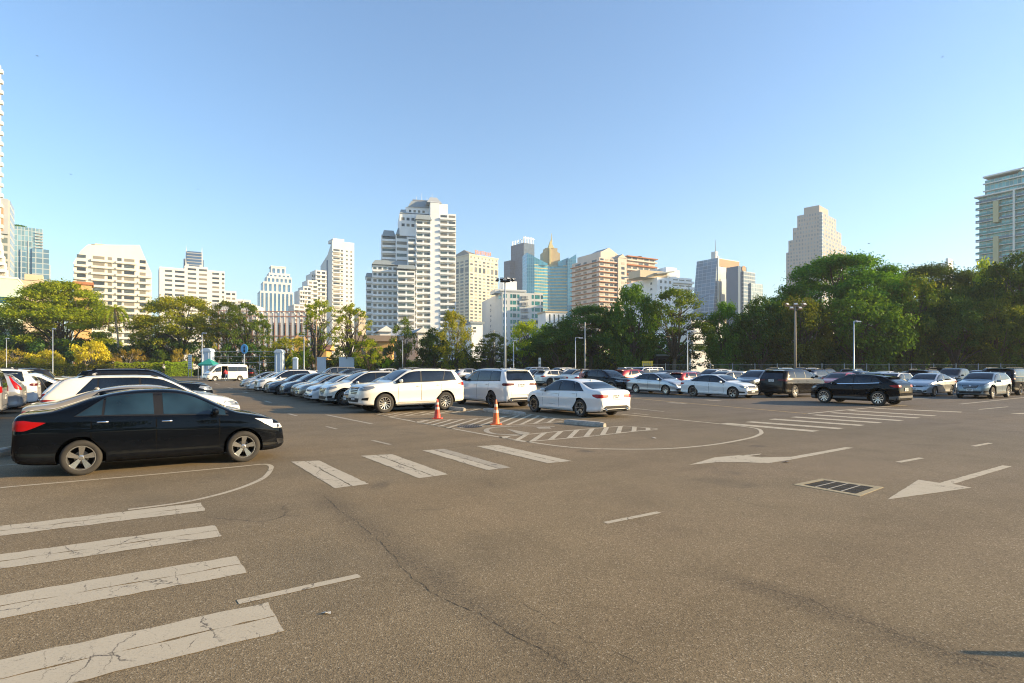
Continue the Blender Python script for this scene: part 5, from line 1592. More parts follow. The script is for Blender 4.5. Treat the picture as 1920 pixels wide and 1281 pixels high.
# --- right-hand belt of park trees
T = [
 ('rain1', 1578, 96, 466, 262, 'tallest spreading green tree with layered crown, in front of the stepped beige tower'),
 ('rain2', 1745, 110, 484, 215, 'flat-topped dark tree on the skyline just right of the tallest spreading tree'),
 ('rain2', 1850, 116, 497, 170, 'lower flat-topped dark tree on the skyline by the small white block'),
 ('big2', 1918, 86, 462, 170, 'tall dark tree at the right edge before the green-glass tower'),
 ('mid3', 1862, 100, 478, 95, 'sunlit yellow crown peeping over the dark trees below the green-glass tower'),
 ('big1', 1607, 84, 548, 165, 'fresh green dense tree behind the slim pale lamp post on the right'),
 ('big3', 1708, 86, 520, 120, 'olive tree with rusty top to the right of the fresh green dense tree'),
 ('big2', 1790, 84, 545, 130, 'dark rounded tree between the olive tree and the right edge trees'),
 ('big3', 1868, 82, 560, 120, 'olive dark tree in front of the tall dark tree at the right edge'),
 ('big1', 1925, 80, 572, 90, 'low green tree touching the right edge of the photo'),
 ('big3', 1500, 84, 560, 120, 'brown-olive tree behind the timber floodlight mast'),
 ('big2', 1425, 86, 552, 110, 'dark tree left of the timber floodlight mast below the glass office tower'),
 ('big1', 1362, 88, 566, 80, 'dark green tree right of the gap where white floors show through'),
 ('fea1', 1268, 86, 532, 140, 'broad feathery dark green tree left of the gap where white floors show'),
 ('big1', 1183, 88, 533, 100, 'dark green tree in front of the white stepped block with the sloped roof'),
 ('rain2', 1110, 92, 565, 170, 'wide dark tree in front of the brown-banded apartment block'),
 ('big2', 1050, 90, 598, 110, 'low dark tree behind the plain grey pole'),
 ('mid3', 985, 98, 596, 78, 'small yellow-green tree below the office with teal windows'),
 ('big2', 1010, 104, 640, 90, 'dark low tree beneath the yellow-green tree'),
 ('mid1', 850, 100, 584, 74, 'golden-green full tree right of the pale bare tree in the middle'),
 ('big2', 812, 102, 612, 62, 'dark leafy tree leaning on the golden-green full tree'),
 ('mid2', 757, 100, 585, 50, 'slender open tree in front of the low houses'),
 ('fea1', 925, 98, 620, 70, 'dark feathery tree by the tall steel floodlight mast'),
 ('spa1', 600, 104, 558, 84, 'gnarled thin-leaved tree before the tall white slab tower'),
 ('spa1', 662, 100, 566, 84, 'gnarled bare-limbed tree right of the slab tower'),
 ('mid3', 690, 98, 632, 60, 'bright low tree under the bare-limbed tree'),
 ('fea1', 462, 128, 560, 90, 'feathery layered tree right of the orange-tinted spreading tree'),
 ('aut1', 338, 134, 545, 165, 'orange-tinted spreading tree in front of the long white slab block'),
 ('fea1', 425, 132, 556, 80, 'olive feathery tree behind the white gate pillar'),
 ('yel1', 116, 138, 517, 185, 'large sunlit yellow-green spreading tree on the left behind the yellow shrubs'),
 ('big2', 2, 130, 592, 90, 'dark tree cut off by the left edge'),
 ('mid1', 545, 122, 634, 110, 'golden scrubby tree behind the gate between the two white pillars'),
 ('big2', 300, 136, 622, 90, 'dark low tree beneath the orange-tinted spreading tree'),
 ('big2', 60, 136, 628, 120, 'dark low tree under the large yellow-green tree'),
 ('big2', 165, 138, 632, 110, 'dark low tree under the right half of the large yellow-green tree'),
 ('fea1', 275, 140, 590, 60, 'thin dark tree between the coconut palm and the orange-tinted tree'),
 ('big2', 2010, 88, 452, 170, 'unseen tall dark tree added outside the right edge to shade its neighbours'),  # added out of view to shade the rightmost trees
]
for i, (k, px, d, yt, w, lab) in enumerate(T): tree(k, px, d, yt, w, lab)
# --- shrubs and bushes along the edge
for k, px, d, yt, w, lab in (
 ('bush_r', 18, 122, 652, 62, 'thin yellow-brown shrub at the left edge before the dark railings'),
 ('bush_y', 88, 121, 654, 60, 'yellow flowering shrub beside the left street lamp'),
 ('bush_y', 173, 120, 635, 66, 'brightest yellow flowering shrub, the tallest of the yellow ones'),
 ('bush_r', 246, 122, 652, 60, 'dull orange flowering shrub above the clipped hedge'),
 ('bush_r', 340, 120, 651, 38, 'narrow rusty shrub beside the white notice panel'),
 ('bush_o', 300, 124, 655, 60, 'brown-green bush between the dull orange and the narrow rusty shrub'),):
    tree(k, px, d, yt, w, lab, 'shrub', 'shrubs along the hedge')
nb = [(28, 128, 640, 80, 'bush_d'), (92, 128, 636, 80, 'bush_d'), (150, 129, 640, 80, 'bush_d'), (208, 128, 645, 70, 'bush_d'), (268, 129, 640, 80, 'bush_d'), (322, 128, 636, 80, 'bush_d'), (380, 126, 640, 70, 'bush_d'), (455, 126, 638, 80, 'bush_d'), (520, 124, 645, 70, 'bush_o'), (432, 104, 668, 60, 'bush_d'), (500, 106, 660, 70, 'bush_d'), (575, 106, 650, 60, 'bush_o'), (640, 106, 648, 66, 'bush_o'), (700, 104, 655, 64, 'bush_o'), (745, 102, 640, 60, 'bush_d'),
      (795, 102, 652, 54, 'bush_o'), (868, 100, 655, 60, 'bush_o'), (905, 102, 650, 60, 'bush_d'), (955, 100, 652, 64, 'bush_d'), (1015, 98, 650, 70, 'bush_o'), (1075, 96, 655, 60, 'bush_d'),
      (1152, 92, 660, 42, 'bush_y2'), (1210, 94, 650, 80, 'bush_d'), (1282, 92, 652, 80, 'bush_d'), (1350, 92, 645, 80, 'bush_d'), (1420, 90, 640, 80, 'bush_d'), (1495, 90, 645, 80, 'bush_d'),
      (1570, 90, 640, 80, 'bush_d'), (1640, 90, 645, 80, 'bush_d'), (1700, 88, 655, 50, 'bush_y2'), (1735, 90, 640, 80, 'bush_d'), (1800, 88, 660, 44, 'bush_y2'), (1840, 88, 640, 80, 'bush_d'), (1905, 86, 640, 80, 'bush_d')]
TREES['bush_y2'] = lambda: tree_proto('tall', 61, 3.5, 3.6, LY, .24, 80, .08, base=.05, ncl=24, name='leafy_bush')
adj = {'bush_d': 'dark green', 'bush_o': 'olive', 'bush_y2': 'bright yellow-green'}
near = {28: 'behind the left edge shrub', 92: 'behind the shrub at the left street lamp', 150: 'left of the coconut palm, behind the brightest yellow shrub', 208: 'at the foot of the coconut palm', 268: 'behind the dull orange shrub', 322: 'left of the narrow rusty shrub', 380: 'behind the left gate pillar', 455: 'far behind the round blue sign', 520: 'behind the right gate pillar', 432: 'between the van and the round blue sign', 500: 'behind the steel gate rails', 575: 'right of the small white gate post', 640: 'over the white wall', 700: 'behind the dark clipped hedge below the bare-limbed tree',
        745: 'below the slender open tree', 795: 'beside the pale bare trunk', 868: 'at the foot of the golden-green tree', 905: 'right of the golden-green tree', 955: 'at the foot of the tall steel floodlight mast',
        1015: 'below the small yellow-green tree', 1075: 'behind the first slim lamp right of the middle', 1152: 'right of the plain grey pole', 1210: 'behind the yellow notice board', 1282: 'behind the lamp post by the dark shed',
        1350: 'below the gap where white floors show', 1420: 'left of the timber floodlight mast', 1495: 'right at the timber floodlight mast', 1570: 'left of the slim lamp post on the right', 1640: 'right of the slim lamp post on the right',
        1700: 'catching sun behind the bronze crossover', 1735: 'behind the bright bush near the bronze crossover', 1800: 'catching sun above the blue-grey crossover', 1840: 'above the blue-grey crossover', 1905: 'at the right edge behind the wire fence'}
for px, d, yt, w, k in nb:
    tree(k, px, d, yt, w, '%s bush %s' % (adj[k], near[px]), 'bush', 'bushes under the trees')

# --- clipped hedges
def hedge(x0, x1, d, ytop, mat, label, seed, depth=1.6, size=.17, per=110, skew=28):
    rs = np.random.RandomState(seed); a = AT(x0, d); sk_ = R(skew); k_ = (x1-XC)/F; w = (k_*a.y-a.x)/(math.cos(sk_)-k_*math.sin(sk_)); h = ZZ(ytop, d+w*math.sin(sk_)/2)
    n = int(per*(w*h+w*depth)); P = np.empty((n, 3)); Q = np.empty((n, 3))
    face = rs.uniform(0, 1, n) < h/(h+depth)
    x = rs.uniform(0, w, n); bumpy = .10*np.sin(x*1.7+seed)+.07*np.sin(x*4.1)
    P[:, 0] = x; P[:, 1] = np.where(face, rs.normal(0, .07, n)+bumpy, rs.uniform(0, depth, n)); P[:, 2] = np.where(face, rs.uniform(.02, 1, n)*(h+bumpy), h+bumpy+rs.normal(0, .07, n))
    Q[:] = rs.normal(size=(n, 3))*.6; Q[:, 1] -= face*.8; Q[:, 2] += .5; Q /= np.linalg.norm(Q, axis=1)[:, None]
    r = empty('clipped_hedge', a, sk_)
    inst('leaves', leaf_mesh('leaves', P, Q, size, mat, rs), r)
    c = MB(); c.box((w/2, depth/2+.12, h*.46), (w-.2, depth-.15, h*.90)); c.build('branches', plain('hedge_core', (.03, .035, .012), .95), r)
    return tag(r, label, 'hedge', 'clipped hedges')
hedge(214, 305, 110, 681, LH, 'bright green clipped hedge left of the cream van, its longer left piece', 1)
hedge(309, 362, 112, 680, LH, 'bright green clipped hedge piece beside the white notice panel', 2)
hedge(-40, 212, 118, 684, LA, 'low yellowish hedge behind the cars on the left', 3, skew=3)
hedge(590, 700, 108, 672, LD, 'dark clipped hedge below the white wall', 4, skew=0)
hedge(702, 944, 110, 676, LD, 'long dark clipped hedge behind the middle cars', 5, per=60, skew=0)
hedge(946, 1240, 100, 682, LD, 'low dark hedge behind the white pickup and the black crossover', 6, per=50, skew=0)

# --- palm and broad-bladed plants
def frond(mb, o, az, L, droop, w, n=9, pairs=True, up=.9):
    o = Vector(o); d = Vector((math.cos(az), math.sin(az), 0)); pts = []
    for i in range(n+1):
        t = i/n; pts.append(o+d*(L*t*(1-.15*t))+Vector((0, 0, L*(up*t-droop*t*t))))
    side = Vector((-d.y, d.x, 0))
    for i in range(n):
        mb.quad(pts[i]-side*.02, pts[i+1]-side*.015, pts[i+1]+side*.015, pts[i]+side*.02)
        for s in (-1, 1):
            for q in (0, .5):
                a = pts[i]+(pts[i+1]-pts[i])*q; wl = w*math.sin(PI*min(.97, (i+q)/n*.85+.12))
                tip = a+side*s*wl*.8+d*wl*.5+Vector((0, 0, -wl*.35)); e = (pts[i+1]-pts[i])*.42
                mb.quad(a, a+e, tip+e*.2, tip)
def palm(px, d, ytop, label, H=None, L=4.2, n=22, seed=1, dead=True, cat='palm tree'):
    rs = random.Random(seed); h = ZZ(ytop, d)-L*.35
    r = empty('palm_tree', AT(px, d)); mb = MB(); pts = [Vector((.5*math.sin(k*.5), .1*k*.3, h*k/8)) for k in range(9)]
    mb.tube(pts, [.26]+[.19]*7+[.16], 9); mb.build('trunk', M_BARKP, r, True)
    mb = MB(); top = pts[-1]
    for k in range(n): frond(mb, top, 2*PI*k/n+rs.uniform(-.2, .2), L*rs.uniform(.8, 1.1), rs.uniform(.55, 1.5), .75, up=rs.uniform(.15, 1.0))
    mb.build('crown', LY, r)
    if dead:
        mb = MB()
        for k in range(7): frond(mb, top, 2*PI*k/7+.3, L*.7, 1.9, .5, up=.1)
        mb.build('dry_fronds', plain('dry_frond', (.24, .15, .05), .9, var=.3), r)
    return tag(r, label, cat)
palm(217, 128, 566, 'coconut palm with drooping fronds in front of the cream apartment block')
def blades(px, d, ytop, wpx, label, mat, seed, n=26):
    rs = random.Random(seed); h = ZZ(ytop, d); w = wpx/F*d; r = empty('broadleaf_plant', AT(px, d)); mb = MB(); st = MB()
    for k in range(5):
        x, y = rs.uniform(-w*.3, w*.3), rs.uniform(-.6, .6); hh = h*rs.uniform(.4, .62)
        st.tube([(x, y, 0), (x*1.1, y, hh)], [.09, .05], 6)
        for j in range(n//5):
            az = rs.uniform(0, 2*PI); L = h*rs.uniform(.35, .55); o = Vector((x*1.1, y, hh*rs.uniform(.75, 1)))
            dd = Vector((math.cos(az), math.sin(az), 0)); s = Vector((-dd.y, dd.x, 0)); prev = None; m = 6; up = rs.uniform(.6, 1.5); dr_ = rs.uniform(.3, .9)
            for i in range(m+1):
                t = i/m; c = o+dd*L*t*.7+Vector((0, 0, L*(up*t-dr_*t*t))); ww = .26*math.sin(PI*(t*.85+.1))
                row = (c-s*ww+Vector((0, 0, ww*.3)), c, c+s*ww+Vector((0, 0, ww*.3)))
                if prev: mb.quad(prev[0], row[0], row[1], prev[1]); mb.quad(prev[1], row[1], row[2], prev[2])
                prev = row
    st.build('stems', M_BARKP, r); mb.build('blades', mat, r)
    return tag(r, label, 'plant', 'broad-bladed plants')
blades(563, 100, 650, 34, 'banana-like plant with long pale blades between the two white gate posts', LY, 3, 30)
blades(540, 102, 662, 30, 'dark banana-like plant right behind the right gate pillar', LG, 4, 26)
blades(668, 102, 668, 26, 'small broad-bladed plant over the white wall', LY, 5, 24)
blades(722, 101, 664, 40, 'pale broad-bladed plant behind the dark clipped hedge', LY, 6, 28)
blades(245, 127, 630, 40, 'palm-like plant behind the dull orange shrub', LO, 7, 34)
blades(192, 128, 634, 40, 'palm-like plant just right of the brightest yellow shrub', LO, 8, 34)

# grass verge under the trees: too many blades to count
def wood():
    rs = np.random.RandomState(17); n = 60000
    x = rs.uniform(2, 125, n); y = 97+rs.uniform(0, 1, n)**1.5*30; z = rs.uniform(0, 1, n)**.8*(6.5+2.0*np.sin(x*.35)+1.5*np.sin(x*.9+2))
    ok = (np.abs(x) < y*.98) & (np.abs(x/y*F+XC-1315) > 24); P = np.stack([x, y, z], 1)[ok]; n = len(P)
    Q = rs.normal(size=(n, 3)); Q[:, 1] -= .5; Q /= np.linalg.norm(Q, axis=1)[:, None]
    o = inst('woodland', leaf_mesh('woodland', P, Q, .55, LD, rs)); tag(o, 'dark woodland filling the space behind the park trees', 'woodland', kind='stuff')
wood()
def verge():
    rs = np.random.RandomState(7); n = 52000
    x = rs.uniform(-105, 100, n); y = rs.uniform(0, 1, n)**1.3*36
    yb = np.where(x < -28, 130, np.where(x < 14, 104, 80.5)); y = y+yb
    ok = (np.abs(x) < y*1.0); x, y = x[ok], y[ok]; n = len(x)
    P = np.stack([x, y, rs.uniform(.0, .9, n)*(.4+.6*rs.uniform(0, 1, n))], 1); Q = rs.normal(size=(n, 3)); Q[:, 1] -= .5; Q /= np.linalg.norm(Q, axis=1)[:, None]
    o = inst('undergrowth', leaf_mesh('undergrowth', P, Q, .42, LD, rs)); tag(o, 'low dark undergrowth spread beneath the park trees', 'undergrowth', kind='stuff')
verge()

for i, (x, y, k, sc_) in enumerate(((-62, -30, 'big1', 1.2), (-46, -34, 'big2', 1.3), (-30, -30, 'big1', 1.15), (-15, -33, 'big3', 1.3), (0, -31, 'big2', 1.25), (14, -34, 'big1', 1.3), (30, -30, 'big3', 1.2), (46, -33, 'big2', 1.3), (62, -31, 'big1', 1.25))):  # unseen row of trees, added for dark reflections in the cars
    o = copy_tree(_tp[k][0]); o.location = (x, y, 0); o.scale = (sc_, sc_, sc_); o.rotation_euler = (0, 0, i*1.3)
    tag(o, 'unseen tree added behind the viewer to darken the car reflections', 'tree', 'unseen trees added behind the viewer')
# ================================================================ buildings
def wallmat(name, col, var=.10, rough=.8):
    if name in _mc: return _mc[name]
    m, nt, b = new_mat(name)
    v = coords(nt, (1, 1, .18)); n = noise(nt, v, .5, 5, .6)
    v2 = coords(nt, (1, 1, 1)); n2 = noise(nt, v2, .08, 3, .5)
    c = mix(nt, tuple(x*(1-var) for x in col), tuple(min(1, x*(1+var*.5)) for x in col), n)
    c = mix(nt, c, tuple(x*.86 for x in col), ramp(nt, n2, [(.4, 0.0), (.7, .6)]))
    nt.links.new(c, b.inputs['Base Color']); b.inputs['Roughness'].default_value = rough
    b.inputs['Specular IOR Level'].default_value = .3
    _mc[name] = m; return m
def curtain(name, glass, frame, pw, ph, fw=.08, fh=.12, metal=.0, rough=.12, var=.35, band=None, rot=0.0):
    """glass facade: panes in a grid laid along both faces of the building"""
    if name in _mc: return _mc[name]
    m, nt, b = new_mat(name)
    tc = nt.nodes.new('ShaderNodeTexCoord'); sp = nt.nodes.new('ShaderNodeSeparateXYZ'); nt.links.new(tc.outputs['Object'], sp.inputs[0])
    gn = nt.nodes.new('ShaderNodeSeparateXYZ'); nt.links.new(tc.outputs['Normal'], gn.inputs[0])
    ax = mth(nt, 'GREATER_THAN', mth(nt, 'ABSOLUTE', gn.outputs[0]), .7)
    uu = mth(nt, 'ADD', mth(nt, 'MULTIPLY', sp.outputs[1], ax), mth(nt, 'MULTIPLY', sp.outputs[0], mth(nt, 'SUBTRACT', 1.0, ax)))
    uu = mth(nt, 'ADD', uu, 500.0)
    fu = mth(nt, 'FRACT', mth(nt, 'DIVIDE', uu, pw)); fv = mth(nt, 'FRACT', mth(nt, 'DIVIDE', sp.outputs[2], ph))
    line = mth(nt, 'MAXIMUM', mth(nt, 'LESS_THAN', fu, fw), mth(nt, 'LESS_THAN', fv, fh))
    cell = nt.nodes.new('ShaderNodeCombineXYZ')
    nt.links.new(mth(nt, 'FLOOR', mth(nt, 'DIVIDE', uu, pw)), cell.inputs[0]); nt.links.new(mth(nt, 'FLOOR', mth(nt, 'DIVIDE', sp.outputs[2], ph)), cell.inputs[1]); nt.links.new(ax, cell.inputs[2])
    wn = nt.nodes.new('ShaderNodeTexWhiteNoise'); wn.noise_dimensions = '3D'; nt.links.new(cell.outputs[0], wn.inputs['Vector'])
    g = mix(nt, tuple(x*(1-var) for x in glass), tuple(min(1, x*(1+var)) for x in glass), wn.outputs['Value'])
    big = noise(nt, coords(nt), .035, 3, .5)
    g = mix(nt, g, tuple(x*.6 for x in glass), ramp(nt, big, [(.42, 0.0), (.6, .6)]))
    c = mix(nt, g, frame, line)
    nt.links.new(c, b.inputs['Base Color'])
    nt.links.new(mth(nt, 'ADD', mth(nt, 'MULTIPLY', line, .5), rough), b.inputs['Roughness'])
    b.inputs['Metallic'].default_value = metal; b.inputs['Specular IOR Level'].default_value = .6
    _mc[name] = m; return m
WG = [glassy('window_dark', (.03, .035, .04), .08), glassy('window_mid', (.07, .085, .09), .12), plain('window_curtained', (.22, .21, .18), .5)]
WB = [glassy('window_blue', (.05, .10, .15), .06), glassy('window_teal', (.02, .17, .16), .1), glassy('window_teal_dark', (.015, .07, .08), .1)]
WGREEN = glassy('window_grey_green', (.10, .14, .14), .12)
UNITS = {}
def unit_box(mat):
    if mat.name not in UNITS:
        mb = MB(); mb.box((.5, .5, .5), (1, 1, 1)); me = mb.mesh('window'); me.materials.append(mat); UNITS[mat.name] = me
    return UNITS[mat.name]

class Bld:
    def __init__(s, name, label, D, pxc, theta, cat='building', group=None):
        s.C = AT(pxc, D); s.D = D; s.th = R(theta)
        s.ex = Vector((math.cos(s.th), math.sin(s.th), 0)); s.ey = Vector((-math.sin(s.th), math.cos(s.th), 0))
        s.root = empty(name, s.C, s.th); tag(s.root, label, cat, group)
        s.wb = {}; s.wins = []; s.parts = []
        s.rs = random.Random(hash(pxc*7+int(D)) & 0xffff)
    def X(s, px, y=0.0):            # local x of a photo column on the plane local y
        k = (px-XC)/F; o = s.C+s.ey*y
        return (k*o.y-o.x)/(s.ex.x-k*s.ex.y)
    def Y(s, px, x=0.0):
        k = (px-XC)/F; o = s.C+s.ex*x
        return (k*o.y-o.x)/(s.ey.x-k*s.ey.y)
    def Z(s, py, x=0.0, y=0.0): return ZZ(py, (s.C+s.ex*x+s.ey*y).y)
    def box(s, x0, x1, y0, y1, z0, z1, mat, name='wall'):
        mb = s.wb.setdefault((name, mat.name), (MB(), mat))[0]
        mb.bx((x0, y0, z0), (x1-x0, 0, 0), (0, y1-y0, 0), (0, 0, z1-z0))
    def part(s, x0, x1, y0, y1, z0, z1, mat, name):
        mb = MB(); mb.bx((0, 0, 0), (x1-x0, 0, 0), (0, y1-y0, 0), (0, 0, z1-z0))
        o = mb.build(name, mat, s.root); o.location = (x0, y0, z0); return o
    def win(s, face, pl, u0, u1, z0, z1, mats=None, t=.05):
        s.wins.append((face, pl, u0, u1, z0, z1, s.rs.choice(mats or WG), t))
    def grid(s, face, pl, u0, u1, z0, z1, nu, nz, fw, fh, mats=None, skip=0.0, vo=.25):
        du = (u1-u0)/nu; dz = (z1-z0)/nz
        for j in range(nz):
            for i in range(nu):
                if s.rs.random() < skip: continue
                a = u0+du*(i+(1-fw)/2); c = z0+dz*(j+vo)
                s.win(face, pl, a, a+du*fw, c, c+dz*fh, mats)
    def bands(s, x0, x1, y0, y1, z0, z1, nz, out, hh, mat, name='balcony', sides='rl', zoff=0.0, slab=None):
        """a balcony or ledge at each storey: a parapet round the chosen sides, standing out from the wall"""
        dz = (z1-z0)/nz
        for j in range(nz):
            z = z0+dz*j+zoff; mb = MB(); t = .14
            if 'r' in sides:
                mb.bx((x0-(out if 'l' in sides else 0), y0-out, z), (x1-x0+(out if 'l' in sides else 0), 0, 0), (0, t, 0), (0, 0, hh))
                mb.bx((x0, y0-out+t, z), (x1-x0, 0, 0), (0, out-t-.003, 0), (0, 0, .14))
                mb.bx((x1-t, y0-out+t, z+.14), (t, 0, 0), (0, out-t-.003, 0), (0, 0, hh-.14))
            if 'l' in sides:
                mb.bx((x0-out, y0-(out-t if 'r' in sides else 0), z), (t, 0, 0), (0, y1-y0+(out-t if 'r' in sides else 0), 0), (0, 0, hh))
                mb.bx((x0-out+t, y0, z), (out-t-.003, 0, 0), (0, y1-y0, 0), (0, 0, .14))
            mb.build(name, mat, s.root)
    def done(s, maxw=90):
        for (name, _), (mb, mat) in s.wb.items(): mb.build(name, mat, s.root)
        ws = sorted(s.wins, key=lambda w: -(w[3]-w[2])*(w[5]-w[4]))
        rest = MB(); rm = []
        for i, (face, pl, u0, u1, z0, z1, mat, t) in enumerate(ws):
            if i < maxw:
                o = inst('window', unit_box(mat), s.root)
                if face == 'r': o.location = (u0, pl-t, z0); o.scale = (u1-u0, t, z1-z0)
                else: o.location = (pl-t, u0, z0); o.scale = (t, u1-u0, z1-z0)
            else:
                if mat not in rm: rm.append(mat)
                k = rm.index(mat)
                if face == 'r': rest.bx((u0, pl-t, z0), (u1-u0, 0, 0), (0, t, 0), (0, 0, z1-z0), k)
                else: rest.bx((pl-t, u0, z0), (t, 0, 0), (0, u1-u0, 0), (0, 0, z1-z0), k)
        if rest.v:
            o = rest.build('windows', rm, s.root); o['kind'] = 'stuff'
        return s.root

CREAM = wallmat('cream_render', (.76, .73, .64)); WHITE = wallmat('white_render', (.74, .73, .69)); WHITE2 = wallmat('cool_white_render', (.86, .88, .89))
GREYW = wallmat('grey_cladding', (.60, .62, .62)); PINK = wallmat('pinkish_render', (.62, .54, .47)); TERRA = wallmat('terracotta_band', (.40, .17, .09))
SAND = wallmat('sand_stone', (.60, .50, .34)); ROOF = wallmat('grey_roof', (.30, .35, .38), .2); MINT = wallmat('mint_wall', (.55, .70, .55)); BEIGE = wallmat('beige_wall', (.60, .50, .36))
STONE = wallmat('pale_granite', (.37, .33, .30)); GOLD = wallmat('golden_cladding', (.52, .42, .25)); YEL = wallmat('yellow_band', (.62, .52, .25)); BROWN = wallmat('brown_cladding', (.46, .30, .18))
DKBLUE = wallmat('dark_blue_cladding', (.10, .16, .24)); REDFR = wallmat('red_frame', (.42, .22, .16)); METAL = plain('roof_metal', (.30, .31, .32), .5, .5); LGREY = wallmat('light_grey_roof', (.42, .45, .47))
def antenna(b, x, y, z, h, name='antenna', r=.12):
    mb = MB(); mb.tube([(x, y, z), (x, y, z+h)], [r, r*.3], 6); mb.build(name, METAL, b.root)
def dish(b, x, y, z, r=1.6):
    mb = MB(); mb.lathe([(.02, 0), (r*.5, .12*r), (r, .42*r)], 16, c=(x, y, z+1)); mb.tube([(x, y, z), (x, y, z+1)], .1, 5); mb.build('satellite_dish', METAL, b.root)
def pyramid(b, x0, x1, y0, y1, z, h, mat, name='roof', top=.0, parent=None):
    mb = MB(); cx, cy = (x0+x1)/2, (y0+y1)/2
    lo = [(x0, y0, z), (x1, y0, z), (x1, y1, z), (x0, y1, z)]; hi = [(cx+(p[0]-cx)*top, cy+(p[1]-cy)*top, z+h) for p in lo]
    for k in range(4): mb.poly([lo[k], lo[(k+1) % 4], hi[(k+1) % 4], hi[k]])
    if top: mb.poly(hi)
    mb.poly(list(reversed(lo))); mb.build(name, mat, b.root)
def gable(b, x0, x1, y0, y1, z, h, mat, wall, along='y'):
    mb = MB()
    if along == 'y':
        cx = (x0+x1)/2; A, B_, C, D_ = (x0, y0, z), (x1, y0, z), (x1, y1, z), (x0, y1, z); e, f = (cx, y0, z+h), (cx, y1, z+h)
        mb.poly([A, e, f, D_]); mb.poly([B_, C, f, e]); w = MB(); w.poly([A, B_, e]); w.poly([D_, f, C])
    else:
        cy = (y0+y1)/2; A, B_, C, D_ = (x0, y0, z), (x1, y0, z), (x1, y1, z), (x0, y1, z); e, f = (x0, cy, z+h), (x1, cy, z+h)
        mb.poly([A, B_, f, e]); mb.poly([D_, e, f, C]); w = MB(); w.poly([A, e, D_]); w.poly([B_, C, f])
    mb.build('roof', mat, b.root); w.build('gable', wall, b.root)

# --- tower at the far left edge with stacked cream balconies
b = Bld('balcony_tower', 'tall tower with stacked cream balconies cut off by the left edge', 185, 1, 34)
H = b.Z(120); x1 = 2.0
b.box(-26, -.2, 0, 2.5, 0, H, CREAM); nz = int(H/3.2)
b.bands(-26, .7, 0, 2.5, 0, H, nz, 1.3, 1.15, CREAM, sides='r'); b.grid('r', 0, -24, -.6, 0, H, 6, nz, .7, .55)
b.done(60)
b = Bld('stepped_terrace_block', 'low stepped block of cream terraces below the left edge tower', 170, 6, 34)
for k in range(7): b.box(-16, b.X(-2+k*3), 0, 3, b.Z(548)+0, b.Z(440+k*13), CREAM); b.bands(-6, b.X(-1+k*3), 0, 3, b.Z(440+k*13)-3, b.Z(440+k*13), 1, .8, 1.0, WHITE, sides='r')
b.done()
b = Bld('mint_building', 'pale mint green wall of a low building at the left edge', 150, 33, 36)
b.box(-20, 0, 0, 14, 0, b.Z(524), MINT); b.part(-20, 0.1, -.15, 14, b.Z(524), b.Z(524)+.5, WHITE, 'parapet'); b.grid('r', 0, -5, -.5, b.Z(575), b.Z(555), 1, 1, .5, .6, WB); b.done()
b = Bld('beige_annex', 'plain beige low block between the mint building and the big yellow-green tree', 190, 92, 36)
b.box(b.X(28), 0, 0, 16, 0, b.Z(528), BEIGE); b.box(b.X(46), b.X(80), -.3, 5, b.Z(528), b.Z(517), BEIGE); b.done()
b = Bld('orange_framed_tower', 'grey tower with an orange recessed frame beside the left edge tower', 235, 19, 36)
b.box(b.X(-30), 0, 0, 16, 0, b.Z(376), curtain('tower_panes_grey', (.16, .20, .20), (.42, .44, .42), 2.6, 3.2, .3, .3)); z = b.Z(440)
b.box(b.X(-30), -.6, -.5, -.02, z, b.Z(376)+.4, LGREY, 'frame'); b.box(b.X(-8), -2.0, -.6, -.51, z+1, b.Z(385), BROWN, 'orange_recess'); b.done()
# --- blue glass tower
b = Bld('blue_glass_tower', 'blue glass residential tower with roof planting near the left edge', 360, 80, 40)
g1 = curtain('tower_panes_blue', (.13, .24, .33), (.34, .40, .42), 3.4, 3.3, .16, .16, .1, .1); g2 = curtain('tower_panes_teal', (.17, .30, .36), (.36, .42, .44), 1.7, 3.3, .2, .1, .1, .1)
b.box(b.X(18), b.X(80), 0, 20, 0, b.Z(430), g2); b.box(b.X(38), b.X(48), -.8, 0, 0, b.Z(472), g1); b.box(b.X(60), b.X(92), -1.0, 14, 0, b.Z(468), g1); b.box(b.X(52), b.X(53), -.4, -.0, 0, b.Z(455), LGREY, 'pilaster')
b.bands(b.X(66), b.X(81), 0, 1, b.Z(520), b.Z(434), 16, .8, .5, LGREY, sides='r'); b.box(b.X(90), b.X(95), 2, 12, 0, b.Z(495), LGREY)
rs_ = np.random.RandomState(5); cl = [((rs_.uniform(b.X(22), b.X(46)), 4, b.Z(428)), 1.3) for _ in range(14)]; P_, Q_ = clumps_to_leaves(cl, 30, rs_); inst('roof_planting', leaf_mesh('roof_planting', P_, Q_, .8, LG, rs_), b.root)
b.done()
# --- cream apartment block with chamfered shoulders
b = Bld('cream_apartment_block', 'cream apartment block with sloping shoulders and two roof dishes on the left', 275, 138, 36)
fl = 3.12; W0, W1 = 0, b.X(284); top = b.Z(462, W1/2); D0 = 16
prof = [(0, 0), (W1, 0), (W1, b.Z(512, W1)), (b.X(267), b.Z(474, W1)), (b.X(262), b.Z(462, W1)), (b.X(165), b.Z(456)), (b.X(152), b.Z(468)), (0, b.Z(492))]
mb = MB(); n = len(prof)
for y, rev in ((0, False), (D0, True)):
    f = [(p[0], y, p[1]) for p in prof]; mb.poly(list(reversed(f)) if rev else f)
for k in range(n):
    p, q = prof[k], prof[(k+1) % n]; mb.poly([(p[0], D0, p[1]), (q[0], D0, q[1]), (q[0], 0, q[1]), (p[0], 0, p[1])])
mb.build('wall', CREAM, b.root)
cols = [(b.X(142), b.X(163)), (b.X(172), b.X(198)), (b.X(200), b.X(212)), (b.X(218), b.X(230)), (b.X(231), b.X(254)), (b.X(260), b.X(275))]
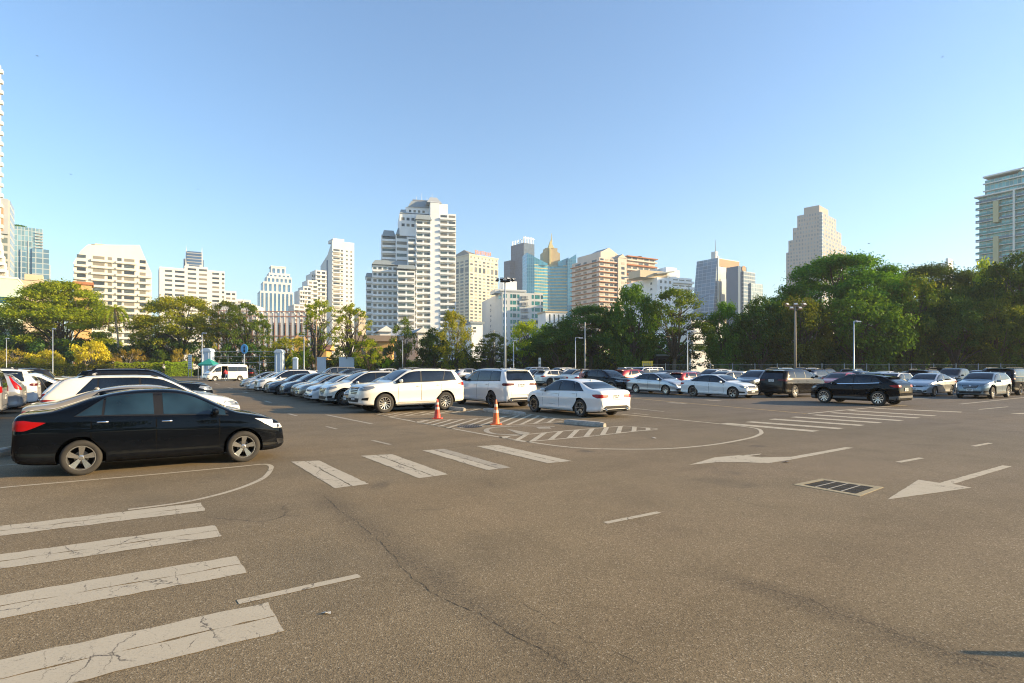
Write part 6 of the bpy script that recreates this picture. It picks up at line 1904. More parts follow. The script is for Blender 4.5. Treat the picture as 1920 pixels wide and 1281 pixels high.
nf = int(b.Z(468)/fl)
for j in range(nf):
    z = j*fl+.9
    for k, (x0, x1) in enumerate(cols):
        if z+2.2 > (b.Z(492) if k == 0 else b.Z(512, W1) if k == 5 else 1e9)+ (7 if k in (0, 5) and 1 else 0): continue
        b.win('r', 0, x0+.4, x1-.4, z+.3, z+1.9)
    for (x0, x1) in ((b.X(139.5), b.X(164)), (b.X(171), b.X(213)), (b.X(217), b.X(256)), (b.X(259), b.X(284))):
        if z > b.Z(494) and x0 < b.X(150) or z > b.Z(508) and x1 > b.X(270): continue
        mb = MB(); mb.bx((x0, -1.1, z-.85), (x1-x0, 0, 0), (0, 1.09, 0), (0, 0, 1.05)); mb.build('balcony', CREAM, b.root)
b.part(b.X(178), b.X(197), .3, 6, b.Z(462), b.Z(460)+2, BEIGE, 'roof_terrace'); dish(b, b.X(178), 5, b.Z(458)); dish(b, b.X(246), 5, b.Z(466), 1.2); antenna(b, b.X(190), 6, b.Z(458), 5)
b.done(90)
b = Bld('orange_house', 'small orange house with green shutter peeping over the big yellow-green tree', 175, 172, 36)
b.box(b.X(138), 0, 0, 8, 0, b.Z(535), wallmat('orange_wall', (.62, .38, .16))); b.part(b.X(136), .5, -.5, 8.5, b.Z(535), b.Z(530), TERRA, 'roof'); b.done()
# --- long white slab block
b = Bld('white_slab_block', 'long white slab block with rows of ribbon windows below the horned tower', 395, 299, 34)
f = 3.25
def seg(p0, p1, ytop, cols, y0=0.0, dep=16):
    x0, x1 = b.X(p0), b.X(p1); z1 = b.Z(ytop, (x0+x1)/2); b.box(x0, x1, y0, dep, 0, z1, WHITE)
    nz = int((z1-1.0)/f)
    for j in range(nz):
        z = z1-2.9-j*f
        for (c0, c1) in cols: b.win('r', y0, b.X(c0), b.X(c1), z, z+1.45)
seg(299, 346, 503, [(309, 323), (328, 348-2)]); seg(346, 389, 500, [(352, 368), (373, 388)]); seg(389, 421, 508, [(398, 411), (416, 420.5)]); seg(421, 443, 546, [(424, 432), (435, 441)]); seg(443, 470, 562, [(446, 455), (458, 467)])
b.part(b.X(346), b.X(389), 2, 10, b.Z(500), b.Z(494), WHITE, 'plant_room'); b.part(b.X(299), b.X(346), -.1, .5, b.Z(503), b.Z(500), WHITE, 'parapet')
b.done(90)
# --- horned dark blue tower
b = Bld('horned_tower', 'small dark blue tower with two pointed horns behind the long white slab', 700, 344, 28)
g3 = curtain('tower_panes_navy', (.05, .13, .26), (.40, .38, .34), 60, 3.6, .0, .3, .2, .1)
b.box(0, b.X(382), 0, 22, 0, b.Z(485), DKBLUE); b.box(b.X(350), b.X(378), -1, 0, 0, b.Z(471), g3); b.box(b.X(352), b.X(376), 0, 16, b.Z(485), b.Z(470), DKBLUE)
for p0, p1, dx in ((347, 355, 1.2), (373, 381, -1.2)):
    mb = MB(); x0, x1 = b.X(p0), b.X(p1); z0, z1 = b.Z(505), b.Z(459); c = (x0+x1)/2-dx
    lo = [(x0, -1.6, z0), (x1, -1.6, z0), (x1, 3, z0), (x0, 3, z0)]
    for k in range(4): mb.poly([lo[k], lo[(k+1) % 4], (c, 1, z1)])
    mb.build('horn', GREYW, b.root)
b.done()
# --- white and blue stepped tower
b = Bld('striped_stepped_tower', 'stepped tower of white piers and blue glass strips, its top in three tiers', 720, 490, 30)
g4 = glassy('tower_blue_strip', (.08, .20, .36), .1)
W = b.X(547); tiers = [(488, 550, 545, 0), (494, 546, 527, 1.5), (501, 548, 516, 3), (505, 545, 509, 4.5), (510, 537, 496, 7)]
for p0, p1, yt, iy in tiers:
    x0, x1 = b.X(p0), b.X(p1); z = b.Z(yt); b.box(x0, x1, iy, 30-iy, 0 if iy < 5 else b.Z(512), z, WHITE)
    n = max(3, int((p1-p0)/7.5)); 
    for k in range(n):
        u = x0+(x1-x0)*(k+.28)/n; w = (x1-x0)/n*.5
        b.win('r', iy, u, u+w, (2 if iy == 0 else b.Z(yt+30)), z-2.5, [g4], .25)
    if iy < 3: 
        for k in range(4): b.win('l', x0, iy+2+k*6, iy+5.5+k*6, 2, z-2.5, [g4], .25)
b.part(b.X(509), b.X(538), 6.5, 24, b.Z(497), b.Z(495), WHITE, 'cornice'); b.done()
# --- tall white slab with sloping roof edge and stepped annexe
b = Bld('tall_white_slab', 'tall white residential slab with a long sloping edge and stepped annexe in the centre-left', 455, 623, 34)
f = 3.3; z1 = b.Z(462); X1 = b.X(664)
yl = b.Y(601); yh = b.Y(614)
mb = MB(); pr = [(0, 0), (yl, 0), (yl, b.Z(499, 0, yl)), (yh, b.Z(478, 0, yh)), (0, b.Z(451))]
pf = [(y, z) for y, z in pr]
mb.poly([(0, y, z) for y, z in reversed(pf)]); mb.poly([(X1*.42, y, z) for y, z in pf])
for k in range(len(pf)):
    p, q = pf[k], pf[(k+1) % len(pf)]; mb.poly([(0, p[0], p[1]), (0, q[0], q[1]), (X1*.42, q[0], q[1]), (X1*.42, p[0], p[1])])
mb.build('wall', WHITE, b.root)
b.box(X1*.42, X1, 0, 22, 0, b.Z(456, X1), WHITE); b.part(b.X(625), b.X(646), 1, 14, b.Z(452), b.Z(446), WHITE, 'plant_room'); antenna(b, b.X(630), 4, b.Z(446), 4); 
nz = 31
for j in range(nz):
    z = b.Z(466)-j*f-1.7
    if z < 2: break
    b.win('r', 0, b.X(625), b.X(637), z, z+1.5); b.win('r', 0, b.X(639), b.X(643), z, z+1.3); b.win('r', 0, b.X(649), b.X(652), z, z+1.3); b.win('r', 0, b.X(657), b.X(660), z, z+1.3)
    if j % 1 == 0: mb = MB(); mb.bx((b.X(624), -1.0, z-1.1), (b.X(644)-b.X(624), 0, 0), (0, .99, 0), (0, 0, .9)); mb.build('balcony', WHITE, b.root)
mb = MB(); mb.bx((-.12, yh-1, b.Z(560)), (.1, 0, 0), (0, 3, 0), (0, 0, b.Z(483)-b.Z(560))); mb.build('stair_window', DKBLUE, b.root)
b.done(90)
b = Bld('stepped_white_annexe', 'stepped white annexe with balconies left of the tall white slab', 430, 592, 36)
for p0, p1, yt, iy in ((592, 612, 506, 0), (584, 592, 512, 3), (577, 596, 527, -2), (569, 584, 540, -4), (562, 572, 548, -6), (551, 572, 577, -14)):
    x0, x1 = b.X(p0, iy), b.X(p1, iy); z = b.Z(yt); b.box(x0, x1, iy, iy+14, 0, z, WHITE)
    for j in range(int(z/3.2)-1):
        zz = z-2.6-j*3.2; b.win('r', iy, x0+(x1-x0)*.12, x0+(x1-x0)*.42, zz, zz+1.5); b.win('r', iy, x0+(x1-x0)*.56, x0+(x1-x0)*.90, zz, zz+1.5)
    b.bands(x0, x1, iy, iy+1, z-26, z-1, 8, .9, .8, WHITE, sides='r')
b.done(80)
# --- red-framed glass pavilion
b = Bld('red_framed_hall', 'long low hall of white piers and thin red frames behind the gate', 215, 392, 8)
X1 = b.X(590); zt = b.Z(583, X1*.6); zb_ = 0
gh = curtain('hall_glass', (.10, .16, .15), (.03, .03, .03), 1.6, 3.0, .12, .1, 0, .1)
b.box(0, X1, 1.2, 18, 0, zt-5.2, gh); b.box(0, X1, .9, 18, zt-5.2, zt-4.4, PINK); b.part(b.X(395), b.X(470), 1, 17, zt-4.4, b.Z(568), WHITE, 'attic')
n = 19
for k in range(n+1):
    x = X1*k/n; b.part(x-.48, x+.48, .1, 1.19, 0, zt-.4, WHITE, 'pier')
    b.part(x+1.2, x+1.35, -.1, .1, 0, zt, REDFR, 'red_mullion') if k < n else None
for z in (zt-.2, zt-2.0, zt-9.5, zt-17.5): b.part(-.5, X1+.5, -.25, -.1, z-.18, z+.12, REDFR, 'red_rail')
b.done()
# --- big white tower with stepped wings
b = Bld('white_stepped_tower', 'largest white residential tower with stepped wings, balconies and slate mansard roofs', 300, 778, 14)
f = 3.2
def col(p0, p1, yt, y0, dep, wc, bal=True, out=1.3, mat=WHITE2, sides='r', zb0=0):
    x0, x1 = b.X(p0, y0), b.X(p1, y0); z1 = b.Z(yt, x0, y0); b.box(x0, x1, y0, y0+dep, 0, z1, mat)
    nz = int((z1-.5)/f)
    for j in range(nz):
        z = z1-f*(j+1)
        w = (x1-x0)/wc
        for i in range(wc): b.win('r', y0, x0+w*i+.55, x0+w*(i+1)-.4, z+.75, z+2.35, [WG[1], WGREEN, WG[2]])
        if bal:
            mb = MB(); mb.bx((x0+.2, y0-out, z-.25), (x1-x0-.4, 0, 0), (0, .14, 0), (0, 0, 1.05)); mb.bx((x0+.2, y0-out+.14, z-.25), (x1-x0-.4, 0, 0), (0, out-.143, 0), (0, 0, .16))
            mb.bx((x0+.2, y0-out+.14, z-.09), (.12, 0, 0), (0, out-.143, 0), (0, 0, .89)); mb.bx((x1-.32, y0-out+.14, z-.09), (.12, 0, 0), (0, out-.143, 0), (0, 0, .89))
            mb.build('balcony', mat, b.root)
    return x0, x1, z1
col(780, 807, 412, 0, 22, 2); 
x0, x1, z1 = col(807, 824, 378, -.6, 24, 1, False); b.wins = [w for w in b.wins if not (w[0] == 'r' and abs(w[1]+.6) < .01)]
col(824, 855, 400, -.2, 20, 2)
b.part(b.X(822), b.X(840), 1, 18, b.Z(400), b.Z(378), WHITE2, 'upper_storeys'); b.part(b.X(750), b.X(822), 4, 24, b.Z(440), b.Z(398), WHITE2, 'upper_storeys'); b.grid('r', 4, b.X(752), b.X(780), b.Z(425), b.Z(402), 3, 2, .6, .45); b.grid('r', 5, b.X(766), b.X(800), b.Z(396), b.Z(387), 4, 1, .5, .5)
b.part(b.X(762), b.X(818), 5, 20, b.Z(395), b.Z(384), WHITE2, 'upper_storeys'); pyramid(b, b.X(766), b.X(816), 4.4, 19, b.Z(384), b.Z(371)-b.Z(384), ROOF, 'mansard_roof', .72); pyramid(b, b.X(750), b.X(764), 3.6, 14, b.Z(398), b.Z(389)-b.Z(398), ROOF, 'mansard_roof', .6); pyramid(b, b.X(800), b.X(828), -.8, 16, b.Z(378), b.Z(364)-b.Z(378), LGREY, 'mansard_roof', .45)
b.part(b.X(776), b.X(818), 8, 16, b.Z(374), b.Z(366), METAL, 'roof_plant'); pyramid(b, b.X(778), b.X(809), -1.6, 8, b.Z(412), 2.6, ROOF, 'mansard_roof', .8)
for k in range(5): antenna(b, b.X(784+k*10), 10, b.Z(368), 3+k % 2*2)
# middle shaft and the wings stepping down to the left
col(764, 780, 445, 1.5, 18, 1, out=1.1); col(742, 764, 438, 5, 18, 1, False); col(715, 745, 440, 8, 14, 1)
pyramid(b, b.X(716, 8), b.X(742, 8), 7, 20, b.Z(440), 3.5, ROOF, 'mansard_roof', .7); pyramid(b, b.X(742, 5), b.X(764, 5), 4, 20, b.Z(438), 4, ROOF, 'mansard_roof', .6)
col(745, 778, 507, -3, 20, 2); col(698, 745, 497, 4, 14, 5); col(686, 708, 519, 7, 12, 2)
pyramid(b, b.X(697, 4), b.X(778, 4), 2.5, 16, b.Z(497), 2.4, ROOF, 'mansard_roof', .85); pyramid(b, b.X(685, 7), b.X(709, 7), 6, 18, b.Z(519), 2.2, ROOF, 'mansard_roof', .8); pyramid(b, b.X(744, -3), b.X(779, -3), -4, 6, b.Z(507), 2.0, ROOF, 'mansard_roof', .85)
b.done(100)
# --- hotel with yellow facade
b = Bld('yellow_hotel', 'cream-yellow hotel with dense small windows and red rooftop lettering', 565, 880, 42)
YW = wallmat('hotel_render', (.70, .63, .49)); X1 = b.X(934); Y1 = b.Y(836)
z1 = b.Z(478); b.box(0, X1, 0, Y1, 0, z1, YW); nf = 30; fl = 3.3
for j in range(nf):
    z = z1-6.5-j*fl
    if z < 40: break
    tall = j == 2
    if j == 3: continue
    for face, n, Lm in (('r', 7, X1), ('l', 5, Y1)):
        for i in range(n):
            u = Lm*(i+.16)/n; b.win(face, 0, u+.3, u+Lm/n*.68, z if not tall else z-fl, z+1.8)
for i in range(8): b.win('r', 0, X1*(i+.3)/8, X1*(i+.62)/8, z1-2.8, z1-.9, [WG[1]])
b.part(-.4, X1+.4, -.4, Y1+.4, z1, z1+1.1, YW, 'cornice'); pyramid(b, -.4, X1*.30, -.3, Y1*.8, z1+1.1, 6.5, wallmat('hotel_roof', (.30, .27, .22)), 'roof', .05)
rs_ = random.Random(4); xs = b.X(891); xe = b.X(922); mb = MB()
M_SIGN = plain('red_sign', (.50, .14, .08), .5); n = 10; w = (xe-xs)/n
for i in range(n):          # rooftop letters, too far off to read
    x = xs+w*i; 
    for q in range(3):
        if q == 0 or rs_.random() < .8: mb.bx((x+w*.1+q*w*.26, .5, z1+2.2), (w*.13, 0, 0), (0, .3, 0), (0, 0, 3.6 if q != 1 else 3.2))
    for zz in rs_.sample((0, 1.7, 3.3), 2): mb.bx((x+w*.1, .42, z1+2.2+zz), (w*.6, 0, 0), (0, .45, 0), (0, 0, .45))
mb.build('lettering', M_SIGN, b.root); b.done(100)
# --- grey office with teal windows
b = Bld('teal_window_office', 'pale grey office block with teal windows and a blank lettered side wall', 300, 942, 16)
X1 = b.X(1021); Y1 = b.Y(902); z1 = b.Z(548); b.box(0, X1*.96, 0, max(14, Y1*.95), 0, z1, GREYW)
b.box(b.X(931), b.X(990), 3, 14, z1, b.Z(541), GREYW); b.box(b.X(948), b.X(974), 5, 13, z1, b.Z(524), WHITE2); b.part(b.X(940), b.X(990), 2, 14, b.Z(545), b.Z(543), LGREY, 'cornice')
tl = [WB[1], WB[1], WB[2]]; fl = 3.35
for j in range(9):
    z = z1-2.9-j*fl
    for p0, p1 in ((944, 950), (957, 960.5), (961.5, 968), (970, 974), (997, 1001), (1003, 1012), (1014, 1018)): b.win('r', 0, b.X(p0), b.X(p1), z, z+2.0, tl)
    b.part(b.X(977), b.X(991), -.9, -.01, z-.5, z-.2, LGREY, 'ledge'); mb = MB(); 
    for k in range(5): mb.bx((b.X(978)+k*.7, -.7, z-.2), (.35, 0, 0), (0, .5, 0), (0, 0, 1.5))
    mb.build('air_conditioners', METAL, b.root)
b.win('l', 0, Y1*.06, Y1*.16, z1-2.9, z1-.9, tl)
rs_ = random.Random(9); mb = MB()
for j in range(9):          # vertical sign on the side wall
    for q in range(5):
        y = Y1*.5+rs_.uniform(-1.0, .5); zz = z1-4.2-j*2.9+rs_.uniform(-.9, .7); mb.bx((-.25, y, zz), (.2, 0, 0), (0, rs_.uniform(.4, 1.0), 0), (0, 0, rs_.uniform(.15, .5)))
mb.build('lettering', DKBLUE, b.root)
for k in range(2): dish(b, b.X(958+k*10), 8, b.Z(524), 2.2)
b.done()
b = Bld('small_white_block', 'small plain white block with flat grey roof beside the lettered office', 210, 884, 20)
b.box(0, b.X(905), 0, 9, 0, b.Z(607), WHITE2); b.part(-.6, b.X(905)+.6, -.6, 9.6, b.Z(607), b.Z(603), ROOF, 'roof'); b.grid('r', 0, .4, 2, b.Z(625), b.Z(612), 1, 2, .7, .6); b.done()
# --- grey-blue skyscraper
b = Bld('grey_blue_skyscraper', 'plain grey-blue skyscraper with a comb of roof fins', 900, 982, 38)
g5 = curtain('skyscraper_panes', (.045, .085, .15), (.06, .11, .18), 1.8, 3.8, .3, .22, .0, .45); X1 = b.X(1002); Y1 = b.Y(958)
b.box(0, X1, 0, Y1, 0, b.Z(455), g5); b.box(-8, 0, Y1*.75, Y1*1.25, 0, b.Z(485), g5)
for k in range(7): b.part(X1*k/7, X1*k/7+.7, 0, .7, b.Z(455), b.Z(443), METAL, 'roof_fin')
for k in range(8): b.part(0, .7, Y1*k/8+.8, Y1*k/8+1.5, b.Z(455), b.Z(447), METAL, 'roof_fin')
b.part(0, X1, -.1, .6, b.Z(446), b.Z(445), METAL, 'roof_rail'); b.done()
g5.node_tree.nodes['Principled BSDF'].inputs['Specular IOR Level'].default_value = .1
# --- cyan glass tower with yellow bands and golden spire
b = Bld('cyan_glass_tower', 'cyan glass tower with thin yellow bands, winged top and a golden spire', 640, 1002, 12)
cy = curtain('cyan_panes', (.08, .34, .46), (.10, .28, .36), 2.2, 3.6, .12, .10, .15, .08, .2); cy2 = curtain('cyan_panes_dark', (.05, .22, .36), (.10, .26, .34), 2.2, 3.6, .12, .1, .2, .08, .2)
xa, xm, xb = 0, b.X(1034), b.X(1064)
z1 = b.Z(495)
mb = MB()                    # shallow V plan front
pts = [(xa, 0), (xm, 5), (xb, 0), (xb+2, 22), (xa-2, 22)]
mb.prism(pts, 0, z1); mb.build('curtain_wall', cy, b.root)
nb_ = 25
for j in range(nb_):
    z = z1-1.2-j*6.1/1.75*1.0
    mb = MB(); mb.bx((xa, -.25, z), (xm-xa, 5, 0), (0, .3, 0), (0, 0, .85)); mb.bx((xm, 4.75, z), (xb-xm, -5, 0), (0, .3, 0), (0, 0, .85)); mb.build('yellow_band', YEL, b.root)
def wing(p0, p1, yt0, yt1, dep, nm):
    x0, x1 = b.X(p0, -2), b.X(p1, -2); mb = MB()
    f_ = [(x0, -2, 0), (x1, -2, 0), (x1, -2, b.Z(yt1)), (x0, -2, b.Z(yt0))]; bk = [(x, dep, z) for x, _, z in f_]
    mb.poly(f_); mb.poly(list(reversed(bk)))
    for k in range(4): mb.poly([f_[(k+1) % 4], f_[k], bk[k], bk[(k+1) % 4]])
    mb.build(nm, cy2, b.root)
wing(988, 1002, 475, 481, 20, 'glass_wing'); wing(1064, 1080.5, 486, 474, 20, 'glass_wing')
def sail(p0, p1, y0, y1, yb):
    mb = MB(); q = [(b.X(p0, 1), 1, b.Z(yb)), (b.X(p1, 1), 1, b.Z(yb)), (b.X(p1, 1), 1, b.Z(y1)), (b.X(p0, 1), 1, b.Z(y0))]; bk = [(x, 2.2, z) for x, _, z in q]
    mb.poly(q); mb.poly(list(reversed(bk)))
    for k in range(4): mb.poly([q[(k+1) % 4], q[k], bk[k], bk[(k+1) % 4]])
    mb.build('glass_sail', cy, b.root)
sail(1001, 1027, 481, 493, 497); sail(1046, 1066, 489, 480, 497)
for (p0, p1, yt) in ((1018, 1050, 470), (1020, 1047, 468), (1023, 1045, 461), (1030, 1038, 459)): b.box(b.X(p0, 8), b.X(p1, 8), 8-(p0-1018)*.1, 20, z1-1, b.Z(yt), GOLD, 'gold_crown')
pyramid(b, b.X(1029, 6), b.X(1039, 6), 6, 14, b.Z(462), b.Z(446)-b.Z(462), YEL, 'spire_base', .12); b.part(b.X(1032.2), b.X(1035.4), 4.2, 6.8, z1-1, b.Z(462), YEL, 'gold_pilaster')
mb = MB(); cx = b.X(1034, 10); mb.tube([(cx, 10, b.Z(450)), (cx, 10, b.Z(432))], [1.0, .15], 8); mb.build('spire', YEL, b.root)
b.done()
# --- brown banded apartments
b = Bld('brown_banded_apartments', 'white apartment block with terracotta balcony bands and a gabled roof house', 375, 1124, 30)
f = 3.25; X1 = b.X(1160); Y1 = b.Y(1072); z1 = b.Z(482); b.box(0, X1, 0, Y1, 0, z1, PINK)
mb = MB(); q = [(0, 0, z1), (0, Y1*.95, z1), (4, Y1*.9, b.Z(474)), (4, 2, b.Z(474))]; mb.box((X1/2+1, Y1/2, b.Z(478)), (X1-4, Y1-5, 6)); mb.build('top_storey', PINK, b.root)
nz = 15
for j in range(nz):
    z = z1-f*(j+1)
    for i in range(4): b.win('r', 0, X1*(i+.15)/4, X1*(i+.85)/4, z+.9, z+2.5)
    for u0, u1 in ((.10, .26), (.45, .56), (.66, .86)): b.win('l', 0, Y1*u0, Y1*u1, z+.9, z+2.2)
    mb = MB(); mb.bx((-.9, -1.3, z), (X1+.9, 0, 0), (0, 1.29, 0), (0, 0, .42)); mb.bx((-.9, 0, z), (.89, 0, 0), (0, Y1+.6, 0), (0, 0, .42)); mb.build('terracotta_band', TERRA, b.root)
    mb = MB(); mb.bx((-.6, -1.25, z+.42), (X1+.5, 0, 0), (0, .15, 0), (0, 0, .6)); mb.build('balcony_parapet', PINK, b.root)
xg0, xg1 = b.X(1124, 6), b.X(1158, 6); b.box(xg0, xg1, 6, 18, z1, b.Z(470), PINK); gable(b, xg0-.5, xg1+.5, 5.5, 18.5, b.Z(470), b.Z(458)-b.Z(470), ROOF, PINK)
b.box(b.X(1156), b.X(1172), -1.6, 10, 0, b.Z(480), PINK); gable(b, b.X(1156)-.3, b.X(1172)+.3, -1.9, 8, b.Z(480), 2.6, ROOF, PINK)
for j in range(14): b.win('r', -1.6, b.X(1162), b.X(1168), b.Z(484)-3-f*j, b.Z(484)-1.2-f*j)
x0, x1 = b.X(1174, 4), b.X(1228, 4); z2 = b.Z(488, x1, 4); b.box(x0, x1, 4, 16, 0, z2, PINK)
for j in range(9):
    z = z2-f*(j+1)+1
    for i in range(5): b.win('r', 4, x0+(x1-x0)*(i+.12)/5, x0+(x1-x0)*(i+.86)/5, z+.8, z+2.3)
    mb = MB(); mb.bx((x0, 2.6, z-.35), (x1-x0+1, 0, 0), (0, 1.39, 0), (0, 0, .95)); mb.build('terracotta_band', TERRA if j % 2 else PINK, b.root)
b.part(x0, x1+1.5, 2.4, 16, z2, z2+.7, TERRA, 'roof_edge'); dish(b, b.X(1216), 9, z2+.7, 1.8)
b.done(100)
# --- white block with sloped roof in front
b = Bld('sloped_roof_block', 'white stepped block with a long sloping grey roof behind the dark trees', 290, 1232, 24)
X1 = b.X(1262); Y1 = b.Y(1170); b.box(0, X1, 0, Y1, 0, b.Z(520), WHITE2); 
mb = MB(); q = [(-.5, -.5, b.Z(512)), (X1+.5, -.5, b.Z(506)), (X1+.5, 10, b.Z(502)), (-.5, Y1+1, b.Z(520, 0, Y1))]; mb.poly(q); mb.poly([(x, y, z-.6) for x, y, z in reversed(q)])
for k in range(4): p, r_ = q[k], q[(k+1) % 4]; mb.poly([(p[0], p[1], p[2]-.6), (r_[0], r_[1], r_[2]-.6), r_, p])
mb.build('roof', ROOF, b.root)
b.box(b.X(1205), b.X(1256), 2, 12, b.Z(520), b.Z(507), BEIGE); b.grid('r', 0, 1, X1-.5, b.Z(566), b.Z(522), 3, 4, .45, .45); b.grid('l', 0, 1, Y1*.8, b.Z(566), b.Z(524), 3, 4, .2, .4)
b.box(b.X(1256), b.X(1276), 3, 14, 0, b.Z(497), WHITE2); b.box(b.X(1232, 8), b.X(1274, 8), 8, 16, b.Z(515), b.Z(497), WHITE); b.bands(b.X(1262), b.X(1304), 2, 12, b.Z(560), b.Z(516), 4, 1.2, 1.2, WHITE2, sides='r'); b.box(b.X(1262), b.X(1303), 2, 12, 0, b.Z(516), WHITE2)
b.grid('r', 2, b.X(1264), b.X(1302), b.Z(560), b.Z(516), 3, 4, .8, .4)
b.done(60)
b = Bld('white_storeys_behind_trees', 'white storeys glimpsed through the gap between dark trees right of centre', 180, 1296, 24)
b.box(0, b.X(1350), 0, 8, 0, b.Z(600), WHITE); b.bands(0, b.X(1350), 0, 8, b.Z(655), b.Z(603), 5, 1, 1.3, WHITE, sides='r'); b.grid('r', 0, .5, b.X(1348), b.Z(655), b.Z(603), 6, 5, .8, .4); b.done(30)
# --- glass office tower with screens
b = Bld('glass_office_tower', 'glass office tower with a leaning blue side, slatted lit side and tall mast', 610, 1346, 34)
gb = curtain('office_panes_blue', (.05, .15, .27), (.22, .33, .43), 5.5, 3.8, .08, .12, .0, .2); gl = curtain('office_slats', (.50, .44, .34), (.66, .60, .50), 1.8, 40, .5, .03, 0, .4, .3)
X1 = b.X(1386); Y1 = b.Y(1302); z1 = b.Z(484)
b.box(0, X1, 0, Y1*.8, 0, z1, gl); b.box(-1.5, 0, 0, Y1*.86, 0, z1, gb)
mb = MB(); q = [(-14, 0, 0), (-14, Y1*.95, 0), (-1.5, Y1*.86, z1*.98), (-1.5, 0, z1*.98)]; mb.poly(list(reversed(q))); mb.poly([(-14, 0, 0), (-1.5, 0, z1*.98), (-1.5, 0, 0)]); mb.build('leaning_glass', gb, b.root)
b.box(b.X(1347), X1-.5, -.5, -.01, b.Z(499), b.Z(485), BROWN, 'louvre'); b.part(-1.2, 3, 2, Y1*.25, z1, b.Z(471), GREYW, 'plant_room'); antenna(b, 1.5, 4, b.Z(471), 13, 'mast', .5)
b.box(-.8, 1.0, -.9, -.01, 0, z1+2, WHITE, 'pilaster')
b.part(b.X(1350), b.X(1364), -.6, -.03, b.Z(566), b.Z(522), plain('screen_blue_grey', (.16, .24, .32), .3), 'screen'); b.part(b.X(1362), b.X(1377), -.7, -.03, b.Z(522), b.Z(508), wallmat('banner_rose', (.50, .27, .22)), 'banner')
b.done()
b = Bld('dark_slab_tower', 'dark grey-blue office slab with a round sign on its roof block', 590, 1391, 34)
b.box(b.X(1384), b.X(1400), 0, 14, 0, b.Z(500), DKBLUE); b.box(b.X(1391), b.X(1413), -2, 12, 0, b.Z(509), curtain('slab_panes', (.10, .16, .22), (.25, .30, .34), 3, 3.8, .1, .3)); b.box(b.X(1402), b.X(1424), -4, 8, 0, b.Z(530), curtain('slab_panes_light', (.26, .36, .40), (.40, .46, .48), 3, 3.8, .1, .1))
mb = MB(); mb.lathe([(.01, -.3), (3.2, -.3), (3.2, .3)], 20, axis='y', c=(b.X(1394), -.4, b.Z(504))); mb.build('round_sign', BROWN, b.root); antenna(b, b.X(1412), 0, b.Z(509), 6)
b.done()
# --- stepped stone tower
b = Bld('stepped_stone_tower', 'tall beige stone tower rising in stepped tiers on the right', 660, 1541, 44)
sw = [glassy('stone_tower_window', (.22, .27, .30), .15), glassy('stone_tower_window_dark', (.13, .17, .20), .1)]
tiers = [(1474, 1591, 465, 466), (1478, 1587, 442, 456), (1486, 1579, 419, 440), (1494, 1570, 396, 413)]
zprev = 0
for k, (pl, pr_, yt, yt2) in enumerate(tiers):
    x1 = b.X(pr_); y1 = b.Y(pl); z = b.Z(yt); i = k*1.1
    b.box(i*.4, x1, i*.4, y1, zprev, z, STONE)
    nz = max(2, int((z-max(zprev, b.Z(565)))/3.9)); zb0 = max(zprev, b.Z(565))
    b.grid('r', i*.4, 3, x1-1, zb0, z, 9-k, nz, .5, .55, sw, vo=.3); b.grid('l', i*.4, 3, y1-1, zb0, z, 11-k, nz, .5, .55, sw, vo=.3)
    zprev = z
b.box(4, b.X(1560), 4, b.Y(1505), zprev, b.Z(382), STONE, 'crown_block'); b.box(-.3, 2.4, -.3, 2.4, 0, b.Z(398), curtain('corner_glass', (.13, .20, .26), (.36, .36, .34), 3, 3.9, .1, .3), 'corner_glazing')
antenna(b, 10, 10, b.Z(382), 9); antenna(b, 14, 14, b.Z(382), 12)
b.done(100)
b = Bld('small_white_rooftop', 'small white building top showing above the trees between the two right towers', 420, 1778, 40)
b.box(0, b.X(1787), 0, b.Y(1755), 0, b.Z(492), WHITE2); b.box(0, b.X(1787), 0, b.Y(1773), b.Z(492), b.Z(484), WHITE); b.done()
# --- green glass condominium at the right edge
b = Bld('green_glass_condominium', 'tall condominium with green glass and long grey balconies at the right edge', 250, 2060, 30)
f = 3.15; Y1 = b.Y(1836); gg = curtain('condo_panes', (.16, .42, .42), (.36, .40, .34), 1.5, 3.15, .12, .1, .05, .12, .45)
zc = b.Z(372, 0, Y1); H = b.Z(318, 0, b.Y(1905)); CG = wallmat('condo_concrete', (.74, .74, .69)); CY = wallmat('condo_pilaster', (.50, .48, .30))
b.box(0, 18, 0, Y1, 0, zc, gg); b.box(.5, 16, 0, b.Y(1846), zc+.6, b.Z(338, 0, b.Y(1850)), gg); b.box(.5, 16, 0, b.Y(1908), b.Z(338, 0, b.Y(1850)), H-1, gg)
b.part(-2.0, 18, -1, Y1+1.4, zc, zc+.6, CG, 'ledge'); b.part(-1.5, 14, b.Y(1915), b.Y(1845), b.Z(334, 0, b.Y(1850)), b.Z(334, 0, b.Y(1850))+.5, CG, 'roof_edge')
nz = int(zc/f)
ys = [0, b.Y(1990), b.Y(1945), b.Y(1904)-.4, b.Y(1874)-.8, Y1]
for j in range(nz):
    z = zc-f*(j+1)
    if z < 20: break
    mb = MB(); mb.bx((-1.7, 0, z), (.15, 0, 0), (0, Y1+1.0, 0), (0, 0, .24)); mb.bx((-1.55, 0, z), (1.54, 0, 0), (0, Y1+1.0, 0), (0, 0, .26)); mb.build('balcony_slab', CG, b.root)
    mb = MB(); mb.bx((-1.68, 0, z+.32), (.04, 0, 0), (0, Y1+.9, 0), (0, 0, .85)); mb.build('glass_railing', WB[1] if j % 3 else WB[0], b.root)
for yy in (b.Y(1904), b.Y(1940), b.Y(1985)): b.part(-2.0, -1.72, yy-.4, yy+.4, 10, zc, CG, 'pilaster')
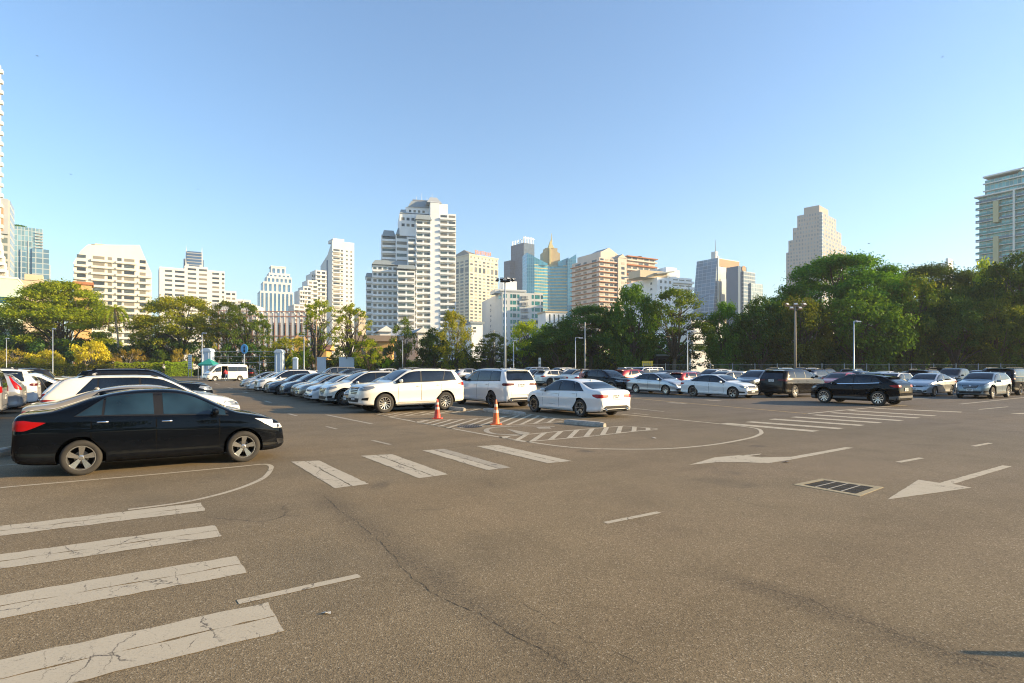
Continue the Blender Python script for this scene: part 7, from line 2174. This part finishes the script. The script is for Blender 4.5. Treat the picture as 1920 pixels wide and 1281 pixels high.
for a_, c_ in ((378, 418), (444, 500)): b.part(-2.1, -.02, b.Y(1875)-.1, b.Y(1868)+.6, b.Z(c_, 0, b.Y(1870)), b.Z(a_, 0, b.Y(1870)), CY, 'pilaster_panel')
for j in range(3):
    z = zc+2.5+j*3.6; b.part(-.6, .45, 0, b.Y(1846)+.5, z, z+.5, CG, 'ledge')
b.done()
# --- low houses in the middle
def house(px0, px1, d, yw, yr, wall, roof, label, theta=14, along='x', win=3):
    b = Bld('house', label, d, px0, theta); X1 = b.X(px1); z = b.Z(yw); b.box(0, X1, 0, 8, 0, z, wall)
    h = b.Z(yr)-z; gable(b, -.8, X1+.8, -.9, 8.9, z, h, roof, wall, along)
    if win: b.grid('r', 0, .5, X1-.5, z-4.5, z-.3, win, 1, .4, .45)
    b.done()
OW = wallmat('ochre_wall', (.58, .36, .14)); TR = wallmat('thatch_brown_roof', (.27, .19, .11), .25); RT = wallmat('rust_roof', (.33, .16, .09), .3)
house(668, 735, 138, 640, 627, OW, TR, 'ochre house with a wide brown roof right of the bare-limbed tree', 8)
house(738, 800, 150, 630, 617, WHITE, LGREY, 'white house with hipped grey roof behind the slender open tree', 10)
house(712, 735, 160, 622, 611, WHITE, LGREY, 'small white gable house above the ochre house', 20, 'y', 1)
house(784, 800, 146, 624, 614, WHITE, ROOF, 'narrow white gable house left of the golden-green tree', 20, 'y', 1)
house(552, 575, 140, 640, 624, OW, RT, 'small rust-roofed ochre house behind the right gate pillar', 20, 'y', 1)
house(590, 612, 120, 656, 645, OW, RT, 'low rust-roofed hut under the gnarled thin-leaved tree', 10, 'x', 0)
b = Bld('grey_shed', 'dark shed with an open front under the trees behind the yellow board', 92, 1232, 5)
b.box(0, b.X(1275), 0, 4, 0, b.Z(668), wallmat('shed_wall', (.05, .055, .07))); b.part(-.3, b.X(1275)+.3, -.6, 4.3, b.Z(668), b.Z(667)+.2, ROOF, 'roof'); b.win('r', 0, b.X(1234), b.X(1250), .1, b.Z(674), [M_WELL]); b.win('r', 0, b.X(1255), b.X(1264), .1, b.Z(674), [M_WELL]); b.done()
b = Bld('far_white_block', 'small pale block seen between the tall white slab and the largest white tower', 520, 672, 30)
b.box(0, b.X(688), 0, 14, 0, b.Z(584), BEIGE); b.grid('r', 0, 1, b.X(687), b.Z(610), b.Z(586), 4, 3, .5, .5); b.done()
b = Bld('low_white_wing', 'low white wing with tall windows right of the teal windowed office', 280, 1023, 16)
b.box(0, b.X(1062), 0, 12, 0, b.Z(586), WHITE2); b.grid('r', 0, 1, b.X(1060), b.Z(612), b.Z(588), 4, 1, .3, .7, [WG[0]]); b.part(-.4, b.X(1064), -.4, 12, b.Z(586), b.Z(583), BEIGE, 'roof_edge'); b.done()
# ================================================================ street furniture and people
M_POLE = plain('galvanised_pole', (.42, .47, .52), .45, .3); M_POLEW = plain('timber_pole', (.30, .20, .12), .85); M_STEEL = plain('grey_steel', (.36, .40, .44), .5, .4)
M_LAMPG = plain('lamp_glass', (.55, .58, .60), .2); M_BLUEW = wallmat('pale_blue_render', (.50, .60, .70)); M_FENCE = plain('fence_steel', (.28, .32, .34), .5, .4)
def lamp(px, d, ytop, label, arm=1.0, r=.06, mat=None, name='street_lamp', group='slim street lamps'):
    o = empty(name, AT(px, d)); h = ZZ(ytop, d); mb = MB(); mb.tube([(0, 0, 0), (0, 0, .5), (0, 0, h)], [r*1.35, r*1.15, r*.9], 10)
    mb.lathe([(.001, .03), (r*2.4, .03), (r*2.4, 0)], 12)
    if arm: mb.tube([(0, 0, h-.04), (arm*.35, 0, h+.02), (arm*.75, 0, h-.02)], r*.6, 7)
    mb.build('pole', mat or M_POLE, o, True)
    if arm:
        mb = MB(); mb.box((arm*.85, 0, h-.06), (.62, .26, .13), taper=.7); mb.build('lamp_head', M_STEEL, o); mb = MB(); mb.box((arm*.85, 0, h-.135), (.42, .2, .02)); mb.build('lamp_glass', M_LAMPG, o)
    return tag(o, label, 'street lamp', group)
lamp(99, 96, 616, 'slim street lamp rising behind the open tailgate car', .25); lamp(379, 92, 624, 'slim pale street lamp left of the left gate pillar', .5)
lamp(570, 84, 629, 'slim street lamp right of the right gate pillar', -.6); lamp(963, 84, 638, 'slim street lamp just right of the tall steel floodlight mast', .2)
lamp(1079, 78, 633, 'slim street lamp behind the black crossover with the leaning person', .9); lamp(1289, 70, 620, 'slim street lamp with a curved head near the dark shed', 1.0)
lamp(1601, 66, 602, 'slim pale blue street lamp in front of the fresh green dense tree', .6, .07); lamp(12, 104, 634, 'short thin lamp post at the left edge', .2, .05)
def plain_pole(px, d, ytop, label, mat, cross=0, r=.11):
    o = empty('utility_pole', AT(px, d)); h = ZZ(ytop, d); mb = MB(); mb.tube([(0, 0, 0), (0, 0, h)], [r*1.2, r*.8], 9); mb.build('pole', mat, o, True)
    for k in range(cross):
        mb = MB(); mb.box((0, .12, h-.3-k*.5), (1.9, .1, .1)); mb.build('crossarm', M_POLEW, o)
        for x in (-.8, 0, .8): mb = MB(); mb.lathe([(.02, 0), (.06, .03), (.05, .1), (.001, .14)], 8, c=(x, .12, h-.25-k*.5)); mb.build('insulator', M_LAMPG, o)
    return tag(o, label, 'pole')
plain_pole(1097, 84, 604, 'plain grey pole before the wide dark tree', plain('concrete_pole', (.40, .37, .32), .9), 1, .13); plain_pole(593, 98, 600, 'pinkish timber pole left of the small white gate post', M_POLEW, 0, .12)
plain_pole(926, 150, 619, 'pole with double crossarms by the teal windowed office', plain('concrete_pole', (.40, .37, .32), .9), 2, .16)
plain_pole(755, 96, 640, 'thin short pole beside the slender open tree', M_POLE, 0, .06)
def mast(px, d, ytop, label, mat, n, rad, wood=False):
    o = empty('floodlight_mast', AT(px, d)); h = ZZ(ytop, d); mb = MB(); mb.tube([(0, 0, 0), (0, 0, h*.5), (0, 0, h)], [.19 if not wood else .16, .14, .10], 12); mb.build('pole', mat, o, True)
    if wood: mb = MB(); mb.box((0, 0, h-.1), (2.3, .12, .12)); mb.box((0, 0, h-.5), (1.4, .1, .1)); mb.build('crossarm', M_POLEW, o)
    else: mb = MB(); mb.lathe([(rad*.55, h-.12), (rad*.62, h-.06), (rad*.55, h)], 20); mb.lathe([(.1, h-.1), (rad*.58, h-.06)], 6); mb.build('ring', M_TRIM, o)
    for k in range(n):
        a = 2*PI*(k+.5)/n; c = Vector((rad*math.cos(a), rad*math.sin(a)*.9, h+.15)) if not wood else Vector((-1.05+2.1*k/(n-1), -.12, h+.12-(k % 2)*.45))
        q = MB(); q.box((0, 0, 0), (.46, .20, .32)); f_ = MB(); f_.box((0, -.11, 0), (.36, .02, .22)); az = a+PI/2 if not wood else rnd.uniform(-.6, .6)
        l_ = q.build('floodlight', M_TRIM if not wood else M_POLEW, o); l_.location = c; l_.rotation_euler = (R(-35), 0, az); g_ = f_.build('lens', M_LAMPG, l_)
    return tag(o, label, 'floodlight')
mast(947, 80, 527, 'tall steel floodlight mast with a ring of dark floodlights', M_POLE, 8, 1.15); mast(1491, 70, 573, 'timber coloured floodlight mast with lamps on a crossarm', plain('weathered_mast', (.26, .22, .18), .8), 5, 1, True)

# --- gate, pillars, rails
def pillar(px, d, ytop, wpx, label, arch=True, name='gate_pillar'):
    o = empty(name, AT(px, d)); w = wpx/F*d; h = ZZ(ytop, d); mb = MB(); mb.box((0, 0, h*.44), (w, w*.8, h*.88)); mb.box((0, 0, .2), (w*1.15, w*.95, .4)); mb.build('shaft', M_BLUEW, o)
    mb = MB()
    if arch:
        n = 10; pts = [(-w*.62, h*.88)]+[(-w*.52*math.cos(PI*k/n), h*.91+h*.09*math.sin(PI*k/n)) for k in range(n+1)]+[(w*.62, h*.88)]
        fr = [(x, -w*.5, z) for x, z in pts]; bk = [(x, w*.5, z) for x, z in pts]; mb.poly(list(reversed(fr))); mb.poly(bk)
        for k in range(len(fr)): a, c = k, (k+1) % len(fr); mb.poly([fr[a], fr[c], bk[c], bk[a]])
    else: mb.box((0, 0, h*.91), (w*1.2, w, h*.06), taper=.85); mb.box((0, 0, h*.96), (w*.9, w*.75, h*.05), taper=.6)
    mb.build('cap', M_BLUEW, o)
    if arch:
        mb = MB(); n = 10; pts = [(w*.28, .6)]+[(w*.28*math.cos(PI*k/n), h*.80+w*.28*math.sin(PI*k/n)) for k in range(n+1)]+[(-w*.28, .6)]
        for (a, b_), (c, e) in zip(pts, pts[1:]): mb.tube([(a, -w*.41, b_), (c, -w*.41, e)], .05, 5)
        mb.build('panel_moulding', M_BLUEW, o)
    return tag(o, label, 'pillar')
pillar(390, 98, 653, 17, 'white gate pillar with arched cap behind the cream van'); pillar(524.5, 98, 655, 14.5, 'white gate pillar with arched cap right of the steel rails'); pillar(554, 96, 669, 8, 'small plain white gate post between the right pillar and slim lamp', False, 'gate_post')
o = empty('steel_gate', AT(398, 98.5)); a, c = AT(399, 98.5), AT(517, 98.5); L = (c-a).length
for z in (ZZ(659, 98), ZZ(669, 98), ZZ(680, 98)): mb = MB(); mb.box((L/2, 0, z), (L, .05, .07)); mb.build('rail', M_FENCE, o)
for k in range(5): mb = MB(); mb.box((L*k/4, 0, 2.0), (.08, .08, 4.0)); mb.build('upright', M_FENCE, o)
tag(o, 'open steel rail gate between the two arched white pillars', 'gate')
def wallseg(px0, px1, d, ytop, label):
    a, c = AT(px0, d), AT(px1, d); o = empty('boundary_wall', a); L = (c-a).length; h = ZZ(ytop, d); mb = MB(); mb.box((L/2, 0, h/2), (L, .25, h)); mb.build('wall', M_BLUEW, o); mb = MB(); mb.box((L/2, 0, h+.06), (L+.15, .4, .12)); mb.build('coping', M_BLUEW, o); return tag(o, label, 'wall')
wallseg(594, 611, 99.5, 671, 'short white wall piece just right of the pinkish timber pole'); wallseg(636, 664, 99.5, 671, 'white wall piece above the dark clipped hedge')
# round blue sign
o = empty('round_sign', AT(458.5, 92)); zc = ZZ(654.5, 92); mb = MB(); mb.tube([(0, 0, 0), (0, 0, zc)], .07, 8); mb.build('pole', M_POLE, o)
mb = MB(); mb.lathe([(.001, -.10), (.52, -.10), (.58, -.07), (.58, .0), (.001, .0)], 28, axis='y', c=(0, -.03, 0)); fc = mb.build('sign_face', plain('sign_blue', (.06, .26, .55), .4), o); fc.location = (0, 0, zc); fc.scale = (1, 1, 1.35)
mb = MB(); mb.poly([(x, -.137, z) for x, z in ((-.13, .12), (0, .42), (.13, .12), (.07, -.02), (0, .10), (-.07, -.02))][::-1]); mb.poly([(x, -.137, z) for x, z in ((-.10, -.08), (0, -.02), (.10, -.08), (.14, -.34), (0, -.42), (-.14, -.34))][::-1])
for p in list(mb.f): mb.f.append(tuple(reversed(p))); mb.m.append(0)
mb.build('emblem', plain('emblem_yellow', (.42, .50, .14), .5), fc); tag(o, 'round blue sign with a small yellow-green emblem above the steel gate', 'sign')
# white notice panel, yellow board, small signs
def board(px, d, y0, y1, wpx, mat, label, txt=None, name='notice_board', cat='sign'):
    o = empty(name, AT(px, d)); w = wpx/F*d; z0, z1 = ZZ(y1, d), ZZ(y0, d); mb = MB(); mb.box((0, 0, (z0+z1)/2), (w, .08, z1-z0)); mb.build('panel', mat, o)
    for s in (-1, 1): mb = MB(); mb.box((s*w*.4, .07, z1/2), (.07, .05, z1)); mb.build('leg', M_STEEL, o)
    if txt:
        mb = MB(); r_ = random.Random(3)
        for k in range(txt):
            z = z1-(z1-z0)*(k+.6)/(txt+.2)
            for q in range(4): mb.box((-w*.33+q*w*.2+r_.uniform(-.02, .02), -.045, z), (w*.13, .012, (z1-z0)/txt*.4))
        mb.build('lettering', M_DRLT, o)
    return tag(o, label, cat)
M_DRLT = plain('faded_ink', (.10, .16, .18), .7)
board(356, 104, 665, 692, 7, plain('notice_white', (.60, .66, .66), .6), 'tall narrow white notice panel at the end of the clipped hedge', 7)
board(1214, 80, 677, 686, 20, plain('board_yellow', (.60, .46, .02), .6), 'yellow notice board behind the white minivan', 3)
board(1012, 84, 671, 690, 4.5, plain('small_board_white', (.55, .60, .62), .6), 'small white sign by the wire fence right of the lamp', 2)
# wire fence on the right
d = 79.5; x0, x1 = AT(1206, d).x, AT(1960, d).x; o = empty('wire_fence', (x0, d, 0)); L = x1-x0; h = ZZ(682.5, d)
n = int(L/3.05)
for k in range(n+1): mb = MB(); mb.box((L*k/n, 0, h/2+.03), (.085, .085, h+.06)); mb.build('post', M_FENCE, o)
for k in range(n):
    mb = MB(); a = L*k/n+.05; w = L/n-.1
    for q in range(19): mb.box((a+w*(q+.5)/19, 0, h/2), (.008, .008, h-.1))
    for z in (.2, .75, 1.3, h-.08): mb.box((a+w/2, 0, z), (w, .012, .022))
    mb.build('mesh_panel', M_FENCE, o)
tag(o, 'long welded wire fence on pale posts along the park trees', 'fence')
# dark railings behind the yellow shrubs
d = 130; x0, x1 = AT(-30, d).x, AT(300, d).x; o = empty('iron_railings', (x0, d-1, 0)); L = x1-x0; h = ZZ(669, d); n = 14
for k in range(n+1): mb = MB(); mb.box((L*k/n, 0, h/2), (.16, .16, h)); mb.build('post', M_TRIM, o)
for k in range(n):
    mb = MB()
    for q in range(14): mb.box((L*(k+(q+.5)/14)/n, 0, h*.48), (.035, .035, h*.92))
    for z in (.4, h*.85): mb.box((L*(k+.5)/n, 0, z), (L/n-.17, .05, .06))
    mb.build('railing_panel', M_TRIM, o)
tag(o, 'dark iron railings behind the yellow flowering shrubs', 'fence')
# teal canopy behind the van
o = empty('teal_canopy', AT(392, 83)); w = 1.05; zb0 = ZZ(683, 84); zt = ZZ(672.5, 84); mb = MB(); q = [(-w, -w, zb0), (w, -w, zb0), (w, w, zb0), (-w, w, zb0)]
for k in range(4): mb.poly([q[k], q[(k+1) % 4], (0, 0, zt)]); p, r_ = q[k], q[(k+1) % 4]; mb.poly([(p[0], p[1], p[2]-.22), (r_[0], r_[1], r_[2]-.22), r_, p])
mb.build('cover', plain('teal_fabric', (.02, .26, .22), .8), o)
for p in q: mb = MB(); mb.box((p[0]*.97, p[1]*.97, zb0/2), (.06, .06, zb0)); mb.build('leg', M_STEEL, o)
tag(o, 'teal pop-up canopy peak showing over the cream van', 'canopy')

# --- people
def person(loc_, rz, joints, rad, clothes, label, hair):
    """one continuous skinned body, clothing coloured by height bands"""
    o = empty('person', loc_, rz)
    me = bpy.data.meshes.new('body'); me.from_pydata([j[0] for j in joints], [(i, j[1]) for i, j in enumerate(joints) if j[1] >= 0], []); ob = bpy.data.objects.new('body', me); COL.objects.link(ob)
    md = ob.modifiers.new('s', 'SKIN'); sk_ = me.skin_vertices[0].data
    for i, r_ in enumerate(rad): sk_[i].radius = (r_[0], r_[1]); sk_[i].use_root = i == 0
    sb = ob.modifiers.new('u', 'SUBSURF'); sb.levels = 2; sb.render_levels = 2
    dg = bpy.context.evaluated_depsgraph_get(); dg.update(); m2 = bpy.data.meshes.new_from_object(ob.evaluated_get(dg)); bpy.data.objects.remove(ob)
    for m in clothes[0]: m2.materials.append(m)
    for p in m2.polygons: p.use_smooth = True; p.material_index = clothes[1](p.center)
    inst('body', m2, o); h = MB()
    hc, hr = hair; n, k = 12, 8
    for a in range(k+1):
        th = PI*.62*a/k
        for b_ in range(n): ph = 2*PI*b_/n; h.v.append((hc[0]+hr*math.sin(th)*math.cos(ph)-.012, hc[1]+hr*math.sin(th)*math.sin(ph)*.9, hc[2]+hr*1.12*math.cos(th)))
    for a in range(k):
        for b_ in range(n): p, q = a*n+b_, a*n+(b_+1) % n; h.f.append((p, p+n, q+n, q)); h.m.append(0)
    h.build('hair', plain('dark_hair', (.03, .02, .016), .6), o, True)
    return tag(o, label, 'person')
SKIN = plain('skin', (.42, .24, .16), .6); RSH = plain('red_shirt', (.48, .05, .06), .8); JEAN = plain('blue_jeans', (.08, .13, .22), .85); SHOE = plain('pale_shoes', (.5, .5, .48), .7); PSH = plain('rose_print_shirt', (.55, .25, .22), .8, var=.6, nscale=14)
def body(lean, arms):
    s, c = math.sin(lean), math.cos(lean)
    def T(x, y, z): z -= .92; return (x*c+z*s, y, .92-x*s+z*c)
    J = [((0, 0, .92), -1), (T(0, 0, 1.12), 0), (T(.01, 0, 1.34), 1), (T(0, 0, 1.47), 2), (T(.03, 0, 1.60), 3), (T(.03, 0, 1.70), 4),
         ((0, .10, .88), 0), ((.04, .12, .48), 6), ((-.03, .13, .08), 7), ((.12, .14, .03), 8), ((0, -.10, .88), 0), ((-.02, -.12, .48), 10), ((-.16, -.13, .08), 11), ((-.02, -.14, .03), 12)]
    for sd in (1, -1):
        i = len(J); e, w, h = arms
        J += [(T(0, sd*.19, 1.40), 2), (T(e[0], sd*(.19+e[1]), 1.40+e[2]), i), (T(w[0], sd*(.19+w[1]), 1.40+w[2]), i+1), (T(h[0], sd*(.19+h[1]), 1.40+h[2]), i+2)]
        hx = Vector(J[-1][0])
        for k in range(4): J.append((tuple(hx+Vector((.05, (k-1.5)*.019, -.04-.006*(k % 2)))), i+3))
        J.append((tuple(hx+Vector((.02, -sd*.045, -.02))), i+3))
    Rd = [(.15, .12), (.135, .10), (.16, .105), (.055, .055), (.078, .09), (.07, .08), (.095, .095), (.06, .06), (.042, .042), (.035, .028), (.095, .095), (.06, .06), (.042, .042), (.035, .028)]
    for sd in (0, 1): Rd += [(.062, .06), (.043, .043), (.03, .03), (.034, .018)]+[(.009, .009)]*5
    hd = Vector(T(.03, 0, 1.655)); return J, Rd, hd
J, Rd, hd = body(.55, ((.10, .03, -.26), (.30, .0, -.38), (.36, 0, -.40)))
pv = van.location+Vector((math.cos(va), math.sin(va), 0))*.40+Vector((-math.sin(va), math.cos(va), 0))*1.35
person(pv, va-PI/2, J, Rd, ([JEAN, RSH, SKIN, SHOE], lambda c: 3 if c.z < .09 else 0 if c.z < .93 else (2 if c.x > .36 else 1)), 'person in a red shirt and blue jeans bending into the open van door', (tuple(hd), .115))
J, Rd, hd = body(.12, ((.05, .05, -.27), (.20, .02, -.10), (.28, -.06, .02)))
crv = [o_ for o_ in bpy.data.objects if o_.get('label', '').startswith('black crossover facing right with a person')][0]
ca = crv.rotation_euler.z; pp = crv.location-Vector((math.cos(ca), math.sin(ca), 0))*1.75+Vector((math.sin(ca), -math.cos(ca), 0))*1.15
person(pp, ca+PI/2, J, Rd, ([JEAN, PSH, SKIN, SHOE], lambda c: 3 if c.z < .09 else 0 if c.z < .93 else (2 if c.z > 1.47 or c.x > .2 else 1)), 'person with dark hair and rose shirt leaning on the black crossover', (tuple(hd), .12))
# birds
def bird(px, py, d, label, s=.5):
    o = MB(); o.poly([(-s, 0, .12*s), (-.15*s, .12*s, 0), (0, -.1*s, 0)]); o.poly([(s, 0, .18*s), (.1*s, -.1*s, 0), (.15*s, .12*s, 0)]); o.tube([(0, -.5*s, 0), (0, 0, .02), (0, .45*s, 0)], [.02*s, .13*s, .03*s], 6)
    ob = o.build('bird', M_TRIM); c = AT(px, d); ob.location = (c.x, c.y, ZZ(py, d)); ob.rotation_euler = (0, 0, px); return tag(ob, label, 'bird')
bird(133, 327, 120, 'tiny dark bird in the sky above the cream apartment block'); bird(371, 355, 130, 'tiny dark bird in the sky above the horned tower'); bird(1629, 457, 150, 'small dark bird right of the stepped stone tower', .7); bird(1767, 107, 120, 'tiny bird high in the sky at the right'); bird(70, 105, 110, 'tiny bird high in the sky at the left')
# ================================================================ camera, sky, sun
cam = bpy.data.objects.new('camera', bpy.data.cameras.new('camera')); COL.objects.link(cam); SC.camera = cam
cam.location = (0, 0, HC); cam.rotation_euler = (R(90), 0, 0)
cam.data.lens = F*36/1920; cam.data.sensor_width = 36; cam.data.shift_y = (YH-640.5)/1920
cam.data.clip_start = .1; cam.data.clip_end = 8000
EL, AZ = 17.0, -4.0          # AZ: degrees from the +X axis towards +Y
wd = bpy.data.worlds.new('World'); SC.world = wd; wd.use_nodes = True
nt = wd.node_tree; bg = nt.nodes['Background']
sk = nt.nodes.new('ShaderNodeTexSky'); sk.sky_type = 'NISHITA'; sk.sun_disc = False
sk.sun_elevation = R(EL); sk.sun_rotation = R(90-AZ)
sk.air_density = AIR; sk.dust_density = DUST; sk.ozone_density = OZONE; sk.altitude = 10
nt.links.new(mix(nt, sk.outputs[0], (.98, .98, .975), 1.0, 'MULTIPLY'), bg.inputs[0]); bg.inputs[1].default_value = SKY
sl = bpy.data.lights.new('sun', 'SUN'); sl.energy = SUN; sl.angle = R(.55); sl.color = (1.0, .75, .42)
so = bpy.data.objects.new('sun', sl); COL.objects.link(so); so.location = (60, 0, 40)
dv = Vector((math.cos(R(EL))*math.cos(R(AZ)), math.cos(R(EL))*math.sin(R(AZ)), math.sin(R(EL))))
so.rotation_euler = dv.to_track_quat('Z', 'Y').to_euler()
vs = SC.view_settings; vs.view_transform = 'Standard'; vs.look = 'None'; vs.gamma = 1; vs.exposure = EXPO; vs.use_curve_mapping = False
SC.cycles.max_bounces = 6; SC.cycles.transparent_max_bounces = 8; SC.cycles.caustics_reflective = False; SC.cycles.caustics_refractive = False

# pale air between the viewer and the far towers
hz = MB(); hz.bx((-2000, -120, -1.0), (4000, 0, 0), (0, 2520, 0), (0, 0, 218))
M_HZ = bpy.data.materials.new('haze_air'); M_HZ.use_nodes = True; hn = M_HZ.node_tree; hn.nodes.clear()
ho = hn.nodes.new('ShaderNodeOutputMaterial'); hv = hn.nodes.new('ShaderNodeVolumePrincipled')
hv.inputs['Color'].default_value = (.80, .88, .96, 1); hv.inputs['Density'].default_value = HAZE; hv.inputs['Anisotropy'].default_value = .2
hn.links.new(hv.outputs[0], ho.inputs['Volume']); tag(hz.build('haze', M_HZ), kind='stuff')
SC.cycles.volume_bounces = 0
SC.render.filter_size = 1.1
try: SC.cycles.filter_width = 1.1
except Exception: pass
